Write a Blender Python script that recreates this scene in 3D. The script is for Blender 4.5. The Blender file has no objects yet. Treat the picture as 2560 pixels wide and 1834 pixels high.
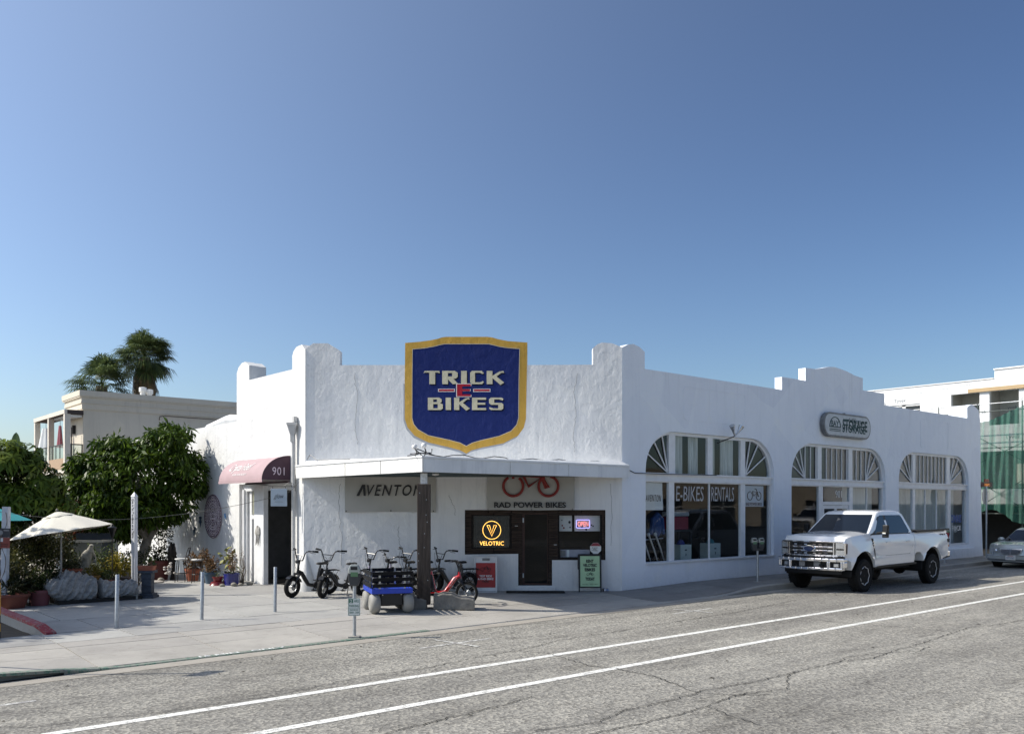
import bpy, bmesh, math, random
import numpy as np
from mathutils import Vector as V, Matrix
from mathutils.geometry import tessellate_polygon
random.seed(7); rng = np.random.default_rng(7)
S = bpy.context.scene; COL = S.collection; PI = math.pi; R = math.radians

# ---------------------------------------------------------------- camera, sky, sun, exposure
cam = bpy.data.objects.new('camera', bpy.data.cameras.new('camera')); COL.objects.link(cam); S.camera = cam
cam.location = (0, 0, 2.3); cam.rotation_euler = (R(90), 0, R(49.435 - 90))
cam.data.sensor_width = 36; cam.data.lens = 30.94; cam.data.shift_y = .1355; cam.data.clip_start = .1; cam.data.clip_end = 6000
HAZE_LOW, HAZE_SUN = 1.85, 9.2
SUN_AZ, SUN_EL = R(142.8), R(41.5)          # direction towards the sun: angle from +X, elevation
w = bpy.data.worlds.new('World'); S.world = w; w.use_nodes = True; nt = w.node_tree
sky = nt.nodes.new('ShaderNodeTexSky'); sky.sky_type = 'NISHITA'; sky.sun_disc = False
sky.sun_elevation = SUN_EL; sky.sun_rotation = PI / 2 - SUN_AZ
sky.air_density = 1.0; sky.dust_density = 1.5; sky.ozone_density = 3.0; sky.altitude = 0
def _n(kind, **kw):
    n = nt.nodes.new('ShaderNode' + kind)
    for k, v in kw.items(): setattr(n, k, v)
    return n
def _m(op, a, b=None):
    n = _n('Math', operation=op)
    for i, v in enumerate((a, b)):
        if v is None: continue
        if isinstance(v, (int, float)): n.inputs[i].default_value = v
        else: nt.links.new(v, n.inputs[i])
    return n.outputs[0]
# sea haze over the clear sky: thickest at the horizon and towards the sun
skg = _n('Gamma'); skg.inputs[1].default_value = 1.45; nt.links.new(sky.outputs[0], skg.inputs[0])
tcw = _n('TexCoord'); nrm = _n('VectorMath', operation='NORMALIZE'); nt.links.new(tcw.outputs['Generated'], nrm.inputs[0])
dt = _n('VectorMath', operation='DOT_PRODUCT'); nt.links.new(nrm.outputs[0], dt.inputs[0]); dt.inputs[1].default_value = (math.cos(SUN_AZ)*math.cos(SUN_EL), math.sin(SUN_AZ)*math.cos(SUN_EL), math.sin(SUN_EL))
sz = _n('SeparateXYZ'); nt.links.new(nrm.outputs[0], sz.inputs[0])
low = _m('MULTIPLY', _m('POWER', 2.71828, _m('MULTIPLY', _m('MAXIMUM', sz.outputs[2], 0.), -5.5)), HAZE_LOW)
fw = _m('MULTIPLY', _m('POWER', _m('MULTIPLY', _m('ADD', dt.outputs['Value'], 1.), .5), 4.1), HAZE_SUN)
hz = _n('VectorMath', operation='SCALE'); hz.inputs[0].default_value = (.81, .935, 1.); nt.links.new(_m('ADD', low, fw), hz.inputs['Scale'])
tot = _n('VectorMath', operation='ADD'); nt.links.new(skg.outputs[0], tot.inputs[0]); nt.links.new(hz.outputs[0], tot.inputs[1])
nt.links.new(tot.outputs[0], nt.nodes['Background'].inputs[0]); nt.nodes['Background'].inputs[1].default_value = .05
sl = bpy.data.lights.new('sun', 'SUN'); sl.energy = 4.6; sl.angle = R(.53); sl.color = (1, .94, .83)
sun = bpy.data.objects.new('sun', sl); COL.objects.link(sun)
sun.rotation_euler = V((math.cos(SUN_AZ) * math.cos(SUN_EL), math.sin(SUN_AZ) * math.cos(SUN_EL), math.sin(SUN_EL))).to_track_quat('Z', 'Y').to_euler()
vs = S.view_settings; vs.view_transform = 'Standard'; vs.look = 'None'; vs.exposure = .25; vs.gamma = 1; vs.use_curve_mapping = False
S.render.engine = 'CYCLES'; S.cycles.max_bounces = 8; S.cycles.transparent_max_bounces = 12; S.cycles.use_denoising = True

# ---------------------------------------------------------------- helpers
def link(o, parent=None, loc=None, rz=None, rot=None):
    COL.objects.link(o)
    if parent is not None: o.parent = parent
    if loc is not None: o.location = loc
    if rz is not None: o.rotation_euler = (0, 0, rz)
    if rot is not None: o.rotation_euler = rot
    return o
def tag(o, label=None, cat=None, group=None, kind=None):
    if label: o['label'] = label
    if cat: o['category'] = cat
    if group: o['group'] = group
    if kind: o['kind'] = kind
    return o
def thing(name, label, cat, loc=(0, 0, 0), rz=0, group=None, rot=None):
    o = bpy.data.objects.new(name, None); o.empty_display_size = .1
    link(o, None, loc, rz, rot); return tag(o, label, cat, group)
def kids(o): return [c for c in bpy.data.objects if c.parent == o]
def dup(root, loc, rz=None, label=None, group=None, scale=None, rot=None):
    ch = {}
    for c in bpy.data.objects:
        if c.parent: ch.setdefault(c.parent.name, []).append(c)
    def cp(o, parent):
        n = o.copy(); COL.objects.link(n)
        if parent: n.parent = parent
        for k in ch.get(o.name, []): cp(k, n)
        return n
    r = cp(root, None); r.location = loc
    if rz is not None: r.rotation_euler = (0, 0, rz)
    if rot is not None: r.rotation_euler = rot
    if scale: r.scale = (scale,) * 3
    if label: r['label'] = label
    if group: r['group'] = group
    return r

class MB:
    def __init__(s): s.v = []; s.f = []
    def add(s, vs, fs):
        o = len(s.v); s.v += [tuple(v) for v in vs]; s.f += [[i + o for i in f] for f in fs]; return s
    def box(s, x0, x1, y0, y1, z0, z1):
        return s.add([(x0,y0,z0),(x1,y0,z0),(x1,y1,z0),(x0,y1,z0),(x0,y0,z1),(x1,y0,z1),(x1,y1,z1),(x0,y1,z1)],
                     [(3,2,1,0),(4,5,6,7),(0,1,5,4),(1,2,6,5),(2,3,7,6),(3,0,4,7)])
    def bar(s, a, b, w, h=None, up=(0,0,1)):
        """box beam from a to b, w wide, h high"""
        a, b = V(a), V(b); h = h or w; d = (b - a).normalized(); u = V(up)
        if abs(d.dot(u)) > .98: u = V((1,0,0))
        x = d.cross(u).normalized(); z = x.cross(d)
        c = [(-w/2,-h/2),(w/2,-h/2),(w/2,h/2),(-w/2,h/2)]
        return s.add([a + x*p + z*q for p, q in c] + [b + x*p + z*q for p, q in c],
                     [(0,1,2,3),(7,6,5,4),(0,4,5,1),(1,5,6,2),(2,6,7,3),(3,7,4,0)])
    def tube(s, pts, r, n=8, closed=False, caps=True):
        pts = [V(p) for p in pts]; m = len(pts); rs = r if isinstance(r, (list, tuple)) else [r] * m
        vs, fs, pu = [], [], None
        for i, p in enumerate(pts):
            d = (pts[(i+1) % m] - pts[i-1]) if closed else (pts[min(i+1, m-1)] - pts[max(i-1, 0)])
            d = d.normalized() if d.length > 1e-9 else V((0,0,1))
            if pu is None:
                u = V((0,0,1)) if abs(d.z) < .9 else V((1,0,0))
            else: u = pu
            x = d.cross(u)
            if x.length < 1e-6: x = d.cross(V((.3,.9,.1)))
            x.normalize(); u = x.cross(d).normalized(); pu = u
            for k in range(n):
                a = 2*PI*k/n; vs.append(p + (x*math.cos(a) + u*math.sin(a)) * rs[i])
        for i in range(m if closed else m-1):
            j = (i+1) % m
            for k in range(n): fs.append((i*n+k, i*n+(k+1) % n, j*n+(k+1) % n, j*n+k))
        if caps and not closed: fs += [tuple(range(n))[::-1], tuple(range((m-1)*n, m*n))]
        return s.add(vs, fs)
    def prism(s, poly, d0, d1, ax='xz'):
        """extrude a 2-d outline; ax 'xz' along y, 'xy' along z, 'yz' along x"""
        def m(p, d): return {'xz': (p[0], d, p[1]), 'xy': (p[0], p[1], d), 'yz': (d, p[0], p[1])}[ax]
        n = len(poly)
        return s.add([m(p, d0) for p in poly] + [m(p, d1) for p in poly],
                     [tuple(range(n)), tuple(range(2*n-1, n-1, -1))] + [(i, n+i, n+(i+1) % n, (i+1) % n) for i in range(n)])
    def wall(s, poly, y0, y1, holes=()):
        """slab in xz with holes, thickness y0..y1"""
        loops = [poly] + list(holes)
        flat = [p for l in loops for p in l]
        tri = tessellate_polygon([[V((p[0], p[1], 0)) for p in l] for l in loops])
        n = len(flat)
        fs = [tuple(t) for t in tri] + [tuple(i + n for i in t[::-1]) for t in tri]; o = 0
        for l in loops:
            k = len(l); fs += [(o+i, o+(i+1) % k, n+o+(i+1) % k, n+o+i) for i in range(k)]; o += k
        return s.add([(p[0], y0, p[1]) for p in flat] + [(p[0], y1, p[1]) for p in flat], fs)
    def sheet(s, poly, y, holes=()):
        loops = [poly] + list(holes); flat = [p for l in loops for p in l]
        tri = tessellate_polygon([[V((p[0], p[1], 0)) for p in l] for l in loops])
        return s.add([(p[0], y, p[1]) for p in flat], [tuple(t) for t in tri])
    def lathe(s, prof, n=16, c=(0,0,0), ax='z'):
        vs, fs = [], []
        for r, h in prof:
            for k in range(n):
                a = 2*PI*k/n; x, y = r*math.cos(a), r*math.sin(a)
                p = {'z': (x, y, h), 'y': (x, h, y), 'x': (h, x, y)}[ax]
                vs.append((c[0]+p[0], c[1]+p[1], c[2]+p[2]))
        for i in range(len(prof)-1):
            for k in range(n): fs.append((i*n+k, i*n+(k+1) % n, (i+1)*n+(k+1) % n, (i+1)*n+k))
        if prof[0][0] > 1e-4: fs.append(tuple(range(n))[::-1])
        if prof[-1][0] > 1e-4: fs.append(tuple(range((len(prof)-1)*n, len(prof)*n)))
        return s.add(vs, fs)
    def ell(s, c, r, nu=12, nv=8, j=0, rnd=random):
        vs, fs = [], []
        for i in range(nv+1):
            t = PI*i/nv
            for k in range(nu):
                a = 2*PI*k/nu; q = 1 + (rnd.uniform(-j, j) if j else 0)
                vs.append((c[0]+r[0]*math.sin(t)*math.cos(a)*q, c[1]+r[1]*math.sin(t)*math.sin(a)*q, c[2]+r[2]*math.cos(t)*q))
        for i in range(nv):
            for k in range(nu): fs.append((i*nu+k, (i+1)*nu+k, (i+1)*nu+(k+1) % nu, i*nu+(k+1) % nu))
        return s.add(vs, fs)
    def build(s, name, mat, parent=None, loc=None, rz=None, smooth=False, bevel=0, rot=None, seg=2, weld=False):
        me = bpy.data.meshes.new(name); bm = bmesh.new()
        vv = [bm.verts.new(p) for p in s.v]
        for f in s.f:
            try: bm.faces.new([vv[i] for i in f])
            except ValueError: pass
        if weld or smooth: bmesh.ops.remove_doubles(bm, verts=bm.verts[:], dist=1e-5)
        bmesh.ops.recalc_face_normals(bm, faces=bm.faces[:]); bm.to_mesh(me); bm.free()
        if mat: me.materials.append(mat)
        if smooth:
            me.shade_smooth(); me.set_sharp_from_angle(angle=R(40 if smooth is True else smooth))
        o = bpy.data.objects.new(name, me); link(o, parent, loc, rz, rot)
        if bevel:
            m = o.modifiers.new('bevel', 'BEVEL'); m.width = bevel; m.segments = seg; m.limit_method = 'ANGLE'; m.angle_limit = R(35)
        return o

def rawmesh(name, vs, fs, mat, parent=None, loc=None, rz=None, smooth=False):
    """numpy verts (n,3), faces (m,4) or (m,3)"""
    me = bpy.data.meshes.new(name); k = fs.shape[1]
    me.vertices.add(len(vs)); me.vertices.foreach_set('co', np.ascontiguousarray(vs, dtype=np.float32).ravel())
    me.loops.add(fs.size); me.loops.foreach_set('vertex_index', np.ascontiguousarray(fs, dtype=np.int32).ravel())
    me.polygons.add(len(fs)); me.polygons.foreach_set('loop_start', np.arange(0, fs.size, k, dtype=np.int32))
    me.update(calc_edges=True); me.materials.append(mat)
    if smooth: me.shade_smooth()
    return link(bpy.data.objects.new(name, me), parent, loc, rz)

def grid(name, mat, fn, nu, nv, parent=None, loc=None, rz=None, smooth=True):
    u, v = np.meshgrid(np.linspace(0, 1, nu+1), np.linspace(0, 1, nv+1), indexing='ij')
    p = fn(u, v); vs = np.stack([np.broadcast_to(q, u.shape) for q in p], -1).reshape(-1, 3)
    i, j = np.meshgrid(np.arange(nu), np.arange(nv), indexing='ij'); a = i*(nv+1) + j
    fs = np.stack([a, a+nv+1, a+nv+2, a+1], -1).reshape(-1, 4)
    return rawmesh(name, vs, fs, mat, parent, loc, rz, smooth)

def text(s, mat, parent, w, h, x, y, z, name='lettering', bold=0., shear=0., sp=1., ls=1., rot=None, loc=None, wide=None, depth=.0015):
    """lettering facing -y, centred on x, z, fitted to w by h (h None keeps the shape)"""
    c = bpy.data.curves.new('t', 'FONT'); c.body = s; c.offset = bold; c.shear = shear; c.space_character = sp; c.space_line = ls
    c.align_x = 'CENTER'; c.extrude = .004; c.resolution_u = 3
    o = bpy.data.objects.new('t', c); me = o.to_mesh()
    n = len(me.vertices); co = np.empty(n*3, np.float32); me.vertices.foreach_get('co', co); co = co.reshape(-1, 3)
    fs = [list(p.vertices) for p in me.polygons]; o.to_mesh_clear(); bpy.data.objects.remove(o); bpy.data.curves.remove(c)
    lo, hi = co.min(0), co.max(0); k = w / (hi[0]-lo[0]); kh = k if h is None else h / (hi[1]-lo[1])
    m = MB(); m.v = [((p[0]-(lo[0]+hi[0])/2)*k + x, y - (p[2]/.004)*depth, (p[1]-(lo[1]+hi[1])/2)*kh + z) for p in co]; m.f = fs
    me2 = bpy.data.meshes.new(name); me2.from_pydata(m.v, [], m.f); me2.materials.append(mat)
    return link(bpy.data.objects.new(name, me2), parent, loc, None, rot)

def ring(cx, cz, r, n=28, a0=0, a1=2*PI): return [(cx + r*math.cos(a0+(a1-a0)*i/n), cz + r*math.sin(a0+(a1-a0)*i/n)) for i in range(n + (abs(a1-a0) < 6.28))]
def rrect(x0, x1, z0, z1, r, n=4):
    o = []
    for cx, cz, a in ((x1-r, z1-r, 0), (x0+r, z1-r, PI/2), (x0+r, z0+r, PI), (x1-r, z0+r, 1.5*PI)):
        o += [(cx+r*math.cos(a+PI/2*i/n), cz+r*math.sin(a+PI/2*i/n)) for i in range(n+1)]
    return o

# ---------------------------------------------------------------- materials
def nodes(name):
    m = bpy.data.materials.new(name); m.use_nodes = True; t = m.node_tree
    return m, t, t.nodes['Principled BSDF'], t.nodes['Material Output']
def N(t, kind, **kw):
    n = t.nodes.new('ShaderNode' + kind)
    for k, v in kw.items():
        if k in n.inputs: n.inputs[k].default_value = v
        else: setattr(n, k, v)
    return n
def coords(t, scale=(1,1,1), kind='Object'):
    tc = N(t, 'TexCoord'); mp = N(t, 'Mapping'); mp.inputs['Scale'].default_value = scale
    t.links.new(tc.outputs[kind], mp.inputs[0]); return mp.outputs[0]
def noise(t, vec, scale, detail=4, rough=.55):
    n = N(t, 'TexNoise'); n.inputs['Scale'].default_value = scale; n.inputs['Detail'].default_value = detail; n.inputs['Roughness'].default_value = rough
    t.links.new(vec, n.inputs['Vector']); return n.outputs['Fac']
def ramp(t, fac, stops):
    r = N(t, 'ValToRGB'); e = r.color_ramp.elements
    while len(e) < len(stops): e.new(.5)
    for q, (p, c) in zip(e, stops): q.position = p; q.color = (*c, 1) if len(c) == 3 else c
    t.links.new(fac, r.inputs[0]); return r.outputs[0]
def mix(t, fac, a, b, mode='MIX'):
    m = N(t, 'Mix', data_type='RGBA', blend_type=mode)
    for sock, v in ((m.inputs[0], fac), (m.inputs[6], a), (m.inputs[7], b)):
        if hasattr(v, 'links') or isinstance(v, bpy.types.NodeSocket): t.links.new(v, sock)
        elif isinstance(v, (int, float)): sock.default_value = v
        else: sock.default_value = (*v, 1)
    return m.outputs[2]
def bump(t, p, h, strength, dist=.02):
    b = N(t, 'Bump'); b.inputs['Strength'].default_value = strength; b.inputs['Distance'].default_value = dist
    t.links.new(h, b.inputs['Height']); t.links.new(b.outputs[0], p.inputs['Normal'])
MC = {}
def mat(name, col, rough=.6, metal=0., var=.12, vs=4., bmp=0., bs=40., spec=.5, coat=0., stretch=(1,1,1), rnd=0.):
    if name in MC: return MC[name]
    m, t, p, o = nodes(name); co = coords(t, stretch)
    f = noise(t, co, vs, 5)
    c = ramp(t, f, [(.25, tuple(x*(1-var) for x in col)), (.75, tuple(min(1, x*(1+var)) for x in col))])
    if rnd:
        oi = N(t, 'ObjectInfo'); rr = ramp(t, oi.outputs['Random'], [(0, (1-rnd,)*3), (1, (1+rnd,)*3)])
        c = mix(t, 1., c, rr, 'MULTIPLY')
    t.links.new(c, p.inputs['Base Color'])
    p.inputs['Roughness'].default_value = rough; p.inputs['Metallic'].default_value = metal; p.inputs['Specular IOR Level'].default_value = spec
    p.inputs['Coat Weight'].default_value = coat; p.inputs['Coat Roughness'].default_value = .03
    if bmp: bump(t, p, noise(t, co, bs, 6), bmp)
    MC[name] = m; return m
def emit(name, col, k):
    m, t, p, o = nodes(name); p.inputs['Base Color'].default_value = (*[c*.5 for c in col], 1)
    p.inputs['Emission Color'].default_value = (*col, 1); p.inputs['Emission Strength'].default_value = k; MC[name] = m; return m

def stucco(name, col, streak=.1, relief=1.):
    m, t, p, o = nodes(name); co = coords(t); cs = coords(t, (2.2, 2.2, .16))
    a = noise(t, co, 1.1, 6, .6); b = noise(t, cs, 1.7, 7, .7); c = noise(t, co, 9, 4)
    base = ramp(t, a, [(.2, tuple(x*(1-streak*.7) for x in col)), (.55, col), (.85, tuple(min(.86, x*1.04) for x in col))])
    st = ramp(t, b, [(.28, (1-streak*2.2, 1-streak*2.1, 1-streak*1.9)), (.48, (1, 1, 1))])
    cc = mix(t, .6, base, st, 'MULTIPLY')
    geo = N(t, 'NewGeometry'); sep = N(t, 'SeparateXYZ'); t.links.new(geo.outputs['Position'], sep.inputs[0])
    mr = N(t, 'MapRange'); mr.inputs['From Min'].default_value = -.1; mr.inputs['From Max'].default_value = .55; mr.inputs['To Min'].default_value = .55; mr.inputs['To Max'].default_value = 0
    t.links.new(sep.outputs['Z'], mr.inputs['Value'])
    mu = N(t, 'Math', operation='MULTIPLY'); t.links.new(mr.outputs[0], mu.inputs[0]); t.links.new(c, mu.inputs[1])
    cc = mix(t, mu.outputs[0], cc, (.42, .40, .37))            # splash dirt at the foot of the wall
    # rain streaks running down from the parapet, and odd repaired patches
    mz = N(t, 'MapRange'); mz.inputs['From Min'].default_value = 4.2; mz.inputs['From Max'].default_value = 6.4; mz.inputs['To Min'].default_value = 0; mz.inputs['To Max'].default_value = .75; t.links.new(sep.outputs['Z'], mz.inputs['Value'])
    rs = noise(t, coords(t, (3.2, 3.2, .2)), 1.1, 6, .72); rk = ramp(t, rs, [(.55, (0, 0, 0)), (.85, (1, 1, 1))]); m3 = N(t, 'Math', operation='MULTIPLY'); t.links.new(mz.outputs[0], m3.inputs[0]); t.links.new(rk, m3.inputs[1]); cc = mix(t, m3.outputs[0], cc, tuple(x*.62 for x in col))
    vp = N(t, 'TexVoronoi'); vp.inputs['Scale'].default_value = .55; t.links.new(co, vp.inputs['Vector']); sv = N(t, 'SeparateColor'); t.links.new(vp.outputs['Color'], sv.inputs[0]); pk = ramp(t, sv.outputs[0], [(.0, (.95, .955, .97)), (.5, (1, 1, 1)), (1, (1.02, 1.02, 1.01))]); cc = mix(t, 1., cc, pk, 'MULTIPLY')
    t.links.new(cc, p.inputs['Base Color']); p.inputs['Roughness'].default_value = .85; p.inputs['Specular IOR Level'].default_value = .25
    # trowelled relief: broad waves, flakes, fine grain
    h1 = noise(t, coords(t, (1, 1, .8)), 3.4, 8, .6); h2 = noise(t, co, 55, 4)
    v = N(t, 'TexVoronoi', feature='SMOOTH_F1'); v.inputs['Scale'].default_value = 5.5; t.links.new(mixvec(t, co, h1), v.inputs['Vector'])
    ad = N(t, 'Math', operation='MULTIPLY_ADD'); t.links.new(v.outputs['Distance'], ad.inputs[0]); ad.inputs[1].default_value = .25; t.links.new(h1, ad.inputs[2])
    ad2 = N(t, 'Math', operation='MULTIPLY_ADD'); t.links.new(h2, ad2.inputs[0]); ad2.inputs[1].default_value = .06; t.links.new(ad.outputs[0], ad2.inputs[2])
    bump(t, p, ad2.outputs[0], .55*relief, .05); MC[name] = m; return m
def mixvec(t, vec, fac):
    a = N(t, 'VectorMath', operation='ADD'); t.links.new(vec, a.inputs[0]); t.links.new(fac, a.inputs[1]); return a.outputs[0]

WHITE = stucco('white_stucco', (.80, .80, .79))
WHITE_STREET = stucco('street_side_stucco', (.80, .84, .90), .05)  # the shade's blue and bounced light are put into this wall colour
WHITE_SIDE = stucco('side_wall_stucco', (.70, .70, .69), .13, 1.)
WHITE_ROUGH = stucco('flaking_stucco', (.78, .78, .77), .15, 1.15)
TRIM = mat('white_trim_paint', (.74, .75, .76), .5, var=.08, vs=6, bmp=.08, bs=30)
FASCIA = stucco('weathered_white_board', (.74, .74, .72), .2, .5)
BLACK = mat('black_paint', (.009, .009, .010), .45, var=.3)
RUBBER = mat('tyre_rubber', (.009, .009, .009), .8, spec=.25, var=.3, vs=20, bmp=.2, bs=60)
DARK = mat('dark_interior', (.02, .02, .02), .9)
STEEL = mat('galvanised_steel', (.42, .44, .46), .45, .75, .2, 12, .05, 60)
CHROME = mat('chrome', (.85, .86, .88), .08, 1., .03)
GREYP = mat('grey_plastic', (.2, .2, .2), .5)
TERRA = mat('terracotta', (.32, .10, .055), .8, var=.25, vs=9, bmp=.15, bs=50)
WHITEP = mat('white_print', (.78, .78, .76), .6, var=.03)
INK = mat('black_ink', (.012, .012, .014), .6, var=.05)
def glassmat(name, tint=(.9,.95,.97), k=1.):
    m, t, p, o = nodes(name); t.nodes.remove(p)
    tr = N(t, 'BsdfTransparent'); tr.inputs[0].default_value = (*tint, 1); gl = N(t, 'BsdfGlossy'); gl.inputs['Roughness'].default_value = .015
    fr = N(t, 'Fresnel'); ge = N(t, 'NewGeometry'); mr = N(t, 'MapRange'); mr.inputs['To Min'].default_value = 1.5; mr.inputs['To Max'].default_value = 1/1.5; t.links.new(ge.outputs['Backfacing'], mr.inputs['Value']); t.links.new(mr.outputs[0], fr.inputs['IOR'])
    nb = N(t, 'Bump'); nb.inputs['Strength'].default_value = .06; nb.inputs['Distance'].default_value = .02
    t.links.new(noise(t, coords(t), 1.3, 2), nb.inputs['Height']); t.links.new(nb.outputs[0], gl.inputs['Normal'])
    ma = N(t, 'Math', operation='MULTIPLY'); ma.inputs[1].default_value = .85*k; t.links.new(fr.outputs[0], ma.inputs[0])
    mx = N(t, 'MixShader'); t.links.new(ma.outputs[0], mx.inputs[0]); t.links.new(tr.outputs[0], mx.inputs[1]); t.links.new(gl.outputs[0], mx.inputs[2])
    t.links.new(mx.outputs[0], o.inputs[0]); MC[name] = m; return m
GLASS = glassmat('window_glass'); FGLASS = glassmat('shaded_glass', (.9, .95, .97), .55)

def leafmat(name, col, var=.35, trans=.3, rough=.45):
    m, t, p, o = nodes(name)
    g = N(t, 'NewGeometry'); c = ramp(t, g.outputs['Random Per Island'], [(0, tuple(x*(1-var) for x in col)), (.6, col), (1, (min(1, col[0]*(1+1.6*var)), col[1]*(1+var), col[2]*(1+.3*var)))])
    t.links.new(c, p.inputs['Base Color']); p.inputs['Roughness'].default_value = rough; p.inputs['Specular IOR Level'].default_value = .25
    tl = N(t, 'BsdfTranslucent'); t.links.new(c, tl.inputs[0]); mx = N(t, 'MixShader'); mx.inputs[0].default_value = trans
    t.links.new(p.outputs[0], mx.inputs[1]); t.links.new(tl.outputs[0], mx.inputs[2]); t.links.new(mx.outputs[0], o.inputs[0]); MC[name] = m; return m

def foliage(name, mat_, clumps, n, lw, ll, parent=None, droop=.5, loc=None, up=0., shell=.45, seed=1):
    """leaf-sized folded faces through ellipsoid clumps [(c, r, weight)]"""
    g = np.random.default_rng(seed); w = np.array([c[2] if len(c) > 2 else c[1][0]*c[1][1]*c[1][2] for c in clumps], float) ** .8; w /= w.sum()
    idx = g.choice(len(clumps), n, p=w); C = np.array([c[0] for c in clumps])[idx]; Rr = np.array([c[1] for c in clumps])[idx]
    d = g.normal(size=(n, 3)); d /= np.linalg.norm(d, axis=1)[:, None]; rad = (shell + (1-shell)*g.random(n)) ** .7
    # lumpy surface
    lump = 1 + .22*np.sin(d[:, 0]*7+idx)*np.sin(d[:, 1]*6+idx*2)*np.sin(d[:, 2]*8)
    P = C + Rr*d*(rad*lump)[:, None]
    ax = d*.7 + g.normal(size=(n, 3))*.55; ax[:, 2] += -droop + up; ax /= np.linalg.norm(ax, axis=1)[:, None]
    sd = np.cross(ax, g.normal(size=(n, 3))*.6 + np.array([0, 0, 1.])); sd /= np.linalg.norm(sd, axis=1)[:, None] + 1e-9
    nn = np.cross(sd, ax); s = g.uniform(.65, 1.3, n)[:, None]; L = ll*s; W = lw*s
    v = np.stack([P, P + ax*L*.5 + sd*W*.5 + nn*W*.12, P + ax*L - nn*L*.12, P + ax*L*.5 - sd*W*.5 + nn*W*.12], 1).reshape(-1, 3)
    f = np.arange(n*4).reshape(-1, 4)
    return rawmesh(name, v, f, mat_, parent, loc)
def neighbours(a, b, k, bend=.1, seed=0):
    """a bent path from a to b"""
    g = random.Random(seed); a, b = V(a), V(b); out = []
    for i in range(k+1):
        t = i/k; p = a.lerp(b, t); q = math.sin(t*PI)*bend*(b-a).length
        out.append(p + V((g.uniform(-q, q), g.uniform(-q, q), g.uniform(-q, q)*.4)))
    return out
# ---------------------------------------------------------------- ground, road, pavement
def sst(a, b, x): t = min(1, max(0, (x-a)/(b-a))); return t*t*(3-2*t)
def ky(X): return 13.56 + .0305*X                       # kerb face along the street
def zk(X):
    d = sst(2.2, 4.2, X)*(1 - sst(19.3, 21.6, X)); return .055*(1-d) - .088*d
def zin(X): return .085*sst(17.2, 21, X)
def zs(X, Y): t = sst(0, 1, (Y-ky(X))/2.5); return zk(X)*(1-t) + zin(X)*t
ROADZ = -.10
def asphalt():
    m, t, p, o = nodes('old_asphalt'); co = coords(t)
    big = noise(t, coords(t, (.5, 1.1, 1)), .55, 6, .6); mid = noise(t, coords(t, (.35, 1.6, 1)), 3.2, 6, .7); fine = noise(t, co, 34, 3, .8); ag = N(t, 'TexVoronoi'); ag.inputs['Scale'].default_value = 30; t.links.new(co, ag.inputs['Vector'])
    a = ramp(t, big, [(.25, (.185, .178, .163)), (.5, (.255, .247, .228)), (.78, (.305, .296, .272))])
    b = ramp(t, mid, [(.30, (.66, .65, .64)), (.47, (1, 1, 1)), (.8, (1.06, 1.05, 1.03))])
    c = ramp(t, ag.outputs['Color'], [(0, (.35, .34, .33)), (.5, (1, 1, 1)), (1, (1.9, 1.86, 1.75))]); d = ramp(t, fine, [(.3, (.72, .72, .72)), (.7, (1.2, 1.2, 1.2))])
    x = mix(t, .8, a, b, 'MULTIPLY'); x = mix(t, .75, x, c, 'MULTIPLY'); x = mix(t, .6, x, d, 'MULTIPLY')
    # long darker bands where tyres run, dark oil patches in the parking lane, tar smears
    band = noise(t, coords(t, (.05, .9, 1)), 1.4, 3, .5); x = mix(t, .8, x, ramp(t, band, [(.35, (.74, .74, .74)), (.6, (1.06, 1.06, 1.04))]), 'MULTIPLY')
    oil = noise(t, coords(t, (.22, .75, 1)), 1.15, 6, .68); gp = N(t, 'NewGeometry'); sy = N(t, 'SeparateXYZ'); t.links.new(gp.outputs['Position'], sy.inputs[0]); lane = N(t, 'MapRange'); lane.inputs['From Min'].default_value = 10.6; lane.inputs['From Max'].default_value = 12.0; lane.inputs['To Min'].default_value = .25; t.links.new(sy.outputs['Y'], lane.inputs['Value'])
    ok = ramp(t, oil, [(.55, (0, 0, 0)), (.72, (.62, .62, .62))]); om = N(t, 'Math', operation='MULTIPLY'); t.links.new(ok, om.inputs[0]); t.links.new(lane.outputs[0], om.inputs[1]); x = mix(t, om.outputs[0], x, (.085, .078, .068))
    # small dark oil blots drawn out along the street
    sp = noise(t, coords(t, (1.2, 4.5, 1)), 2.1, 3, .5); sm = ramp(t, sp, [(.70, (0, 0, 0)), (.76, (.5, .5, .5))]); x = mix(t, sm, x, (.06, .055, .05))
    t.links.new(x, p.inputs['Base Color']); p.inputs['Roughness'].default_value = .9; p.inputs['Specular IOR Level'].default_value = .2
    h = N(t, 'Math', operation='ADD'); t.links.new(ag.outputs['Distance'], h.inputs[0]); t.links.new(fine, h.inputs[1]); bump(t, p, h.outputs[0], .5, .012); return m
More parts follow.
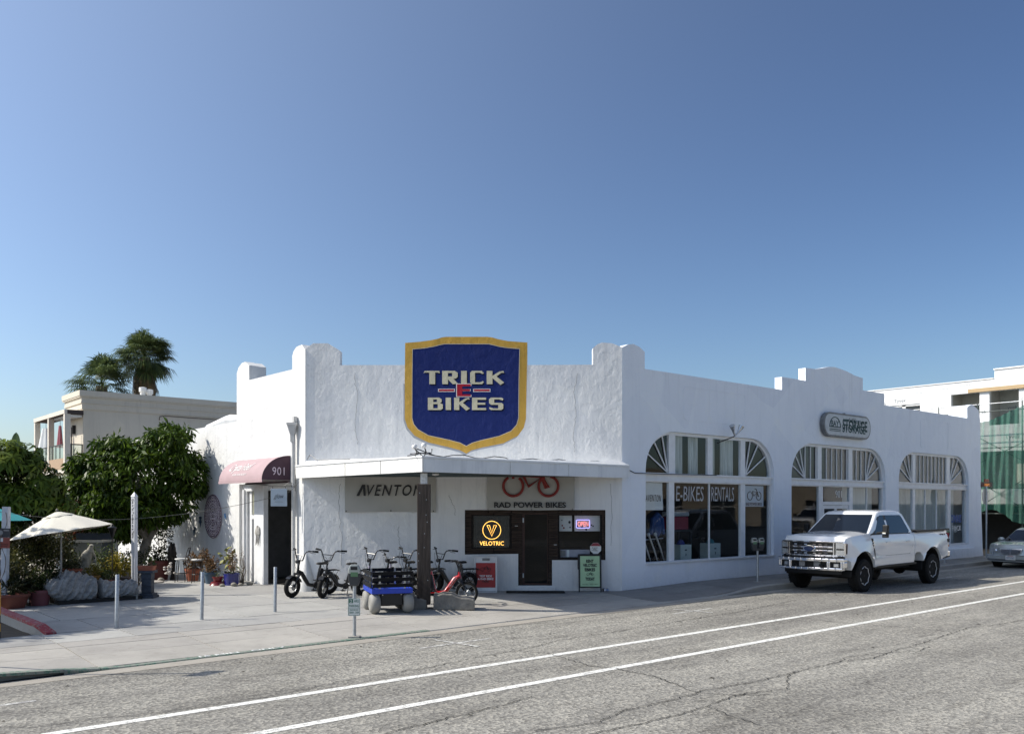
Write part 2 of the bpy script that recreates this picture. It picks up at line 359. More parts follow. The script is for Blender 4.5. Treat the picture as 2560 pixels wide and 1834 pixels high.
def concrete(name, col, rnd=.1):
    m, t, p, o = nodes(name); co = coords(t); oi = N(t, 'ObjectInfo')
    rr = ramp(t, oi.outputs['Random'], [(0, (1-rnd, 1-rnd, 1-rnd*.9)), (1, (1+rnd*.7, 1+rnd*.7, 1+rnd*.6))])
    tc = N(t, 'NewGeometry'); big = noise(t, tc.outputs['Position'], .8, 7, .65); mid = noise(t, tc.outputs['Position'], 5.5, 6, .7); fine = noise(t, tc.outputs['Position'], 90, 3, .7)
    a = ramp(t, big, [(.28, tuple(c*.78 for c in col)), (.5, col), (.75, tuple(c*1.12 for c in col))]); b = ramp(t, mid, [(.27, (.70, .69, .67)), (.45, (1, 1, 1))]); c = ramp(t, fine, [(.3, (.88, .88, .88)), (.7, (1.1, 1.1, 1.1))])
    x = mix(t, 1., a, rr, 'MULTIPLY'); x = mix(t, .7, x, b, 'MULTIPLY'); x = mix(t, .8, x, c, 'MULTIPLY')
    v = N(t, 'TexVoronoi'); v.inputs['Scale'].default_value = 2.3; t.links.new(tc.outputs['Position'], v.inputs['Vector']); sm = ramp(t, v.outputs['Distance'], [(.025, (.8, .8, .8)), (.05, (0, 0, 0))]); x = mix(t, sm, x, (.06, .055, .05))   # gum spots
    t.links.new(x, p.inputs['Base Color']); p.inputs['Roughness'].default_value = .85; p.inputs['Specular IOR Level'].default_value = .25; bump(t, p, fine, .25, .01); MC[name] = m; return m
ASPH = asphalt(); CONC = concrete('pavement_concrete', (.37, .352, .322)); CONC2 = concrete('plaza_concrete', (.35, .345, .33), .13); CONCD = concrete('grout_concrete', (.03, .028, .026), .02); GUT = concrete('gutter_concrete', (.34, .315, .275))
def painted(name, col, wear=.5, worn=(.27, .26, .24)):
    m, t, p, o = nodes(name); g = N(t, 'NewGeometry'); f = noise(t, g.outputs['Position'], 14, 6, .75); f2 = noise(t, g.outputs['Position'], 60, 3, .7)
    a = N(t, 'Math', operation='MULTIPLY_ADD'); t.links.new(f2, a.inputs[0]); a.inputs[1].default_value = .5; t.links.new(f, a.inputs[2])
    k = ramp(t, a.outputs[0], [(.62 + .2*(1-wear), (0, 0, 0)), (.74 + .2*(1-wear), (1, 1, 1))]); t.links.new(mix(t, k, col, worn), p.inputs['Base Color']); p.inputs['Roughness'].default_value = .75; MC[name] = m; return m
ROADW = painted('road_paint_white', (.74, .74, .70), .35, (.34, .33, .31)); ROADW2 = painted('faded_road_paint', (.62, .62, .58), .75, (.26, .25, .24))
GREENK = painted('green_kerb_paint', (.06, .16, .11), .85, (.24, .25, .21)); REDK = painted('red_kerb_paint', (.27, .028, .04), .35, (.25, .2, .18))

gr = MB(); gr.add([(-1500, -1500, -.2), (2500, -1500, -.2), (2500, 2500, -.2), (-1500, 2500, -.2)], [(0, 1, 2, 3)])
tag(gr.build('ground', mat('dry_earth', (.2, .18, .15), .95, var=.25, vs=.3)), kind='structure')
road = MB(); xs = [-80 + 5*i for i in range(57)]
road.add([(x, -2.0, ROADZ) for x in xs] + [(x, ky(x)-.42, ROADZ) for x in xs], [(i, i+1, len(xs)+i+1, len(xs)+i) for i in range(len(xs)-1)])
road = tag(road.build('road', ASPH), kind='structure')
far = MB(); far.box(-60, 120, -10.5, -2.0, -.19, .03); tag(far.build('opposite_pavement', CONC), kind='structure')
g = MB(); xs = [-40 + 2*i for i in range(80)]
g.add([(x, ky(x)-.42, ROADZ+.004) for x in xs] + [(x, ky(x)+.02, ROADZ-.006) for x in xs], [(i, i+1, len(xs)+i+1, len(xs)+i) for i in range(len(xs)-1)])
tag(g.build('gutter', GUT), kind='structure')
# kerb in stones; green paint on the stretch nearest the camera
kerb = tag(bpy.data.objects.new('kerb', None), kind='structure'); link(kerb)
def kerb_stone(a, b, m):
    q = MB(); k = max(2, int((b-a)/.3)); P = [a + (b-a)*i/k for i in range(k+1)]
    for x0, x1 in zip(P[:-1], P[1:]):
        e0 = a + .004 if x0 == a else x0; e1 = b - .004 if x1 == b else x1
        q.add([(e0, ky(x0)+.02, ROADZ-.05), (e1, ky(x1)+.02, ROADZ-.05), (e1, ky(x1), zk(x1)-.02), (e0, ky(x0), zk(x0)-.02), (e1, ky(x1)+.02, zk(x1)), (e0, ky(x0)+.02, zk(x0)), (e1, ky(x1)+.15, zk(x1)), (e0, ky(x0)+.15, zk(x0))],
              [(0, 1, 2, 3), (3, 2, 4, 5), (5, 4, 6, 7)])
    q.build('kerb_stone', m, kerb, smooth=True)
def kerb_inlet(a, b):
    """storm drain mouth: a thin green lid over a black slot"""
    q = MB(); q.add([(x, y+dy, z) for x, y, z in ((a, ky(a), zk(a)), (b, ky(b), zk(b))) for dy in (0., .145)] + [(x, y+dy, z-.04) for x, y, z in ((a, ky(a), zk(a)), (b, ky(b), zk(b))) for dy in (0., .145)], [(0, 2, 3, 1), (4, 5, 7, 6), (0, 4, 6, 2), (0, 1, 5, 4), (2, 6, 7, 3)]); k_ = q.build('drain_lid', GREENK, kerb)
    q = MB(); q.add([(a, ky(a)+.3, -.3), (b, ky(b)+.3, -.3), (b, ky(b)+.3, zk(b)-.05), (a, ky(a)+.3, zk(a)-.05)], [(0, 1, 2, 3)]); q.add([(a, ky(a)+.15, zk(a)-.042), (b, ky(b)+.15, zk(b)-.042), (b, ky(b)+.3, zk(b)-.042), (a, ky(a)+.3, zk(a)-.042)], [(0, 1, 2, 3)]); q.add([(a, ky(a), -.101), (b, ky(b), -.101), (b, ky(b)+.3, -.3), (a, ky(a)+.3, -.3)], [(0, 1, 2, 3)]); q.build('drain_slot', mat('drain_black', (.004, .006, .005), .9, spec=.1), k_)
x = -14.2
while x < 60:
    (kerb_inlet(x, x+2) if -4.3 < x < 1 else kerb_inlet(x, 3.3) or kerb_stone(3.3, x+2, GREENK) if 1 < x < 2 else None) if -4.3 < x < 2 else kerb_stone(x, x+2, GREENK if -14 < x < 8 else CONC); x += 2
x = 60
while x < 110: kerb_stone(x, x+10, CONC); x += 10
# pavement slabs, each its own piece on a dark bed
sw = MB()
bed = [(-60, 13.7), (-60, 16.3), (-60, 31)]
sw.add([(-60, ky(-60)+.1, -.12), (9, ky(9)+.1, -.12), (20, ky(20)+.1, -.12), (110, ky(110)+.1, -.12), (110, 34, -.12), (-60, 34, -.12)], [(0, 1, 2, 3, 4, 5)])
walk = tag(sw.build('pavement', CONCD), kind='structure')
def slab(pts, m):
    """a slab from plan corners; pieces follow the fall of the pavement"""
    c = [(x, y, zs(x, y) + random.uniform(-.003, .003)) for x, y in pts]; n = len(c); q = MB()
    q.add(c + [(x, y, -.115) for x, y, z in c], [tuple(range(n))] + [(i, n+i, n+(i+1) % n, (i+1) % n) for i in range(n)]); return q.build('paving_slab', m, walk)
J = .012
CONCS = concrete('shaded_worn_concrete', (.26, .25, .235), .12)  # darker concrete for the slabs beyond the shop corner
xs = [-10.2, -8.2, -6.2, -4.2, -2.2, -.2, 1.8, 3.8, 5.8, 7.8, 9.8, 11.6, 13.4, 15.2, 17.0, 18.8, 20.6, 22.4, 24.2, 26, 28, 30, 32, 34, 36, 38, 40, 42, 44, 46, 48]
for a, b in zip(xs[:-1], xs[1:]):
    for k in range(3):
        f0, f1 = (0, .42, .76)[k], (.42, .76, 1)[k]
        r = lambda X, f: ky(X)+.15 + (16.2-ky(X)-.15)*f
        jj = J if k else .003
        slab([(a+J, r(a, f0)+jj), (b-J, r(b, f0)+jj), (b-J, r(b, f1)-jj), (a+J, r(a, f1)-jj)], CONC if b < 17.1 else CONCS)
# plaza and forecourt under the canopy: bigger, odd-sized slabs (skipping the building)
ys = [16.2, 17.45, 19.3, 21.6, 24.2, 27.2, 30.4]
px = {0: [-10.2, -8.2, -6.2, -4.2, -2.2, -.2, 1.8, 3.8, 5.1, 6.9, 8.3, 9.8, 11.6, 13.4, 15.2, 17.82], 1: [3.8, 4.9, 6.2, 7.7, 10.1, 12.3, 14.4, 16.6], 2: [3.88, 4.6, 6.4, 7.9, 9.7, 11.6, 14.3], 3: [3.9, 5.3, 7.2, 9.3, 11.5], 4: [7.2, 9.2, 11.26], 5: [7.2, 9.1, 11.26]}
chx = lambda Y: 11.27 + (21.81-Y)*6.54/5.6 + .05
for k in range(6):
    for a, b in zip(px[k][:-1], px[k][1:]):
        y0, y1 = ys[k]+J, ys[k+1]-J; sk = random.uniform(-.12, .12)
        pts = [(a+J, y0), (b-J, y0), (b-J, y1), (a+J, y1)]
        if k < 3:   # clip against the slanting shop front
            out = []
            for p, q in zip(pts, pts[1:]+pts[:1]):
                ip, iq = p[0] < chx(p[1]), q[0] < chx(q[1])
                if ip: out.append(p)
                if ip != iq:
                    lo, hi = 0., 1.
                    for _ in range(30):
                        mm = (lo+hi)/2; X = p[0]+(q[0]-p[0])*mm; Y = p[1]+(q[1]-p[1])*mm
                        if (X < chx(Y)) == ip: lo = mm
                        else: hi = mm
                    out.append((p[0]+(q[0]-p[0])*lo, p[1]+(q[1]-p[1])*lo))
            pts = out
        if len(pts) > 2: slab(pts, CONC2)
soil = MB(); soil.add([(-30, 17.6, -.015), (3.72, 17.6, -.015), (3.9, 22.0, -.015), (7.2, 22.6, -.015), (7.2, 40, -.015), (-30, 40, -.015)], [(0, 1, 2, 3, 4, 5)])
tag(soil.build('garden_soil', mat('garden_soil', (.06, .045, .03), .95, var=.4, vs=6, bmp=.5, bs=12)), kind='structure')
# road paint: lane lines, parking crosses, each a sheet of its own
def strip(name, p, q, w, m, z=ROADZ+.004, n=1):
    p, q = V((*p, 0)), V((*q, 0)); d = (q-p).normalized(); s = V((-d.y, d.x, 0))*w/2
    b = MB(); b.add([(*(p-s).xy, z), (*(q-s).xy, z), (*(q+s).xy, z), (*(p+s).xy, z)], [(0, 1, 2, 3)]); return b.build(name, m, road)
strip('lane_line', (-40, 9.50), (110, 11.98), .15, ROADW); strip('lane_line', (-40, 8.03), (110, 10.66), .15, ROADW)
for cx, cy, a, b in ((9.26, 12.33, .8, .56), (16.2, 12.58, .75, .5), (23.1, 12.75, .75, .5), (30, 12.9, .75, .5), (1.75, 12.02, .85, .56)):
    strip('parking_mark', (cx-a, cy-.05), (cx+a, cy+.05), .09, ROADW2, ROADZ+.004); strip('parking_mark', (cx-.06, cy+b), (cx+.06, cy-b), .09, ROADW2, ROADZ+.008)
cr = [[(1.99,10.87),(2.29,10.61),(2.93,10.58),(3.53,10.42),(4.47,10.39),(5.02,10.4),(6.4,10.76),(7.5,10.7),(8.87,10.99),(9.57,11.01),(9.75,10.44),(9.47,9.27),(9.6,8.9),(9.58,8.12),(9.15,7.02)],
 [(9.15,7.02),(8.33,6.96),(7.67,6.98),(7.07,6.79),(6.28,6.97)], [(8.77,7.01),(9.31,7.07),(10.52,6.94),(11.38,7.0),(12.65,7.0),(13.07,7.15),(13.82,7.01),(14.5,6.68),(15.15,6.77)],
 [(6.66,6.49),(8.03,6.42),(8.61,6.47),(9.42,6.63),(10.22,6.42),(11.01,6.89),(11.38,7.0)], [(9.15,7.02),(9.42,6.63),(9.75,6.38)], [(14.79,6.97),(15.6,7.03),(17.1,7.22),(18.07,7.32),(18.83,7.13),(20.17,7.04),(24,7.5)],
 [(17.05,10.41),(16.86,9.87),(16.95,9.05),(17.17,8.16),(17.26,7.29)], [(8.61,6.47),(8.39,5.91),(8.33,5.55)], [(12.65,7.0),(13.28,6.82),(14.53,6.98),(14.79,6.97)], [(5.0,7.91),(5.79,8.01),(6.74,8.1),(7.4,8.26)], [(9.57,11.01),(10.87,11.38),(11.95,11.43),(13.88,11.6),(16.94,11.82),(20.03,12.3)], [(-6,10.6),(-2,10.8),(1.99,10.87)]]
CRK = mat('crack_shadow', (.016, .015, .014), 1)
for c in cr:
    b = MB(); pts = []
    for p, q in zip(c[:-1], c[1:]):
        n = max(2, int(math.dist(p, q)/.07))
        for i in range(n): t = i/n; pts.append((p[0]+(q[0]-p[0])*t + random.gauss(0, .018), p[1]+(q[1]-p[1])*t + random.gauss(0, .018)))
    pts.append(c[-1]); n = len(pts); wv = .0; vs_ = []
    for i, p in enumerate(pts):
        wv = .7*wv + .3*abs(random.gauss(0, 1)); a, d = pts[max(0, i-1)], pts[min(n-1, i+1)]; L = math.dist(a, d) + 1e-6; w_ = .002 + .0062*wv
        nx, ny = -(d[1]-a[1])/L*w_, (d[0]-a[0])/L*w_; vs_ += [(p[0]+nx, p[1]+ny, ROADZ+.0105), (p[0]-nx, p[1]-ny, ROADZ+.0105)]
    b.add(vs_, [(2*i, 2*i+1, 2*i+3, 2*i+2) for i in range(n-1)]); b.build('road_crack', CRK, road)
# worn words on the green kerb
text('15 MIN   ONLY', WHITEP, kerb, 1.5, .09, 0, 0, 0, loc=(6.05, ky(6.05)+.085, zk(6)+.003), rot=(R(-90), 0, R(1.75)), bold=.01)
# red topped kerb at the edge of the planted bed
rk = MB(); path = [(3.62, 24), (3.66, 20.3), (3.7, 18.2), (3.78, 17.6), (3.9, 17.35)]
for (p, q), (h0, h1) in zip(zip(path[:-1], path[1:]), ((.2, .2), (.2, .2), (.2, .16), (.16, .03))):
    rk.add([(p[0], p[1], -.1), (q[0], q[1], -.1), (q[0], q[1], h1), (p[0], p[1], h0), (p[0]+.17, p[1]+.03, h0), (q[0]+.17, q[1]+.03, h1), (p[0]+.19, p[1]+.03, -.1), (q[0]+.19, q[1]+.03, -.1)], [(0, 1, 2, 3), (4, 5, 7, 6), (1, 7, 5, 2)])
rk = tag(rk.build('bed_kerb', CONC), kind='structure')
rt = MB()
for (p, q), (h0, h1) in zip(zip(path[:-1], path[1:]), ((.2, .2), (.2, .2), (.2, .16), (.16, .03))):
    rt.add([(p[0]-.006, p[1], h0-.045), (q[0]-.006, q[1], h1-.045), (q[0]-.004, q[1], h1+.004), (p[0]-.004, p[1], h0+.004), (q[0]+.175, q[1]+.03, h1+.004), (p[0]+.175, p[1]+.03, h0+.004)], [(0, 1, 2, 3), (3, 2, 4, 5)])
rt.add([(3.894, 17.344, -.06), (4.085, 17.374, -.06), (4.075, 17.374, .034), (3.896, 17.344, .034)], [(0, 1, 2, 3)]); rt.build('red_paint', REDK, rk)

lt = MB(); rl = random.Random(5)
for i in range(46):
    X_, Y_ = rl.uniform(2, 22), rl.uniform(6.5, 13.3); a = rl.uniform(0, 6.28); r_ = rl.uniform(.015, .05)
    lt.add([(X_+r_*math.cos(a), Y_+r_*math.sin(a), ROADZ+.006), (X_-r_*.4*math.sin(a), Y_+r_*.4*math.cos(a), ROADZ+.012), (X_-r_*math.cos(a), Y_-r_*math.sin(a), ROADZ+.008), (X_+r_*.4*math.sin(a), Y_-r_*.4*math.cos(a), ROADZ+.02)], [(0, 1, 2, 3)])
tag(lt.build('fallen_leaves', mat('leaf_litter', (.05, .04, .025), .9, var=.5)), 'scattered dark leaves and grit on the asphalt', kind='stuff')
# ---------------------------------------------------------------- the white corner shop
shop = thing('corner_shop', 'long white stucco corner shop with a slanting front, stepped parapets and arched windows', 'building', (11.27, 16.21, 0))
FR = dict(loc=(6.54, 0, 0), rz=0); FC = dict(loc=(0, 5.6, 0), rz=math.atan2(-.6504, .7596)); FL = dict(loc=(0, 5.6, 0), rz=-PI/2)
def part(b, name, m, fr=FR, **k): return b.build(name, m, shop, loc=fr['loc'], rz=fr['rz'], **k)
def arch(x0, x1, zb, zt=4.43, r=1.25, h=1.12, n=9):
    o = [(x0, zb), (x1, zb)]
    o += [(x1-r + r*math.cos(a), zt-h + h*math.sin(a)) for a in [PI/2*i/n for i in range(n+1)]]
    o += [(x0+r - r*math.cos(a), zt-h + h*math.sin(a)) for a in [PI/2*(n-i)/n for i in range(n+1)]]
    return o
W = [(.97, 7.29), (8.32, 14.80), (15.86, 22.30)]
outl = [(0, -.15), (23.9, -.15), (23.78, .3), (23.62, 2.2), (23.5, 6.1), (23.33, 6.54), (22.98, 6.66), (22.64, 6.74), (22.3, 6.66), (22.14, 6.58), (22.14, 6.11), (14.7, 6.12), (14.7, 6.56), (13.06, 6.55), (13.06, 7.0), (12.5, 7.03), (12.0, 7.12), (11.5, 7.17), (11.1, 7.2), (10.7, 7.17), (10.25, 7.08), (9.8, 7.0), (9.18, 6.98), (9.18, 6.54), (7.75, 6.54), (7.75, 6.11), (.93, 6.11), (.93, 6.58), (.73, 6.69), (.47, 6.745), (.25, 6.71), (0, 6.6)]
holes = [arch(*W[0], .66), [(8.32, .66), (10.45, .66), (10.45, .1), (12.3, .1), (12.3, .66), (14.80, .66)] + arch(*W[1], .66)[2:], arch(*W[2], .64)]
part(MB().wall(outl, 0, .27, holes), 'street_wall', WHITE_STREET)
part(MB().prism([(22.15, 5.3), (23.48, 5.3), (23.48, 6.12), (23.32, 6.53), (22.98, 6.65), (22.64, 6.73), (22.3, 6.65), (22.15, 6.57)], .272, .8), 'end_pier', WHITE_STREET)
b = MB(); b.box(15.7, 22.6, -.12, -.003, -.1, .5); part(b, 'wall_plinth', WHITE_STREET, bevel=.03)
for pts in ([(2.64, 5.78), (5.69, 5.77), (5.69, 4.78), (2.70, 4.80)], [(17.69, 5.79), (20.23, 5.82), (20.32, 4.66), (17.8, 4.64)]):   # scars of two old signs
    b = MB(); x0, x1, z0, z1 = pts[0][0], pts[1][0], pts[3][1], pts[0][1]
    b.wall(rrect(x0, x1, z0, z1, .12), -.012, -.002, [rrect(x0+.018, x1-.018, z0+.018, z1-.018, .1)]); part(b, 'sign_scar', WHITE_STREET)
def strokes(seg, w, y, d=.003):
    b = MB()
    for p in seg: b.tube([(x, y, z) for x, z in p], w, 5)
    return b
WALLB = mat('grey_blind', (.10, .095, .085), .8, var=.2, vs=3, stretch=(1, 1, 14)); CURT = mat('pale_curtain', (.55, .55, .53), .9, var=.35, vs=7, stretch=(3, 1, .15)); SHEER = mat('backlit_curtain', (.5, .5, .46), .9, var=.15, vs=7, stretch=(3, 1, .2))  # blind and curtains in plain cloth colours
def window(k, muls, up, door=None, thin=()):
    x0, x1 = W[k]; zb = .66 if k < 2 else .64; T0, T1 = 2.97, 3.24; e = .004; t = .09
    zt, r, h = 4.43, 1.25, 1.12
    xs = [x0+t] + [v for m_ in muls for v in m_] + [x1-t]; cells = [(xs[2*i], xs[2*i+1]) for i in range(len(xs)//2)]
    low, top = [], []
    for i, (a, c) in enumerate(cells):
        if door is not None and i == door: low += [[(a, 2.45), (c, 2.45), (c, T0), (a, T0)]]
        else: low.append([(a, zb+.06), (c, zb+.06), (c, T0), (a, T0)])
    xs = [x0+t] + [v for m_ in up for v in m_] + [x1-t]
    for i in range(len(xs)//2):
        a, c = xs[2*i], xs[2*i+1]; n = 9; R_, H_ = r-t, h-t*.9; q = [(a, T1), (c, T1)]
        f = lambda x: zt-t if x0+r < x < x1-r else zt-h + H_*math.sqrt(max(0, 1-((abs(x-(x0+x1)/2)-((x1-x0)/2-r))/R_)**2))
        q += [(c+(a-c)*j/24, f(c+(a-c)*j/24)) for j in range(25)]
        q = [p for j, p in enumerate(q) if j < 2 or p[1] > T1+.02]; top.append(q)
    ol = arch(x0+e, x1-e, zb+e, zt-e)
    if door is not None:
        a, c = cells[door]; ol = [(x0+e, zb+e), (a-.1, zb+e), (a-.1, .09), (c+.1, .09), (c+.1, zb+e), (x1-e, zb+e)] + ol[2:]; dh = [[(a, .1), (c, .1), (c, 2.33), (a, 2.33)]]
    else: dh = []
    fr = part(MB().wall(ol, .10, .19, low + top + dh), 'arched_window', TRIM, smooth=30)
    s = MB(); s.box(x0+.02, x1-.02, .045, .098, T0+.03, T0+.07); s.box(x0+.02, x1-.02, .03, .098, T1-.05, T1-.01); s.box(x0-.02 if k == 0 else x0+.01, x1+.02 if k == 0 else x1-.01, -.06 if k == 0 else .02, .098, zb+.01, zb+.05)
    s.build('sill', TRIM, fr)
    for q in low + top:
        MB().sheet(q, .15).build('pane', GLASS, fr)
    for x in thin:
        MB().box(x-.02, x+.02, .12, .17, zb+.06, T0).build('glazing_bar', TRIM, fr)
    return fr, low, top, cells
def rays(fr, x, z, angs, L, x0, x1):
    for a in angs:
        l = L(a); MB().bar((x, .125, z), (x+l*math.cos(R(a)), .125, z+l*math.sin(R(a))), .03, .03).build('sunburst_bar', TRIM, fr)
def plate(name, b, y, m, parent, fr=None): return b.build(name, m, parent)
# first window, beside the slanting front
f1, low, top, cells = window(0, [(2.10, 2.34), (5.60, 5.84)], [(2.10, 2.38), (3.92, 4.16), (5.60, 5.84)], thin=(4.03,))
arcL = lambda k, px: (lambda a: min((px-W[k][0]-.06)/max(.01, abs(math.cos(R(a)))), 1.13/max(.01, math.sin(R(a))), 1.32))
rays(f1, 2.08, 3.25, (150, 125, 104), arcL(0, 2.3), 0, 0); rays(f1, 5.86, 3.25, (30, 55, 76), arcL(0, 2.3), 0, 0)
for a, c, m in ((2.42, 3.0, CURT), (3.25, 3.7, CURT), (4.2, 4.55, SHEER), (4.85, 5.5, CURT)):
    cu = grid('curtain', m, lambda u, v, a=a, c=c: (a+(c-a)*u, .34+.03*np.sin(u*26+a*9)+.02*np.sin(u*51), 3.22+1.15*v), 40, 2, f1)
MB().wall([(2.40, 3.22), (2.55, 3.22), (2.55, 4.4), (2.40, 4.4)], .40, .42).build('shutter', mat('brown_board', (.14, .07, .04), .7), f1)
def cycle(parent, m, x, z, s, y, t=.013, flip=1):
    """outline bicycle emblem: two broken wheels and a frame"""
    b = MB(); P = lambda px, pz: (x + flip*px*s, y, z + pz*s)
    def arcs(cx, cz, r, a0, a1): return [P(cx + r*math.cos(R(a)), cz + r*math.sin(R(a))) for a in np.linspace(a0, a1, 26)]
    b.tube(arcs(-1, 0, .56, 120, 415), t*s, 6); b.tube(arcs(1, 0, .56, 112, 440), t*s, 6)
    b.tube([P(-1, .42), P(-1, .66)], t*s, 6); b.tube([P(-.42, .56), P(-.12, -.02), P(.62, .5), P(-.42, .6)], t*s, 6); b.tube([P(.48, .85), P(.58, .62), P(.98, -.05)], t*s, 6); b.tube([P(.62, .5), P(.84, -.1), P(1.06, .0)], t*s, 6); b.tube([P(.48, .85), P(.3, .95), P(.1, .93)], t*s, 6)
    return b.build('bicycle_emblem', m, parent)
pst = thing('window_poster', 'white paper poster reading AVENTON behind the left pane of the nearest arched window', 'poster', (17.81+1.07, 16.37, 2.0))
grid('sheet', mat('poster_paper', (.66, .66, .64), .7, var=.05), lambda u, v: (u*.86, .03+.015*np.sin(u*5+v*3), .18+v*.78), 10, 8, pst)
text('AVENTON', INK, pst, .68, .19, .42, .0, .52, shear=.3, bold=-.004, sp=1.25)
pst = thing('window_poster', 'white RAD POWER BIKES poster behind the right pane of the nearest arched window', 'poster', (17.81+5.88, 16.37, 2.0))
MB().box(0, 1.08, .02, .024, .28, .94).build('sheet', mat('poster_blue', (.5, .55, .6), .6, var=.05), pst); cycle(pst, INK, .56, .62, .24, .012, .05); text('RAD POWER BIKES', mat('navy_ink', (.02, .04, .1), .6), pst, .88, .1, .54, .01, .36, bold=.015)
VIN = mat('worn_vinyl_letters', (.40, .41, .42), .6, var=.25, vs=6)
t1 = text('E-BIKES', VIN, f1, 1.3, .44, 3.12, .143, 2.66, shear=.08, bold=.0, name='window_lettering'); text('RENTALS', VIN, f1, 1.16, .44, 4.72, .143, 2.66, shear=.08, bold=.0, name='window_lettering')
for n, (x, hat) in enumerate(((3.05, (.02, .03, .16)), (4.5, (.03, .13, .15)))):
    bx_ = thing('display_box', ('pale display box under a navy cap', 'pale display box under a teal cap')[n] + ' on the floor of the nearest arched window', 'box', (17.81+x, 16.65, .66))
    MB().box(0, .52, 0, .4, 0, .48).build('box', mat('pale_card', (.4, .45, .42), .7), bx_, bevel=.008); MB().box(.2, .3, -.004, -.001, .3, .34).build('logo', INK, bx_); MB().box(.24, .27, -.004, -.001, .14, .22).build('logo', INK, bx_)
    cp = thing('cap', ('navy cap', 'teal cap')[n] + ' lying on a display box behind the window glass', 'cap', (17.81+x+.2, 16.8, 1.14)); c_ = mat(('navy', 'teal')[n]+'_cloth', hat, .8)
    MB().ell((0, 0, .0), (.13, .12, .15), 12, 6).build('crown', c_, cp, smooth=True); MB().ell((-.14, -.05, .01), (.12, .1, .015), 10, 4).build('brim', c_, cp, smooth=True)
fk = thing('fork_rack', 'row of steel bicycle forks on a rail inside the nearest arched window', 'rack', (17.81+1.15, 16.62, .7))
MB().tube([(-.0, 0, .62), (1.05, 0, .66)], .018, 6).build('rail', STEEL, fk)
for i in range(3):
    q = MB(); q.tube([(.1+.3*i, -.03, .75), (.28+.3*i, -.06, .35), (.42+.3*i, -.08, 0)], [.03, .03, .018], 6); q.ell((.08+.3*i, -.03, .78), (.06, .05, .06), 8, 6); q.build('fork', STEEL, fk, smooth=True)
# middle window with the shop door, far window
f2, low, top, cells = window(1, [(10.20, 10.47), (12.28, 12.52)], [(10.12, 10.38), (12.22, 12.50)], door=1, thin=(13.6,))
f3, _, _, _ = window(2, [(17.24, 17.46), (20.44, 20.72)], [(17.24, 17.46), (20.34, 20.62)], thin=(18.4, 19.45))
for k, fr, (xa, xb) in ((1, f2, (9.35, 13.5)), (2, f3, (17.2, 20.66))):
    rays(fr, xa-.02, 3.25, (152, 128, 108), arcL(k, xa), 0, 0); rays(fr, xb+.02, 3.25, (28, 52, 72), arcL(k, xa), 0, 0)
    x0, x1 = W[k]; x = x0+.55; n = 0
    lo, hi = (xa, xb)
    for i in range(24):
        x = lo + (hi-lo)*i/(12 if k == 1 else 10)
        if x > hi + .01: break
        MB().box(x-.012, x+.012, .11, .14, 3.24, 4.33).build('window_bar', TRIM, fr)
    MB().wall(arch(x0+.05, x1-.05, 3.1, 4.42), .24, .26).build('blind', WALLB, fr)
MB().wall([(12.5, .7), (14.7, .7), (14.7, 2.98), (12.5, 2.98)], .5, .51).build('curtain', SHEER, f2)
grid('curtain', SHEER, lambda u, v: (15.95+6.2*u, .55+.04*np.sin(u*90), .7+2.3*v), 200, 2, f3)
text('901', WHITEP, f2, .42, .26, 11.6, .143, 2.72, name='window_lettering')
dm = MB(); dm.wall([(10.48, .1), (12.27, .1), (12.27, 2.32), (10.48, 2.32)], .13, .17, [[(10.6, .3), (11.32, .3), (11.32, 2.2), (10.6, 2.2)], [(11.44, .3), (12.16, .3), (12.16, 2.2), (11.44, 2.2)]]); d2 = part(dm, 'glazed_door', TRIM)
for a, c in ((10.6, 11.32), (11.44, 12.16)): MB().sheet([(a, .3), (c, .3), (c, 2.2), (a, 2.2)], .15).build('pane', GLASS, d2)
BLUEP = mat('blue_print', (.03, .09, .32), .6)
text('DINNIS', BLUEP, f3, 1.0, .34, 21.4, .143, 1.75, bold=.02, name='window_lettering'); text('F@CK', WHITEP, f3, .9, .3, 21.42, .143, 1.32, name='window_lettering')
sb = thing('surfboard', 'pale surfboard with a dark drop shaped print standing in the far arched window', 'surfboard', (17.81+16.55, 16.62, .66))
MB().prism([(.34*math.sin(a)*(.9+.1*math.cos(a)), 1.0-1.0*math.cos(a)) for a in np.linspace(0, 2*PI, 40)[:-1]], 0, .05).build('board', mat('board_white', (.6, .62, .64), .3), sb, bevel=.02)
MB().wall([(0, 1.75), (.2, 1.3), (.22, 1.0), (0, .7), (-.22, 1.0), (-.2, 1.3)], -.006, -.002, [ring(0, 1.12, .13, 14)]).build('print', INK, sb); MB().wall(ring(0, 1.1, .07, 12), -.006, -.002).build('print', INK, sb)
t = thing('cool_box', 'red cool box with a pale lid inside the nearest arched window', 'cool box', (17.81+3.9, 17.6, 1.55)); MB().box(0, .75, 0, .45, 0, .42).build('tub', mat('cooler_red', (.22, .01, .03), .4), t, bevel=.03); MB().box(-.02, .77, -.02, .47, .42, .56).build('lid', mat('cooler_lid', (.3, .33, .36), .4), t, bevel=.03)
t = thing('display_stand', 'dark stand under the red cool box inside the nearest arched window', 'stand', (17.81+3.8, 17.55, .05)); MB().box(0, .95, 0, .55, 1.44, 1.495).build('top', DARK, t); [MB().box(x, x+.06, y, y+.06, 0, 1.44).build('leg', DARK, t) for x in (0, .89) for y in (0, .49)]
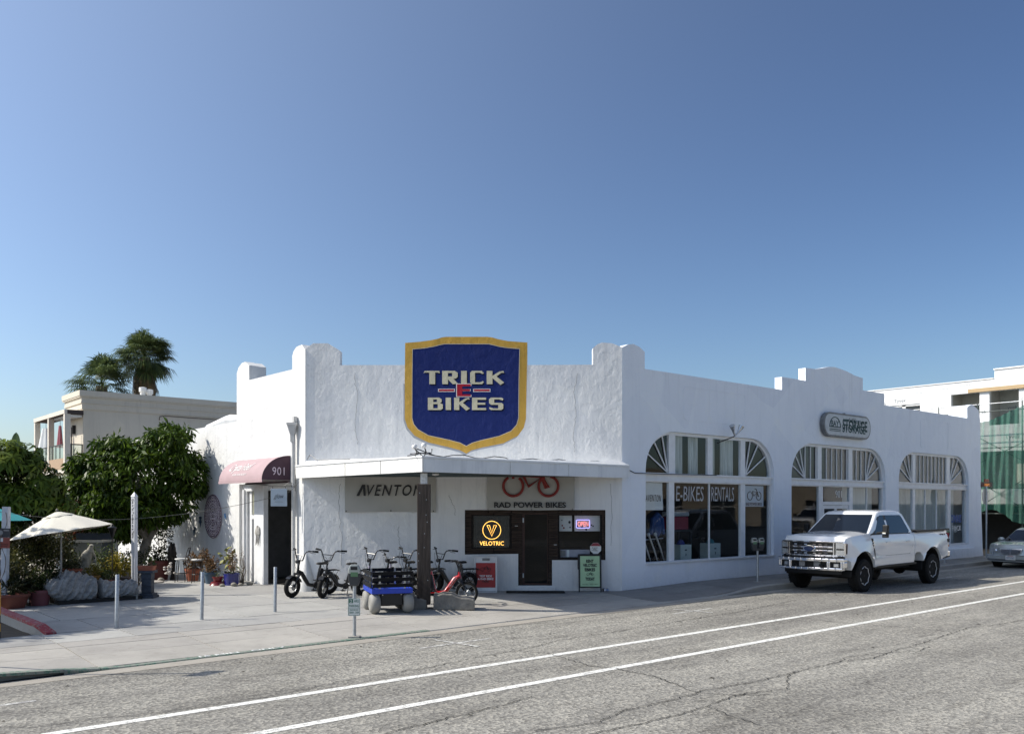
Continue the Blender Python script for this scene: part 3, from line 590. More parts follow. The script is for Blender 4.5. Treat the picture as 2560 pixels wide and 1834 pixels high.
t = thing('jacket', 'blue jacket hanging inside the nearest arched window', 'jacket', (17.81+2.75, 17.3, 1.35)); q_ = MB(); q_.tube([(-.28, 0, .1), (-.2, 0, .55), (0, 0, .68), (.2, 0, .55), (.28, 0, .1)], [.06, .08, .09, .08, .06], 8); q_.ell((0, 0, .35), (.2, .09, .34), 12, 8, .05); q_.build('body', mat('blue_cloth', (.012, .05, .18), .7), t, smooth=True); MB().tube([(0, 0, .7), (0, 0, 4)], .006, 5).build('hanger_cord', DARK, t)
# interior: floor, partitions, ceiling
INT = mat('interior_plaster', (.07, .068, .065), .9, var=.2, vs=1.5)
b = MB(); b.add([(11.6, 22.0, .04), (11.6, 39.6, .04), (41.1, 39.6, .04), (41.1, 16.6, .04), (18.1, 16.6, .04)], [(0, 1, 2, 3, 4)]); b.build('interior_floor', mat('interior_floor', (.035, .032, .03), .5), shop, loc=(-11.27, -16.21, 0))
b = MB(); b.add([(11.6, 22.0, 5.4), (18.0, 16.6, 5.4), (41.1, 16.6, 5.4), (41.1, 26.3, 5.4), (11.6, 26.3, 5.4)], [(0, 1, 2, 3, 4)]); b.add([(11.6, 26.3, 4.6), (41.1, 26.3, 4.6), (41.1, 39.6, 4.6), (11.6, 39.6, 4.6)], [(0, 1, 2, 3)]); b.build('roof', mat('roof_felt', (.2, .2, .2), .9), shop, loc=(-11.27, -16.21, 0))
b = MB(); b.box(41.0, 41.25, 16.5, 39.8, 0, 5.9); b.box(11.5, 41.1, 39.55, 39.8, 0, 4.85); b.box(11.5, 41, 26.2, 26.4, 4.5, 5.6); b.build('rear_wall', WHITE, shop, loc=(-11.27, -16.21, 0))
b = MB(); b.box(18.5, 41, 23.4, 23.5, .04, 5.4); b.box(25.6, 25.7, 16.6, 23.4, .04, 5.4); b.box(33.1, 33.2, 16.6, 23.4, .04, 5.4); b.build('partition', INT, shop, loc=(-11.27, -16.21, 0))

# slanting front: pilaster left and right, shield rising over the parapet
so = [(2.72, 6.72), (3.11, 6.75), (3.4, 6.79), (3.6, 6.83), (3.72, 6.87), (3.83, 6.885), (4.36, 6.885), (4.95, 6.885), (5.08, 6.87), (5.25, 6.82), (5.51, 6.77), (6.04, 6.73), (6.02, 5.66), (6.0, 4.66), (5.94, 4.42), (5.78, 4.2), (5.39, 4.0), (4.79, 3.88), (4.53, 3.81), (4.38, 3.72), (4.21, 3.81), (3.95, 3.88), (3.35, 4.02), (2.98, 4.2), (2.79, 4.42), (2.71, 4.66), (2.71, 5.66)]
si = [(2.92, 6.55), (3.23, 6.575), (3.49, 6.62), (3.66, 6.665), (3.8, 6.69), (4.36, 6.69), (4.98, 6.69), (5.1, 6.665), (5.27, 6.62), (5.5, 6.585), (5.83, 6.56), (5.81, 5.66), (5.80, 4.68), (5.75, 4.5), (5.6, 4.33), (5.27, 4.19), (4.79, 4.08), (4.55, 4.01), (4.38, 3.92), (4.21, 4.01), (3.95, 4.08), (3.35, 4.21), (3.07, 4.37), (2.95, 4.52), (2.91, 4.68), (2.91, 5.66)]
up = [(0, 3.0), (8.61, 3.0), (8.61, 6.6), (8.34, 6.71), (8.07, 6.73), (7.95, 6.69), (7.82, 6.58), (7.82, 6.13), (6.045, 6.12)] + [(x, z) for x, z in so[:12][::-1]] + [(2.715, 6.12), (.95, 6.12), (.95, 6.51), (.62, 6.71), (.22, 6.71), (0, 6.55)]
part(MB().wall(up, 0, .3), 'front_parapet', WHITE_ROUGH, FC)
GOLD = stucco('gold_paint', (.60, .36, .07), .22, 1.2); BLUE = stucco('shield_blue', (.010, .022, .125), .12, 1.2); CREAM = stucco('cream_letter_paint', (.56, .52, .38), .12, 1.); REDP = stucco('letter_red', (.36, .012, .03), .1, 1.); SHDW = stucco('letter_shadow_navy', (.004, .008, .03), .1)
sh = part(MB().wall(so, -.006, -.001), 'shield_sign', GOLD, FC)
sof = [(x + (.012 if x > 4.38 else -.012), z) for x, z in so[11:]] + [so[0]]
MB().wall([(x-.035, z-.05) for x, z in so[12:]], -.002, -.0005).build('painted_shadow', mat('grey_shadow_paint', (.36, .38, .41), .9), sh)
MB().wall(si, -.012, -.0065).build('blue_field', BLUE, sh)
lw = MB(); n = len(si)
for p, q in zip(si, si[1:]+si[:1]): lw.bar((p[0], -.0135, p[1]), (q[0], -.0135, q[1]), .014, .004, up=(0, 1, 0))
lw.build('keyline', mat('pale_gold_line', (.62, .55, .38), .7), sh)
# slab letters drawn on a 1 x 1 grid
GL = {'T': ([[(.0,.82),(.08,1),(.98,1),(1,.82),(.82,.88),(.72,.87),(.72,0),(.36,0),(.36,.87),(.12,.88)]], []),
 'R': ([[(0,0),(0,1),(.78,1),(.97,.86),(.97,.55),(.84,.42),(.7,.40),(1.0,.03),(.66,0),(.36,.36),(.36,0)]], [[(.36,.58),(.62,.58),(.62,.84),(.36,.84)]]),
 'I': ([[(0,0),(0,1),(1,1),(1,0)]], []),
 'C': ([[(.14,0),(0,.13),(0,.87),(.14,1),(.86,1),(1,.84),(.93,.76),(.72,.86),(.36,.86),(.36,.14),(.74,.14),(.95,.24),(1,.14),(.86,0)]], []),
 'K': ([[(0,0),(0,1),(.33,1),(.33,.62),(.72,.95),(.95,1),(1,.85),(.84,.86),(.56,.58),(1,.12),(.78,-.06),(.33,.46),(.33,0)]], []),
 'B': ([[(0,0),(0,1),(.76,1),(.92,.88),(.92,.66),(.82,.56),(1,.46),(1,.12),(.86,0)]], [[(.36,.64),(.6,.64),(.6,.86),(.36,.86)], [(.36,.14),(.66,.14),(.66,.48),(.36,.48)]]),
 'E': ([[(0,0),(0,1),(1,1),(1,.83),(.38,.83),(.38,.59),(.94,.59),(.94,.43),(.38,.43),(.38,.16),(1,.16),(1,0)]], []),
 'S': ([[(.0,.1),(.02,.24),(.3,.13),(.64,.13),(.64,.42),(.14,.42),(0,.54),(0,.88),(.14,1),(.9,1),(1,.9),(.96,.76),(.7,.86),(.36,.86),(.36,.58),(.88,.58),(1,.46),(1,.12),(.86,0),(.14,0)]], [])}
def letters(word, spans, z0, z1, m, y, dx=0, dz=0, th=.004, name='letter'):
    for ch, (a, c) in zip(word, spans):
        ps, hs = GL[ch]; f = lambda p: (a + (c-a)*p[0] + dx, z0 + (z1-z0)*p[1] + dz)
        MB().wall([f(p) for p in ps[0]], y-th, y, [[f(p) for p in h] for h in hs]).build(name, m, sh)
X = lambda px: 3.22 + (px-448)*(5.41-3.22)/(1355-448)
tr = [(X(448), X(630)), (X(658), X(838)), (X(870), X(935)), (X(972), X(1125)), (X(1158), X(1355))]; bi = [(X(497), X(665)), (X(697), X(757)), (X(792), X(968)), (X(993), X(1152)), (X(1185), X(1345))]
for w_, s_, z0, z1 in (('TRICK', tr, 5.60, 5.96), ('BIKES', bi, 4.90, 5.235)):
    letters(w_, s_, z0, z1, SHDW, -.0125, .03, -.04, .003, 'letter_shadow'); letters(w_, s_, z0, z1, CREAM, -.016)
KW = mat('white_keyline', (.7, .68, .66), .7)
letters('E', [(X(815), X(988))], 5.25, 5.615, KW, -.0205, name='letter_outline'); letters('E', [(X(824), X(980))], 5.268, 5.597, REDP, -.025)
for a, c in ((612, 800), (1006, 1200)):
    MB().box(X(a), X(c), -.021, -.0125, 5.39, 5.475).build('bar_outline', KW, sh); MB().box(X(a+8), X(c-8), -.025, -.0215, 5.407, 5.458).build('red_bar', REDP, sh)

# lower front with door and two windows in a panel of dark brushwood
lo = [(-.03, -.1), (8.61, -.1), (8.61, 3.1), (-.03, 3.1)]
pan = [(4.34, .98), (5.79, 1.0), (5.79, .14), (6.71, .14), (6.71, .83), (8.16, .83), (8.16, 2.19), (4.34, 2.19)]
part(MB().wall(lo, -.02, .2, [pan]), 'front_wall', WHITE, FC)
REED = mat('brushwood', (.06, .040, .03), .85, var=.7, vs=8, bmp=.3, bs=30, stretch=(.3, 1, 6)); REEDB = mat('dark_board', (.012, .009, .008), .9)
op = [[(4.52, 1.13), (5.59, 1.13), (5.59, 2.06), (4.52, 2.06)], [(5.9, .15), (6.6, .15), (6.6, 2.1), (5.9, 2.1)], [(6.88, .87), (8.05, .87), (8.05, 2.07), (6.88, 2.07)]]
bp = part(MB().wall([(x + (.004 if x < 6 else -.004)*0, z) for x, z in pan], .05, .12, op), 'brushwood_panel', REEDB, FC)
rd = MB(); rs_ = random.Random(3); z = .16
def inside(x, z): 
    if not (4.34 < x < 8.16 and z < 2.19): return False
    if x < 5.79 and z < 1.0: return False
    if x > 6.71 and z < .83: return False
    return not any(o[0][0] < x < o[1][0] and o[0][1] < z < o[2][1] for o in op)
while z < 2.19:
    run = None; x = 4.345
    while x <= 8.17:
        i = inside(x, z)
        if i and run is None: run = x
        if (not i or x > 8.14) and run is not None:
            if x-run > .05:
                L = x-run; k = max(1, int(L/.55)); 
                for j in range(k):
                    a, c = run+L*j/k + rs_.uniform(0, .02), run+L*(j+1)/k - rs_.uniform(0, .02); y = .035+rs_.uniform(-.012, .01)
                    rd.tube([(a, y, z+rs_.uniform(-.006, .006)), ((a+c)/2, y-.008, z+rs_.uniform(-.01, .01)), (c, y, z+rs_.uniform(-.006, .006))], rs_.uniform(.007, .014), 4)
            run = None
        x += .02
    z += .021
tag(rd.build('reed', REED, bp), kind='stuff')
for o, nm in ((op[0], 'window'), (op[2], 'window')):
    (a, z0), (c, z1) = o[0], o[2]
    wn = part(MB().wall([(a, z0), (c, z0), (c, z1), (a, z1)], .06, .11, [[(a+.03, z0+.03), (c-.03, z0+.03), (c-.03, z1-.03), (a+.03, z1-.03)]]), nm, REEDB, FC); MB().sheet([(a+.03, z0+.03), (c-.03, z0+.03), (c-.03, z1-.03), (a+.03, z1-.03)], .085).build('pane', FGLASS, wn)
DW = mat('red_brown_wood', (.05, .02, .013), .6, var=.3, vs=5, stretch=(4, 1, .3))
dr = part(MB().wall([(5.9, .15), (6.6, .15), (6.6, 2.1), (5.9, 2.1)], .06, .10, [[(5.97, .2), (6.58, .2), (6.58, 2.07), (5.97, 2.07)]]), 'front_door', DW, FC); MB().sheet([(5.97, .2), (6.58, .2), (6.58, 2.07), (5.97, 2.07)], .085).build('pane', FGLASS, dr)
for z in (.35, 1.85): MB().box(5.91, 5.945, .045, .06, z, z+.12).build('hinge', STEEL, dr)
b = MB(); b.box(5.7, 6.8, -.1, -.022, -.05, .09); part(b, 'door_step', WHITE, FC, bevel=.02)
for x, z in ((5.72, 1.75), (6.78, 1.24)): MB().box(x-.02, x+.06, .0, .02, z, z+.012).build('label_strip', WHITEP, bp)
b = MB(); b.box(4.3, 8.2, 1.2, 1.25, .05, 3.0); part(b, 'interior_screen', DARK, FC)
b = MB(); b.box(-.05, 8.6, -.028, -.0205, 2.2, 2.24); 
# soffit, canopy fascias, sloping top
canopy = MB(); c3 = [(-.10, 5.78, 0), (-.10, -.13, 0), (6.7, -.13, 0), (6.52, .02, 0), (.02, 5.58, 0)]
canopy.add([(x, y, 3.085) for x, y, _ in c3] + [(-.1, 5.78, 3.40), (-.1, -.13, 3.385), (6.7, -.13, 3.40), (6.55, .0, 3.5), (.03, 5.57, 3.52)], [(0, 1, 2, 3, 4), (9, 8, 7, 6, 5), (0, 5, 6, 1), (1, 6, 7, 2), (2, 7, 8, 3), (3, 8, 9, 4), (4, 9, 5, 0)])
cn = canopy.build('canopy', stucco('canopy_flashing', (.78, .78, .77), .1, .6), shop)
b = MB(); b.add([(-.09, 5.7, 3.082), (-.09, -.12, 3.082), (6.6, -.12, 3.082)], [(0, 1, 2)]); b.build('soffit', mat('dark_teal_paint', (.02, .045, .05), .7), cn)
b = MB(); b.box(-.14, -.104, -.16, 5.85, 3.05, 3.37); b.build('fascia_board', FASCIA, cn, bevel=.004)
b = MB(); b.box(-.10, 6.62, -.17, -.134, 3.05, 3.355); b.build('fascia_board', stucco('fascia_blue_white', (.72, .74, .76), .2, .5), cn, bevel=.004)
b = MB(); b.box(-.16, -.10, -.18, 5.86, 3.372, 3.41); b.box(-.10, 6.64, -.19, -.13, 3.357, 3.40); b.build('drip_edge', TRIM, cn)
for y in (1.55, 3.2): b = MB(); b.box(-.145, -.1405, y, y+.01, 3.055, 3.365); b.build('board_joint', INK, cn)
for x in (2.4, 4.35): b = MB(); b.box(x, x+.008, -.1745, -.1705, 3.055, 3.35); b.build('board_joint', mat('dirt', (.3, .3, .29), .9), cn)
b = MB(); b.ell((1.05, 1.0, 3.06), (.09, .09, .04), 12, 6); b.build('soffit_light', mat('milk_glass', (.6, .6, .58), .3), cn, smooth=True)

# side wall in the sun: two pilasters, low wall beyond, entrance with awning
sl_ = [(-18, -.2), (-4.3, -.2), (-4.3, 2.96), (-.78, 2.96), (-.78, -.2), (.02, -.2), (.02, 6.53), (-.18, 6.7), (-.5, 6.68), (-.68, 6.58), (-.75, 6.46), (-.75, 6.09), (-3.58, 6.1), (-3.58, 6.55), (-3.86, 6.69), (-4.1, 6.68), (-4.36, 6.57), (-4.49, 6.4), (-4.49, 4.92), (-18, 4.87)]
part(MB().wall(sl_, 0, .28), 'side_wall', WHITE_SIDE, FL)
b = MB(); b.wall([(-4.48, 5.0), (-3.59, 5.0), (-3.59, 6.54), (-3.87, 6.68), (-4.1, 6.67), (-4.35, 6.56), (-4.48, 6.39)], .281, .55); part(b, 'pilaster_return', WHITE_SIDE, FL)
b = MB(); b.box(-18.1, -17.75, -.06, .3, 4.5, 4.6); part(b, 'wall_cap', WHITE_SIDE, FL)
b = MB(); b.tube([(-5.1, .5, 4.95), (-5.3, .5, 5.06), (-6.2, .5, 5.1), (-8.0, .5, 4.98)], [.1, .16, .2, .12], 8); part(b, 'roof_vent_cover', mat('pale_membrane', (.62, .63, .64), .6), FL, smooth=True)
for cx, r0 in ((-4.62, .34), (.03, .33)):
    b = MB(); b.lathe([(r0, -.12), (r0*.86, .05), (r0*.6, .38), (r0*.3, .72), (.02, 1.0)], 20, (cx, .03, 0)); part(b, 'wall_foot', WHITE_SIDE, FL, smooth=True)
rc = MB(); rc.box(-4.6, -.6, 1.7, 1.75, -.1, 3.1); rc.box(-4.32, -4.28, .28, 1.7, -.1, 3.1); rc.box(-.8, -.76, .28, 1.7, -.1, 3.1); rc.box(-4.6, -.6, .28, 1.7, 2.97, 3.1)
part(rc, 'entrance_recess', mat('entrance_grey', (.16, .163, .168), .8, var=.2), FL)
b = MB(); b.box(-4.3, -.78, .0, 1.7, -.12, .0); part(b, 'threshold', CONC2, FL)
ef = MB(); ef.wall([(-4.29, 0), (-4.05, 0), (-4.05, 2.75), (-.80, 2.75), (-.80, 2.95), (-4.29, 2.95)], .12, .30); ef.box(-4.2, -4.12, .06, .119, 0, 2.8); ef.box(-4.0, -3.85, .2, .34, 0, 2.75)
ef = part(ef, 'entrance_frame', TRIM, FL)
b = MB(); b.wall([(-3.84, 0), (-3.22, 0), (-3.22, 2.02), (-3.84, 2.02)], .16, .26, [[(-3.74, 0), (-3.34, 0), (-3.34, 1.9), (-3.74, 1.9)]]); b.build('side_door_frame', TRIM, ef)
b = MB(); b.box(-3.73, -3.55, .4, .44, 0, 1.88); b.box(-3.68, -3.6, .38, .4, .2, 1.7); b.build('side_door', mat('grey_door_paint', (.33, .34, .36), .6), ef)
b = MB(); b.box(-3.55, -3.34, .3, .32, 0, 1.9); b.build('door_gap', DARK, ef)  # black sheet painting the shade behind the half-open door
GB = mat('glass_block', (.42, .42, .30), .15, var=.25, vs=20); gb = MB()
for i in range(6):
    for j in range(7): gb.box(-3.78+.093*i, -3.78+.093*i+.083, .22, .3, 2.05+.097*j, 2.05+.097*j+.087)
q = gb.build('glass_blocks', GB, ef, bevel=.008); q['kind'] = 'stuff'
b = MB(); b.box(-3.8, -3.2, .3, .32, 2.03, 2.75); b.build('mortar_back', mat('pale_mortar', (.5, .5, .42), .8), ef)
b = MB(); b.box(-3.18, -2.52, -.03, .12, -.05, 2.9); b.build('entrance_post', TRIM, ef, bevel=.01)
for x0, x1, y, c in ((-2.1, -1.55, 1.62, (.012, .013, .016)), (-1.25, -.9, 1.3, (.012, .012, .013))): b = MB(); b.box(x0, x1, y, y+.05, .5 if x0 < -2 else 0, 2.2 if x0 < -2 else 2.3); b.build('door_panel', mat('dark_panel_%d' % (x0*-100), c, .4), ef)
b = MB(); b.box(-1.62, -1.2, 1.2, 1.24, .05, 2.9); b.build('door_leaf', mat('grey_leaf', (.42, .43, .44), .6), ef)
b = MB(); b.ell((-2.86, -.06, 1.55), (.13, .05, .16), 10, 7, .25); [b.tube([(-2.93+.04*i, -.06, 1.45), (-2.95+.05*i, -.08, 1.12+.03*(i % 3))], [.02, .006], 5) for i in range(5)]
q = b.build('driftwood_hanging', mat('bleached_driftwood', (.34, .33, .31), .9, var=.4, vs=20, bmp=.3), None, loc=(11.27, 21.81, 0), rz=-PI/2, smooth=True); tag(q, 'bleached driftwood and shell bundle hanging on the white entrance post', 'ornament')
# downspout with funnel head
b = MB(); b.tube([(-.48, -.1, -.05), (-.48, -.1, 4.2)], .055, 10); ds = part(b, 'downspout', mat('grey_white_pipe', (.50, .50, .49), .5), FL, smooth=True)
b = MB(); b.lathe([(.075, 4.05), (.08, 4.25), (.17, 4.5), (.19, 4.52), (.19, 4.58)], 4, (-.48, -.12, 0)); b.box(-.53, -.4, -.13, -.02, 4.6, 4.75); b.build('rain_head', mat('grey_white_pipe', (.50, .50, .49), .5), ds)
# awning: quarter barrel
AW = mat('dusty_pink_canvas', (.40, .285, .30), .8, var=.08, vs=2.5, bmp=.1, bs=80); AWD = mat('plum_canvas', (.075, .038, .055), .8, var=.15)
th = np.linspace(0, PI/2, 15); prof = [(-.84*math.cos(a), 3.02+.67*math.sin(a)) for a in th]     # y, z
aw = grid('awning', AW, lambda u, v: (-3.82+2.96*u, -.84*np.cos(v*PI/2), 3.02+.67*np.sin(v*PI/2)-.012*np.abs(np.sin(u*PI*5))), 60, 14, shop, FL['loc'], FL['rz'])
for x in (-3.82, -.865):
    b = MB(); b.prism([(0, 3.02)] + prof, x, x+.005, 'yz'); b.build('end_panel', AWD, aw)
b = MB(); b.box(-3.83, -.85, -.85, -.835, 2.95, 3.03); b.build('valance', AW, aw)
b = MB(); b.tube([(-.86, -.84*math.cos(a), 3.02+.67*math.sin(a)) for a in th], .012, 6); b.tube([(-3.8, -.83, 2.97), (-.86, -.83, 2.97)], .015, 6); b.tube([(-3.8, -.02, 2.97), (-.86, -.02, 2.97)], .02, 6); b.build('awning_frame', mat('plum_frame', (.06, .03, .045), .6), aw)
t_ = text('901', mat('pale_pink_print', (.72, .6, .68), .6), aw, .36, .22, 0, 0, 0, name='house_number', loc=(-.855, -.36, 3.26), rot=(0, 0, PI/2), bold=-.002, sp=1.1)
def onbarrel(o, x, a0):
    for v in o.data.vertices:
        a = a0 + v.co.z/.75; rr = -v.co.y + .006; v.co = (x + v.co.x, -(.84+rr)*math.cos(a), 3.02+(.67+rr)*math.sin(a))
onbarrel(text('Crystal Reef', WHITEP, aw, 1.45, .36, 0, 0, 0, name='awning_script', shear=.45, bold=-.006), -2.55, R(33)); onbarrel(text('HAIR SKIN BODY', WHITEP, aw, .95, .06, 0, 0, 0, name='awning_script'), -2.42, R(15))

# hairline cracks in the front stucco
for pts in ([(2.55, 1.75), (2.52, 1.5), (2.6, 1.2), (2.57, .8), (2.62, .4)], [(.95, 2.9), (.93, 2.2), (1.0, 1.3), (.97, .6)], [(3.9, 2.6), (4.05, 2.3), (4.1, 2.0)], [(7.4, 5.9), (7.3, 5.4), (7.36, 4.8), (7.28, 4.2), (7.33, 3.7)], [(1.35, 5.9), (1.42, 5.3), (1.36, 4.5), (1.44, 3.9)], [(8.3, 2.9), (8.34, 2.1), (8.3, 1.1)]):
    q = MB(); P_ = []
    for (xa, za), (xb, zb) in zip(pts[:-1], pts[1:]):
        for i in range(8): P_.append((xa+(xb-xa)*i/8 + random.gauss(0, .012), (-.001 if za > 3.3 else -.021), za+(zb-za)*i/8))
    q.tube(P_, .0045, 4); part(q, 'hairline_crack', mat('crack_grey', (.26, .26, .25), .9), FC)
# ---------------------------------------------------------------- post, blocks, banners and signs at the forecourt
CA = -.7083                                             # heading of the slanting front
def onC(s, z, off=.0): return (11.27 + .7596*s - .6504*off, 21.81 - .6504*s - .7596*off, z)
POSTW = mat('weathered_timber', (.05, .038, .031), .9, var=.55, vs=5, bmp=.5, bs=14, stretch=(5, 5, .35))
t = thing('canopy_post', 'dark weathered timber post carrying the corner of the canopy', 'post', (11.33, 16.27, 0), R(-38))
b = MB(); n = 4
prof = [(-.145, -.145), (.145, -.145), (.145, .145), (-.145, .145)]
b.prism(prof, .1, 2.79, 'xy'); b.build('timber', POSTW, t, bevel=.012)
b = MB(); 
for i in range(9): x = random.uniform(-.12, .12); z = random.uniform(.3, 2.7); b.box(x-.008, x+.008, -.149, -.146, z-.01, z+.01)
b.build('nail_head', STEEL, t); 
b = MB(); b.box(-.075, .075, -.075, .075, 2.79, 3.03); b.build('steel_neck', mat('chipped_white_paint', (.55, .55, .53), .7, var=.4, vs=14), t); b = MB(); b.box(-.14, .14, -.1, .1, 3.03, 3.05); b.build('steel_plate', BLACK, t)
ROCK = mat('old_concrete_block', (.2, .19, .17), .95, var=.3, vs=5, bmp=.7, bs=9)
for (x, y, L, h, hr, lab) in ((10.83, 16.42, .55, .27, .2, 'low broken concrete block left of the timber post by the cart wheel'), (11.38, 15.98, .92, .33, .2, 'long broken concrete block right of the timber post by the red bike')):
    q = MB(); k = 9
    P = [(L*i/k, (h if i < 4 else hr + (h-hr)*(1-(i-4)/5))*(1+random.uniform(-.1, .1))) for i in range(k+1)]
    q.prism([(L, -.02), (0, -.02)] + P, 0, .5); o = q.build('concrete_block', ROCK, None, loc=(x, y, 0), rz=R(-38), bevel=.03); tag(o, lab, 'concrete block')
BAN = mat('grey_banner_vinyl', (.42, .41, .38), .7, var=.06, vs=2)
t = thing('banner', 'grey vinyl banner reading AVENTON hung left of the timber post', 'banner', onC(1.1, 2.12, .07), CA)
grid('sheet', BAN, lambda u, v: (2.46*u, -.05*np.sin(u*PI)*v - .02*np.sin(u*7+v*4), (.02*np.sin(u*PI)) + v*(1.0 - .06*np.sin(u*PI))), 40, 14, t)
text('VENTON', INK, t, 1.52, .30, 1.37, -.075, .60, shear=.3, bold=.012, sp=1.25); b = MB(); b.prism([(.32, .45), (.40, .45), (.50, .66), (.515, .45), (.58, .45), (.555, .75), (.475, .75)], -.083, -.079); b.build('lettering', INK, t)
b = MB(); [b.lathe([(.018, -.0), (.018, .01)], 8, (x, -.06, z), 'y') for x, z in ((.04, .04), (1.25, .05), (2.4, .04))]; b.build('eyelet', INK, t)
t = thing('banner', 'grey vinyl banner with a red bicycle outline and RAD POWER BIKES over the shop door', 'banner', onC(4.95, 2.2, .07), CA)
grid('sheet', BAN, lambda u, v: (2.36*u, -.03*np.sin(u*9)*v*.6 - .02, v*(.93) - .02*np.sin(u*PI)*(1-v)), 30, 10, t)
RADR = mat('banner_red', (.24, .03, .025), .7); cycle(t, RADR, 1.18, .63, .475, -.06, .085)
text('RAD POWER BIKES', INK, t, 1.94, .155, 1.16, -.06, .125, bold=.03)
for x in (.02, 1.2, 2.3): b = MB(); b.tube([(x, -.03, .03), (x+.01, -.03, -.06)], .006, 5); b.build('tie_cord', INK, t)
# neon signs
def neon(paths, r): 
    b = MB()
    for p in paths: b.tube(p, r, 6)
    return b
YEL = emit('neon_yellow', (1., .50, .10), 2.6); VIO = emit('neon_violet', (.42, .38, 1.), 1.7); PNK = emit('neon_pink', (1., .28, .25), 1.5)
t = thing('neon_sign', 'yellow neon sign with a circled V over VELOTRIC in the left window of the front', 'neon sign', onC(5.07, 1.2, -.11), CA)
circ = [(.245*math.cos(a), 0, .44+.245*math.sin(a)) for a in np.linspace(0, 2*PI, 41)]; neon([circ], .0085).build('ring_tube', YEL, t)
V1 = [(-.13, 0, .57), (-.06, 0, .57), (.0, 0, .36), (.06, 0, .57), (.13, 0, .57), (.0, 0, .28), (-.13, 0, .57)]; neon([V1], .0085).build('letter_tube', YEL, t)
text('VELOTRIC', YEL, t, .66, .11, 0, 0, .08, bold=.0, name='neon_lettering'); b = MB(); b.box(-.5, .48, .05, .06, -.05, .85); b.build('backing_board', mat('black_board', (.008, .008, .01), .2), t)
t = thing('neon_sign', 'small violet framed neon sign reading OPEN in the right window of the front', 'neon sign', onC(7.555, 1.7, -.06), CA)
neon([[(x, 0, z) for x, z in rrect(-.18, .18, 0, .22, .03) + [(.18, .19)]]], .009).build('frame_tube', VIO, t); text('OPEN', PNK, t, .29, .13, 0, 0, .11, bold=-.004, name='neon_lettering')
t = thing('dotted_panel', 'white card panels with red and black spots behind the OPEN sign', 'panel', onC(6.9, 1.58, -.16), CA)
for a, c in ((0, .36), (.43, 1.13)):
    b = MB(); b.box(a, c, .0, .01, .03, .46); q = b.build('card', mat('card_white', (.62, .60, .57), .7), t)
    for i in range(7 if c > 1 else 5):
        x = random.uniform(a+.04, c-.04); z = random.uniform(.07, .42); r = random.uniform(.012, .035); MB().wall([(x+r*math.cos(A_), z+r*1.15*math.sin(A_)) for A_ in np.linspace(0, 2*PI, 12)[:-1]], -.004, -.001).build('spot', random.choice([mat('spot_red', (.2, .015, .015), .7), INK]), q)
t = thing('window_sticker', 'white eight-sided sign with a red cap in the lower right window corner of the front', 'sign', onC(7.89, 1.15, .02), CA)
MB().wall([(.16*math.cos(R(22.5+45*i)), .16*math.sin(R(22.5+45*i))) for i in range(8)], 0, .006).build('plate', WHITEP, t); MB().wall([(-.06, .144), (-.145, .06), (.145, .06), (.06, .144)], -.004, -.001).build('red_cap', mat('dull_red', (.3, .06, .07), .7), t); text('BE DRIVEN\nBIKES\nAVAILABLE', INK, t, .17, .10, -.02, -.004, -.02)
t = thing('window_box', 'long pale carton lying on the sill inside the right front window', 'box', onC(6.95, .9, -.2), CA); MB().box(0, .8, 0, .2, 0, .2).build('carton', mat('pale_lilac_card', (.42, .40, .46), .7), t); MB().box(.0, .14, -.004, -.001, .02, .18).build('label', mat('grey_print', (.2, .2, .2), .7), t); MB().box(.17, .24, -.004, -.001, .0, .2).build('label', WHITEP, t)
# A-boards
def aboard(name, lab, loc, rz, w, h, frame, face, top, bot, legs):
    t = thing(name, lab, 'sign', loc, rz)
    for s, y0, y1 in ((0, .03, .16), (1, .50, .36)):
        q = MB(); e = .035
        for (xa, za, xb, zb) in ((0, 0, 0, 1), (1, 0, 1, 1), (0, 0, 1, 0), (0, 1, 1, 1)):
            if legs and za == zb == 0: za = zb = bot/h
            q.bar((w*xa, y0+(y1-y0)*za, h*za), (w*xb, y0+(y1-y0)*zb, h*zb), e, e)
        q.build('frame', frame, t, bevel=.006)
        d = (y1-y0)/h; q = MB(); zb = .03 if not legs else bot; q.add([(.01, y0+d*zb+.004, zb), (w-.01, y0+d*zb+.004, zb), (w-.01, y0+d*h+.004, h), (.01, y0+d*h+.004, h)], [(0, 1, 2, 3)]); q.build('panel', frame, t)
        if s == 0:
            f = lambda z, y0=y0, d=d: y0 + d*z - .006
            q = MB(); q.add([(.03, f(bot), bot), (w-.03, f(bot), bot), (w-.03, f(top), top), (.03, f(top), top)], [(0, 1, 2, 3)]); q.build('poster', face, t); T = f
    return t, (lambda z: T(z) - .004)
WPL = mat('white_plastic', (.66, .66, .66), .35)
def btext(s_, m, t, w, h, x, z, f, bold=.0): text(s_, m, t, w, h, 0, 0, 0, rot=(-math.atan(.143), 0, 0), loc=(x, f(z)-.002, z), bold=bold)
def bcycle(t, x, z, s_, f): o = cycle(t, INK, 0, 0, s_, 0, .09); o.location = (x, f(z)-.004, z); o.rotation_euler = (-math.atan(.143), 0, 0)
t, f = aboard('sandwich_board', 'white plastic sandwich board with a red poster TEST RIDE A RAD EBIKE HERE', onC(4.63, .0, .52), CA+.02, .58, .93, WPL, mat('poster_red', (.36, .025, .022), .5), .78, .13, False)
b = MB(); b.box(.2, .4, .13, .18, .84, .90); b.build('handle', GREYP, t); bcycle(t, .29, .61, .085, f); btext('RAD POWER BIKES', INK, t, .26, .025, .29, .515, f)
btext('TEST RIDE\nA RAD EBIKE', WHITEP, t, .42, .13, .29, .395, f, .02); btext('HERE', INK, t, .17, .05, .29, .29, f, .02)
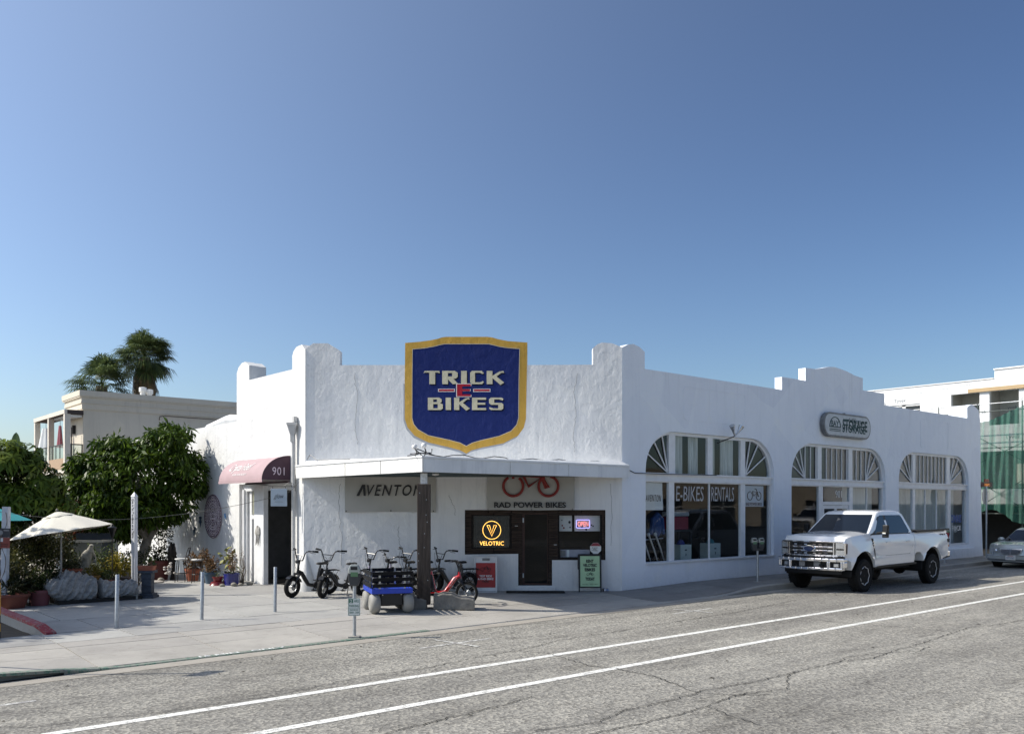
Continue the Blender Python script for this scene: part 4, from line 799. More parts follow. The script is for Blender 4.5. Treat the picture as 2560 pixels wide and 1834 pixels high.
t, f = aboard('sandwich_board', 'black framed sandwich board with a pale green poster RENT VELOTRIC EBIKES TODAY', onC(7.42, .0, .42), CA+.0, .58, .98, BLACK, mat('poster_green', (.40, .58, .34), .5), .955, .13, True)
for s_, w_, z_ in (('RENT', .2, .82), ('VELOTRIC', .37, .71), ('EBIKES', .28, .595), ('TODAY', .25, .35)): btext(s_, INK, t, w_, .088, .29, z_, f, .04)
bcycle(t, .29, .47, .055, f); btext('VELOTRIC   TRICK E BIKES', INK, t, .42, .022, .29, .21, f)
mt = thing('door_mat', 'long black rubber mat in front of the shop door', 'mat', onC(5.52, .008, .52), CA)
MB().box(-.05, 1.5, -.2, .3, 0, .015).build('mat', RUBBER, mt); b = MB(); [b.box(.2+.12*i, .27+.12*i, .0, .02, .016, .018) for i in range(8)]; b.build('pale_print', mat('worn_print', (.3, .3, .3), .8), mt)
b = MB(); b.lathe([(.1, 0), (.11, .01), (.085, .07), (.08, .075), (.06, .03), (0, .025)], 18); o = b.build('dog_bowl', mat('bowl_steel', (.35, .36, .38), .25, .9), None, loc=(17.3, 16.35, .012), smooth=True); tag(o, 'small steel dog bowl on the ground by the corner of the shop', 'bowl')
# flood lights and cable on the canopy top
t = thing('floodlight', 'pair of white bulb floodlights standing on the canopy edge under the shield', 'floodlight', (11.36, 16.45, 3.43), R(-40.5))
for x, h in ((-.12, .20), (.09, .23)):
    q = MB(); q.tube([(x, 0, 0), (x+.04, 0, .08), (x+.01, -.02, h-.06)], .014, 6); q.build('stem', BLACK, t); q = MB(); q.ell((x-.01, -.03, h+.0), (.065, .07, .065), 14, 9); q.build('lamp_bulb', mat('white_bulb', (.75, .75, .74), .3), t, smooth=True)
q = MB(); q.tube([(-.3, .02, .0), (-.12, .02, .02), (.0, .0, .06), (.25, .02, .07), (.26, 0, .16)], .012, 6); q.build('conduit', BLACK, t)
b = MB(); b.tube([(10.98+.3*i, 16.3+.05*math.sin(i*2)+.0, 3.45+.035*math.sin(i*1.7)+.03*(i > 11)*math.sin(i)) for i in range(0, 23)], .011, 5); b.tube([(11.3, 16.3, 3.42), (11.2, 16.5, 3.62), (11.28, 16.62, 3.7), (11.26, 16.5, 3.6), (11.6, 16.25, 3.44)], .013, 5); o = b.build('roof_cable', BLACK); tag(o, 'black cable running loosely along the top edge of the canopy', 'cable')
b = MB(); b.tube([(11.2, 21.55, 3.55), (11.16, 21.3, 3.66), (11.14, 20.9, 3.5), (11.14, 19.2, 3.46)], .012, 5); o = b.build('roof_cable', GREYP); tag(o, 'grey cable loop on the sunlit end of the canopy by the corner pilaster', 'cable')
t = thing('floodlight', 'twin silver spotlights on an arm above the nearest arched window', 'floodlight', (17.81+4.72, 16.2, 4.3))
q = MB(); q.tube([(-.5, 0, -.1), (0, -.25, .1), (0, -.3, .16)], .018, 6); q.build('arm', BLACK, t)
for s in (-1, 1): q = MB(); q.tube([(0, -.3, .14), (s*.1, -.32, .22), (s*.16, -.34, .3), (s*.24, -.36, .42)], [.03, .03, .05, .09], 10); q.build('spotlight', mat('spot_silver', (.5, .52, .54), .25, .8), t, smooth=True)
b = MB(); b.tube([(17.9, 16.18, 3.32), (18.05, 16.18, 3.28), (18.3, 16.18, 3.2), (19.2, 16.12, 3.2), (21.9, 16.12, 3.22)], .012, 5); o = b.build('wall_cable', BLACK); tag(o, 'black cable along the transom of the nearest arched window', 'cable')
# hanging sign and string line
t = thing('hanging_sign', 'square pale blue sign reading glow hung from a scrolled iron bracket by the downspout', 'sign', (11.1, 22.05, 0), R(-40.5))
b = MB(); b.box(-.66, -.22, -.012, .012, 2.29, 2.77); b.build('plate', mat('sign_blue', (.36, .43, .50), .5, var=.05), t, bevel=.004); text('glow', INK, t, .28, .17, -.44, -.016, 2.55, shear=.5, bold=-.012); text('SKIN STUDIO', GREYP, t, .24, .02, -.44, -.016, 2.41)
b = MB(); b.tube([(-.72, 0, 2.83), (.0, 0, 2.83)], .008, 6); b.tube([(0, 0, 2.70), (0, 0, 3.02)], .01, 6); b.tube([(-.3, 0, 2.84), (-.16, 0, 2.94), (-.04, 0, 2.9), (-.03, 0, 2.82), (-.09, 0, 2.8), (-.1, 0, 2.85), (-.06, 0, 2.86)], .006, 5); b.tube([(-.62, 0, 2.77), (-.62, 0, 2.83)], .006, 5); b.tube([(-.26, 0, 2.77), (-.26, 0, 2.83)], .006, 5); b.build('iron_bracket', BLACK, t)
b = MB()
def cat(a, c, sag, n=24): a, c = V(a), V(c); return [a.lerp(c, i/n) - V((0, 0, sag*4*(i/n)*(1-i/n))) for i in range(n+1)]
b.tube(cat((11.14, 21.9, 2.95), (10.95, 22.4, 2.62), .05, 8), .006, 5); b.tube(cat((10.95, 22.4, 2.62), (7.31, 23.42, 1.97), .10), .006, 5); b.tube(cat((7.31, 23.42, 1.97), (3.5, 22.4, 2.28), .12), .006, 5)
o = b.build('string_cable', mat('grey_cable', (.12, .12, .11), .7)); tag(o, 'thin cable strung from the shop corner past the white peace pole into the garden', 'cable')

# ---------------------------------------------------------------- electric bikes
BF = mat('satin_black_frame', (.013, .013, .015), .3, var=.1); RF = mat('red_frame', (.42, .012, .02), .25, var=.06, coat=.6); PF = mat('lilac_frame', (.32, .29, .38), .35); ALU = mat('alloy', (.45, .46, .47), .3, .9)
def bike(lab, frame, tw=.05, Rw=.262, low=BF, brand=None, steer=0., tall=True):
    t = thing('electric_bike', lab, 'bicycle'); WB = 1.15
    def wheel(parent, x, motor):
        q = MB(); q.tube([(x+(Rw-tw)*math.cos(a), 0, Rw+(Rw-tw)*math.sin(a)) for a in np.linspace(0, 2*PI, 37)[:-1]], tw, 10, True); w_ = q.build('wheel', RUBBER, parent, smooth=True)
        q = MB(); q.tube([(x+(Rw-tw*1.9)*math.cos(a), 0, Rw+(Rw-tw*1.9)*math.sin(a)) for a in np.linspace(0, 2*PI, 33)[:-1]], .012, 6, True); q.build('rim', BF, w_, smooth=True)
        q = MB(); r1 = Rw-tw*1.9
        for i in range(18): a = 2*PI*i/18; q.tube([(x+.03*math.cos(a+.5), (-1)**i*.02, Rw+.03*math.sin(a+.5)), (x+r1*math.cos(a), 0, Rw+r1*math.sin(a))], .0022, 4)
        tag(q.build('spokes', ALU, w_), kind='stuff')
        q = MB(); q.lathe([(.0, -.06), (.075 if motor else .03, -.05), (.075 if motor else .03, .05), (0, .06)], 16, (x, 0, Rw), 'y'); q.build('hub', BF, w_, smooth=True)
        q = MB(); q.lathe([(.085, .055), (.085, .058)], 20, (x, 0, Rw), 'y'); q.build('brake_disc', ALU, w_)
    wheel(t, 0, True)
    hx, hz = WB-.17, .70
    fr = MB(); fr.tube([(hx+.015, 0, hz-.10), (hx-.02, 0, hz+.06)], .03, 10)
    fr.tube([(hx, 0, hz-.04), (hx-.12, 0, hz-.10), (hx-.22, 0, hz-.25), (hx-.33, 0, hz-.40), (hx-.45, 0, hz-.43), (.42, 0, .285)], [.048, .054, .054, .052, .05, .046], 10)
    fr.tube([(.42, 0, .27), (.30, 0, .78)], .026, 8)
    for s in (-1, 1): fr.tube([(.42, s*.03, .27), (.2, s*.075, .26), (0, s*.085, Rw)], .014, 6); fr.tube([(.33, s*.03, .62), (.12, s*.08, .45), (0, s*.085, Rw)], .012, 6)
    fb = fr.build('frame', frame, t, smooth=True)
    if brand: text(brand, WHITEP, fb, .30, .045, 0, 0, 0, rot=(0, R(-53), 0), loc=(hx-.17, -.05, hz-.18), name='frame_lettering', bold=.01)
    q = MB(); q.prism([(.30, .34), (.40, .34), (.33, .70), (.235, .70), (.22, .64)], -.055, .055); q.build('battery', low, t, bevel=.015)
    q = MB(); q.ell((.30, 0, .82), (.14, .085, .035), 14, 8); q.ell((.19, 0, .825), (.06, .1, .035), 12, 6); q.build('saddle', mat('saddle_vinyl', (.012, .012, .012), .6), t, smooth=True)
    rk = MB()
    for y in (-.09, -.03, .03, .09): rk.tube([(.26, y, .635), (-.22, y, .635), (-.26, y*.9, .60)], .007, 5)
    for s in (-1, 1): rk.tube([(.05, s*.09, .63), (0, s*.095, Rw+.02)], .007, 5); rk.tube([(-.2, s*.09, .63), (0, s*.095, Rw+.02)], .007, 5)
    rk.tube([(-.24, -.09, .635), (-.24, .09, .635)], .007, 5); rk.tube([(.2, -.09, .635), (.2, .09, .635)], .007, 5); rk.build('rear_rack', BF, t)
    fe = MB()
    for i in range(14):
        a0, a1 = R(20+i*10), R(30+i*10); r = Rw+.02
        fe.add([(r*math.cos(a0), -tw*1.15, Rw+r*math.sin(a0)), (r*math.cos(a0), tw*1.15, Rw+r*math.sin(a0)), (r*math.cos(a1), tw*1.15, Rw+r*math.sin(a1)), (r*math.cos(a1), -tw*1.15, Rw+r*math.sin(a1))], [(0, 1, 2, 3)])
    fe.build('mudguard', BF, t, smooth=True)
    ck = MB(); ck.lathe([(.085, .05), (.085, .056)], 20, (.45, 0, .27), 'y'); ck.tube([(.56, .08, .17), (.45, .07, .27), (.45, -.07, .27), (.34, -.08, .37)], .012, 6); ck = ck.build('crank', BF, t); MB().box(.51, .61, .08, .17, .155, .18).build('pedal', BF, ck); MB().box(.29, .39, -.17, -.08, .36, .385).build('pedal', BF, ck)
    ks = MB(); ks.tube([(.3, -.07, .26), (.26, -.2, .01)], .011, 6); ks.build('kickstand', BF, t)
    # steered front assembly
    fk = bpy.data.objects.new('front_fork', None); link(fk, t, (hx, 0, 0), R(steer))
    wheel2 = WB-hx; q = MB()
    for s in (-1, 1): q.tube([(.0, s*.075, hz-.12), (wheel2*.6, s*.075, .45)], .027, 8); q.tube([(wheel2*.6, s*.075, .45), (wheel2, s*.075, Rw)], .016, 8)
    q.box(-.03, .04, -.1, .1, hz-.14, hz-.09); q.tube([(-.0, 0, hz), (-.06, 0, hz+.24)], .022, 8)
    fm = q.build('fork', BF, fk, smooth=True)
    q = MB()
    for i in range(11):
        a0, a1 = R(50+i*10), R(60+i*10); r = Rw+.02; X = wheel2
        q.add([(X+r*math.cos(a0), -tw*1.1, Rw+r*math.sin(a0)), (X+r*math.cos(a0), tw*1.1, Rw+r*math.sin(a0)), (X+r*math.cos(a1), tw*1.1, Rw+r*math.sin(a1)), (X+r*math.cos(a1), -tw*1.1, Rw+r*math.sin(a1))], [(0, 1, 2, 3)])
    q.build('mudguard', BF, fm, smooth=True)
    q = MB(); q.tube([(wheel2+(Rw-tw)*math.cos(a), 0, Rw+(Rw-tw)*math.sin(a)) for a in np.linspace(0, 2*PI, 37)[:-1]], tw, 10, True); w_ = q.build('front_wheel', RUBBER, fk, smooth=True)
    r1 = Rw-tw*1.9; q = MB(); q.tube([(wheel2+r1*math.cos(a), 0, Rw+r1*math.sin(a)) for a in np.linspace(0, 2*PI, 33)[:-1]], .012, 6, True); q.lathe([(0, -.06), (.03, -.05), (.03, .05), (0, .06)], 12, (wheel2, 0, Rw), 'y'); q.lathe([(.085, .055), (.085, .058)], 20, (wheel2, 0, Rw), 'y')
    for i in range(18): a = 2*PI*i/18; q.tube([(wheel2+.03*math.cos(a+.5), (-1)**i*.02, Rw+.03*math.sin(a+.5)), (wheel2+r1*math.cos(a), 0, Rw+r1*math.sin(a))], .0022, 4)
    tag(q.build('spokes', ALU, w_, smooth=True), kind='stuff')
    zt = hz+.22; up = .24 if tall else .08; q = MB()
    for s in (-1, 1): q.tube([(-.06, 0, zt), (-.055, s*.09, zt+.01), (-.06, s*.16, zt+up*.8), (-.08, s*.19, zt+up), (-.14, s*.27, zt+up+.02), (-.2, s*.33, zt+up+.01)], .0155, 8)
    if tall: q.tube([(-.06, -.145, zt+up*.62), (-.06, .145, zt+up*.62)], .010, 6)
    q.tube([(-.055, .02, zt+.05), (-.0, .12, zt+up*.6), (.05, .05, zt-.1), (.02, .03, hz)], .005, 4); q.tube([(-.055, -.02, zt+.05), (.02, -.14, zt+up*.7), (.06, -.06, zt-.1), (.02, -.03, hz)], .005, 4)
    hb = q.build('handlebar', BF, fk, smooth=True)
    for s in (-1, 1):
        q = MB(); q.tube([(-.17, s*.30, zt+up+.018), (-.27, s*.415, zt+up+.008)], .024, 8); q.build('grip', RUBBER, hb, smooth=True)
        q = MB(); q.tube([(-.13, s*.25, zt+up+.0), (-.11, s*.30, zt+up-.015), (-.18, s*.40, zt+up-.03)], .007, 5); q.box(-.15, -.10, s*.24-.02, s*.24+.02, zt+up, zt+up+.035); q.build('brake_lever', BF, hb)
    q = MB(); q.lathe([(.0, -.0), (.045, .0), (.05, .05), (0, .07)], 12, (0.0, 0, zt-.02), 'x'); q.build('headlight', BF, fk, smooth=True)
    return t
def setbike(t, rear, front, lean=-5):
    d = math.atan2(front[1]-rear[1], front[0]-rear[0]); t.location = (rear[0], rear[1], zs(*rear)); t.rotation_euler = (R(lean), 0, d); return t
blk = bike('black fat tyre electric bike at the left end of the row, beside the corner pilaster', BF, tw=.06, Rw=.272, steer=14)
grp = 'electric bikes parked along the slanting front'; blk['group'] = grp
setbike(blk, (11.3, 20.55), (10.15, 20.42))
for rear, front, lab, st in (((11.82, 19.86), (10.66, 19.9), 'black fat tyre electric bike second from the pilaster, front wheel turned to the street', 40), ((13.68, 19.14), (12.53, 19.14), 'black electric bike standing behind the blue cart', 20), ((14.32, 18.5), (13.18, 18.58), 'black electric bike right of the timber post, nearest the red sandwich board', 15)):
    b_ = dup(blk, (0, 0, 0), label=lab); setbike(b_, rear, front)
    for c in kids(b_):
        if c.name.startswith('front_fork'): c.rotation_euler.z = R(st)
lil = bike('electric bike with a lilac grey frame behind the parking meter', PF, steer=16); lil['group'] = grp; setbike(lil, (12.95, 19.75), (11.8, 19.72))
fl = bike('black electric bike with flat handlebars half hidden behind the blue cart', BF, steer=10, tall=False); fl['group'] = grp; setbike(fl, (13.3, 19.42), (12.2, 19.4))
for k, (x, y) in enumerate(((19.6, 18.6), (21.2, 19.2), (22.9, 18.5))): b_ = dup(blk, (0, 0, 0), label=('left', 'middle', 'right')[k] + ' one of three dark bikes standing inside behind the nearest arched window', group='bikes inside the shop'); setbike(b_, (x, y), (x+.7, y-.9), 0)
red = bike('red step-through electric bike lettered VELOTRIC beside the timber post', RF, tw=.034, Rw=.268, brand='VELOTRIC', steer=-4, tall=False); red['group'] = grp; setbike(red, (11.74, 17.1), (12.55, 16.3), -4)

# ---------------------------------------------------------------- beach cart
t = thing('beach_cart', 'blue and black utility cart with grey balloon wheels beside the timber post', 'cart', (10.33, 16.05, 0), R(-22))
CB = mat('cart_blue', (.015, .05, .42), .4, var=.1); BW = mat('grey_balloon_tyre', (.25, .245, .225), .65, var=.1); RAIL = mat('black_plank', (.006, .006, .007), .7, var=.3, spec=.2)
for x, y in ((-.36, .02), (.36, .02), (-.36, .88), (.36, .88)):
    q = MB(); q.lathe([(.07, -.10), (.12, -.115), (.18, -.10), (.215, -.05), (.222, 0), (.215, .05), (.18, .10), (.12, .115), (.07, .10)], 24, (x, y, .215), 'x'); w_ = q.build('balloon_wheel', BW, t, smooth=50); q = MB(); q.lathe([(.0, -.09), (.07, -.085), (.07, .085), (0, .09)], 14, (x, y, .215), 'x'); q.build('hub', BLACK, w_)
q = MB(); q.box(-.24, .24, -.05, .85, .16, .44); q.build('motor_housing', mat('black_housing', (.01, .01, .01), .5), t, bevel=.02)
q = MB(); q.box(-.42, .42, -.1, 1.0, .47, .5); q.box(-.44, .44, -.12, -.1, .43, .535); q.box(-.44, .44, 1.0, 1.02, .43, .535); q.box(-.44, -.42, -.1, 1.0, .43, .535); q.box(.42, .44, -.1, 1.0, .43, .535); q.build('deck', CB, t)
for i, (x, y) in enumerate([(-.27, -.1), (.27, -.1), (-.27, 1.0), (.27, 1.0), (-.425, .2), (-.425, .5), (-.425, .8), (.425, .2), (.425, .5), (.425, .8)]):
    q = MB(); q.box(x-.02, x+.02, y-.008, y+.022, .5, .90); q.build('stake', ALU, t)
for z in (.60, .73, .86):
    for a, c in (((-.43, -.125), (.43, -.125)), ((-.43, 1.03), (.43, 1.03)), ((-.45, -.1), (-.45, 1.0)), ((.45, -.1), (.45, 1.0))): 
        q = MB(); q.bar((*a, z), (*c, z), .018, .075); q.build('rail', RAIL, t)
for x in (-.2, .2): q = MB(); q.lathe([(.012, 0), (.012, .01)], 8, (x, -.062, .4), 'y'); q.build('bolt', ALU, t)

# ---------------------------------------------------------------- meters, bollards, street signs
GLZ = mat('meter_window', (.2, .24, .2), .15); DKM = mat('meter_grey', (.05, .052, .055), .45, .3); LTM = mat('meter_silver', (.38, .40, .38), .4, .5)
def head(parent, x, z, s=1.):
    q = MB(); q.prism([(-.07, 0), (.07, 0), (.105, .1), (.105, .22), (-.105, .22), (-.105, .1)], -.06, .06); q.v = [(x+p[0]*s, p[1]*s, z+p[2]*s) for p in q.v]; h = q.build('meter_body', DKM, parent, bevel=.012)
    q = MB(); q.prism([(-.105, .22), (.105, .22), (.105, .3), (.07, .385), (-.07, .385), (-.105, .3)], -.062, .062); q.v = [(x+p[0]*s, p[1]*s, z+p[2]*s) for p in q.v]; q.build('meter_dome', LTM, h, bevel=.014)
    q = MB(); q.box(-.06, .06, -.068, -.063, .29, .35); q.v = [(x+p[0]*s, p[1]*s, z+p[2]*s) for p in q.v]; q.build('display', INK, h); q = MB(); q.box(-.06, .07, -.067, -.0615, .17, .25); q.v = [(x+p[0]*s, p[1]*s, z+p[2]*s) for p in q.v]; q.build('label', mat('meter_label', (.1, .2, .1), .5), h)
def meter(lab, loc, rz, double, sign=False, h=.9, s=1.):
    t = thing('parking_meter', lab, 'parking meter', loc, rz, 'parking meters along the kerb'); q = MB(); q.tube([(0, 0, -.05), (0, 0, h)], .032, 12); q.build('pole', STEEL, t, smooth=True); q = MB(); q.box(-.1, .1, -.1, .1, -.05, .012); q.build('base_plate', CONC, t)
    if double: q = MB(); q.box(-.16, .16, -.04, .04, h, h+.06); q.build('yoke', DKM, t); head(t, -.11, h+.05, .85); head(t, .11, h+.05, .85)
    else: head(t, 0, h-.01, s)
    if sign:
        p = MB(); p.wall(rrect(-.11, .11, .38, .70, .015), -.045, -.042); p = p.build('sign_plate', mat('sign_white', (.68, .70, .68), .4, var=.03), t); G_ = mat('sign_green', (.02, .12, .07), .5)
        q = MB(); q.wall(rrect(-.104, .104, .386, .694, .012), -.0475, -.0455, [rrect(-.098, .098, .392, .688, .01)]); q.box(-.1, .1, -.0475, -.0455, .508, .513); q.build('border', G_, p); q = MB(); q.box(-.09, -.02, -.0475, -.0455, .61, .682); q.build('green_square', G_, p)
        text('2', WHITEP, p, .035, .055, -.055, -.049, .646); text('HRS', G_, p, .085, .05, .042, -.0465, .646); text('PARKING', G_, p, .17, .05, 0, -.0465, .56); text('ENFORCED', G_, p, .15, .025, 0, -.0465, .485); text('10AM - 2AM', G_, p, .17, .035, 0, -.0465, .44)
    return t
meter('single headed parking meter with a white 2 HRS PARKING sign', (8.23, 14.02, -.07), R(-38), False, True, .93)
meter('twin headed parking meter in front of the nearest arched window', (22.4, 15.02, .06), R(-30), True, h=.92)
meter('twin headed parking meter behind the tailgate of the white pickup', (34.9, 15.0, .07), R(-30), True, h=1.0, s=1.1)
for k, (x, y, h, lab) in enumerate(((5.13, 17.47, 1.0, 'galvanised steel bollard in front of the pale boulder'), (6.81, 17.61, .96, 'galvanised steel bollard in front of the bar stools'), (8.51, 17.85, .97, 'galvanised steel bollard nearest the shop entrance'))):
    q = MB(); q.lathe([(.036, -.03), (.036, h), (.034, h+.004), (.03, h+.002), (.03, h-.1)], 16); o = q.build('bollard', STEEL, None, loc=(x, y, zs(x, y)), smooth=True); tag(o, lab, 'bollard', 'bollards across the forecourt'); o.rotation_euler = (R((-.6, .4, -.3)[k]), R((1.2, .9, .7)[k]), 0)
    q = MB(); q.lathe([(.008, -.042), (.008, -.034)], 8, (0, 0, h-.09), 'y'); q.build('bolt_hole', INK, o)
t = thing('hazard_post', 'yellow and black striped guard post at the left edge of the forecourt', 'post', (3.14, 17.42, -.02))
for i in range(7): q = MB(); q.lathe([(.06, .14*i), (.06, .14*i+.14)], 14); q.build('stripe_band', (mat('hazard_yellow', (.55, .30, .01), .5), BLACK)[1 if i in (0, 2) else 0], t, smooth=True)
# street sign seen from behind, far corner
# oval storage sign over the middle window
t = thing('storage_sign', 'weathered oval sign reading BAY STORAGE over the middle arched window', 'sign', (17.81+10.05, 16.2, 4.72)); SGG = mat('dark_green_letters', (.012, .05, .05), .7, var=.3)
MB().wall(rrect(0, 3.25, 0, .84, .40, 8), -.17, -.02).build('sign_box', mat('sign_rim', (.16, .165, .165), .5, .3, .4, 8), t, bevel=.012); MB().wall(rrect(.06, 3.19, .06, .78, .34, 8), -.178, -.171).build('face', mat('sign_face_grey', (.50, .53, .54), .7, var=.14, vs=5), t)
q = MB(); q.tube([(.72+.36*math.cos(a), -.181, .34+.34*math.sin(a)) for a in np.linspace(0, PI, 22)], .016, 5); q.box(.34, 1.10, -.183, -.179, .32, .355); q.box(.34, 1.10, -.183, -.179, .245, .275); q.box(.34, 1.10, -.183, -.179, .19, .215); q.build('arch_emblem', SGG, t)
text('BAY', SGG, t, .5, .20, .72, -.1795, .455, bold=.02); text('STORAGE', SGG, t, 1.75, .40, 2.1, -.1795, .46, bold=.035); text('STORAGE', SGG, t, 1.62, .30, 2.02, -.1822, .33, bold=.02, name='old_lettering'); text('Self Storage', SGG, t, 1.1, .2, 2.2, -.185, .6, name='old_lettering')
q = MB(); q.box(1.5, 1.56, -.1, -.02, .84, .88); q.build('bracket', GREYP, t)
t = thing('stop_sign', 'back of an eight sided stop sign under an orange lit street name blade', 'sign', (39.5, 15.25, .08), R(0))
q = MB(); q.tube([(0, 0, 0), (0, 0, 3.05)], .035, 8); q.build('pole', STEEL, t); q = MB(); q.wall([(.36*math.cos(R(22.5+45*i)), 2.62+.36*math.sin(R(22.5+45*i))) for i in range(8)], .04, .046); o = q.build('plate', mat('sign_back', (.52, .5, .46), .5, .2), t)
q = MB(); q.bar((-.45, .04, 3.12), (.5, -.02, 3.12), .03, .2); o = q.build('name_blade', mat('brown_blade', (.06, .015, .01), .6), t); text('court', emit('orange_letters', (1., .35, .05), .5), o, .5, .12, .02, -.02, 3.12); q = MB(); q.bar((-.2, .0, 3.29), (.25, .0, 3.29), .03, .12); q.build('name_blade', mat('orange_blade', (.3, .06, .02), .6), t)
t = thing('parking_sign', 'parking sign on a steel pole at the left end of the pavement', 'sign', (2.2, 14.5, 0), R(20)); q = MB(); q.tube([(0, 0, -.05), (0, 0, 3.0)], .03, 8); q.build('pole', STEEL, t); q = MB(); q.box(-.24, .24, -.045, -.04, 2.7, 2.98); q.build('plate', WHITEP, t)
# ---------------------------------------------------------------- vehicles
def shell(name, m, parent, prof, zc, yc, xc, fmap, bevel=0, smooth=32):
    """side outline swept across the car, cut into a net and then bent to the body's curves"""
    bm = bmesh.new(); n = len(prof)
    a = [bm.verts.new((x, -1, z)) for x, z in prof]; b = [bm.verts.new((x, 1, z)) for x, z in prof]
    bm.faces.new(a); bm.faces.new(b[::-1])
    for i in range(n): bm.faces.new((a[i], b[i], b[(i+1) % n], a[(i+1) % n]))
    for no, cs in (((0, 0, 1), zc), ((0, 1, 0), yc), ((1, 0, 0), xc)):
        for c in cs: bmesh.ops.bisect_plane(bm, geom=bm.verts[:]+bm.edges[:]+bm.faces[:], plane_co=tuple(q*c for q in no), plane_no=no, dist=1e-5)
    for v in bm.verts: v.co = fmap(*v.co)
    bmesh.ops.recalc_face_normals(bm, faces=bm.faces[:])
    me = bpy.data.meshes.new(name); bm.to_mesh(me); bm.free(); me.materials.append(m); me.shade_smooth(); me.set_sharp_from_angle(angle=R(smooth))
    o = link(bpy.data.objects.new(name, me), parent)
    if bevel: md = o.modifiers.new('bevel', 'BEVEL'); md.width = bevel; md.segments = 2; md.limit_method = 'ANGLE'; md.angle_limit = R(40)
    return o
def arc(cx, cz, r, a0, a1, n=12): return [(cx+r*math.cos(R(a0+(a1-a0)*i/n)), cz+r*math.sin(R(a0+(a1-a0)*i/n))) for i in range(n+1)]
PAINT = mat('white_car_paint', (.80, .81, .82), .22, var=.015, coat=1.); GLS = mat('car_glass', (.006, .010, .018), .04, var=.1, spec=.5); TRIMB = mat('black_trim', (.007, .007, .008), .45, spec=.3); LENS = mat('lamp_lens', (.42, .44, .46), .08, .5, .15, 30, coat=1.); REDL = mat('tail_lamp', (.32, .01, .01), .1, coat=1.); UNDER = mat('underbody', (.008, .008, .008), .9)
def wheel(parent, x, y, r, w, side, spoke=6, rimc=None):
    q = MB(); q.lathe([(r*.56, -w*.42), (r*.60, -w/2), (r*.9, -w/2), (r, -w*.36), (r, w*.36), (r*.9, w/2), (r*.60, w/2), (r*.56, w*.42)], 36, (x, y, r), 'y'); t = q.build('wheel', RUBBER, parent, smooth=35)
    q = MB()
    for i in range(40):
        a = 2*PI*i/40; 
        for s in (-1, 1): c, d = math.cos(a+.04*s), math.sin(a+.04*s); q.bar((x+c*(r-.02), y+s*w*.12, r+d*(r-.02)), (x+c*(r+.012), y+s*w*.40, r+d*(r+.012)), .03, .03)
    tag(q.build('tread', RUBBER, t), kind='stuff')
    yo = y + side*w*.36; q = MB(); q.lathe([(0, yo-side*.06), (r*.5, yo-side*.10), (r*.56, yo), (r*.60, yo+side*.012), (r*.57, yo+side*.016), (r*.54, yo)], 32, (x, 0, r), 'y'); q.build('rim', TRIMB, t, smooth=35)
    q = MB()
    for i in range(spoke): a = 2*PI*i/spoke+.3; q.bar((x, yo-side*.02, r), (x+r*.56*math.cos(a), yo+side*.004, r+r*.56*math.sin(a)), .09 if spoke < 8 else .05, .03, up=(0, 1, 0))
    q.lathe([(.0, yo+side*.02), (.06, yo+side*.015), (.075, yo-side*.03)], 14, (x, 0, r), 'y'); q.build('spokes', rimc or TRIMB, t, smooth=35)
    q = MB()
    q.tube([(x+r*(.545+.035*math.cos(8*a))*math.cos(a), yo+side*.02, r+r*(.545+.035*math.cos(8*a))*math.sin(a)) for a in np.linspace(0, 2*PI, 81)[:-1]], .013, 6, True)
    q.build('bright_edge', mat('machined_edge', (.6, .6, .6), .3, .3), t)
    return t
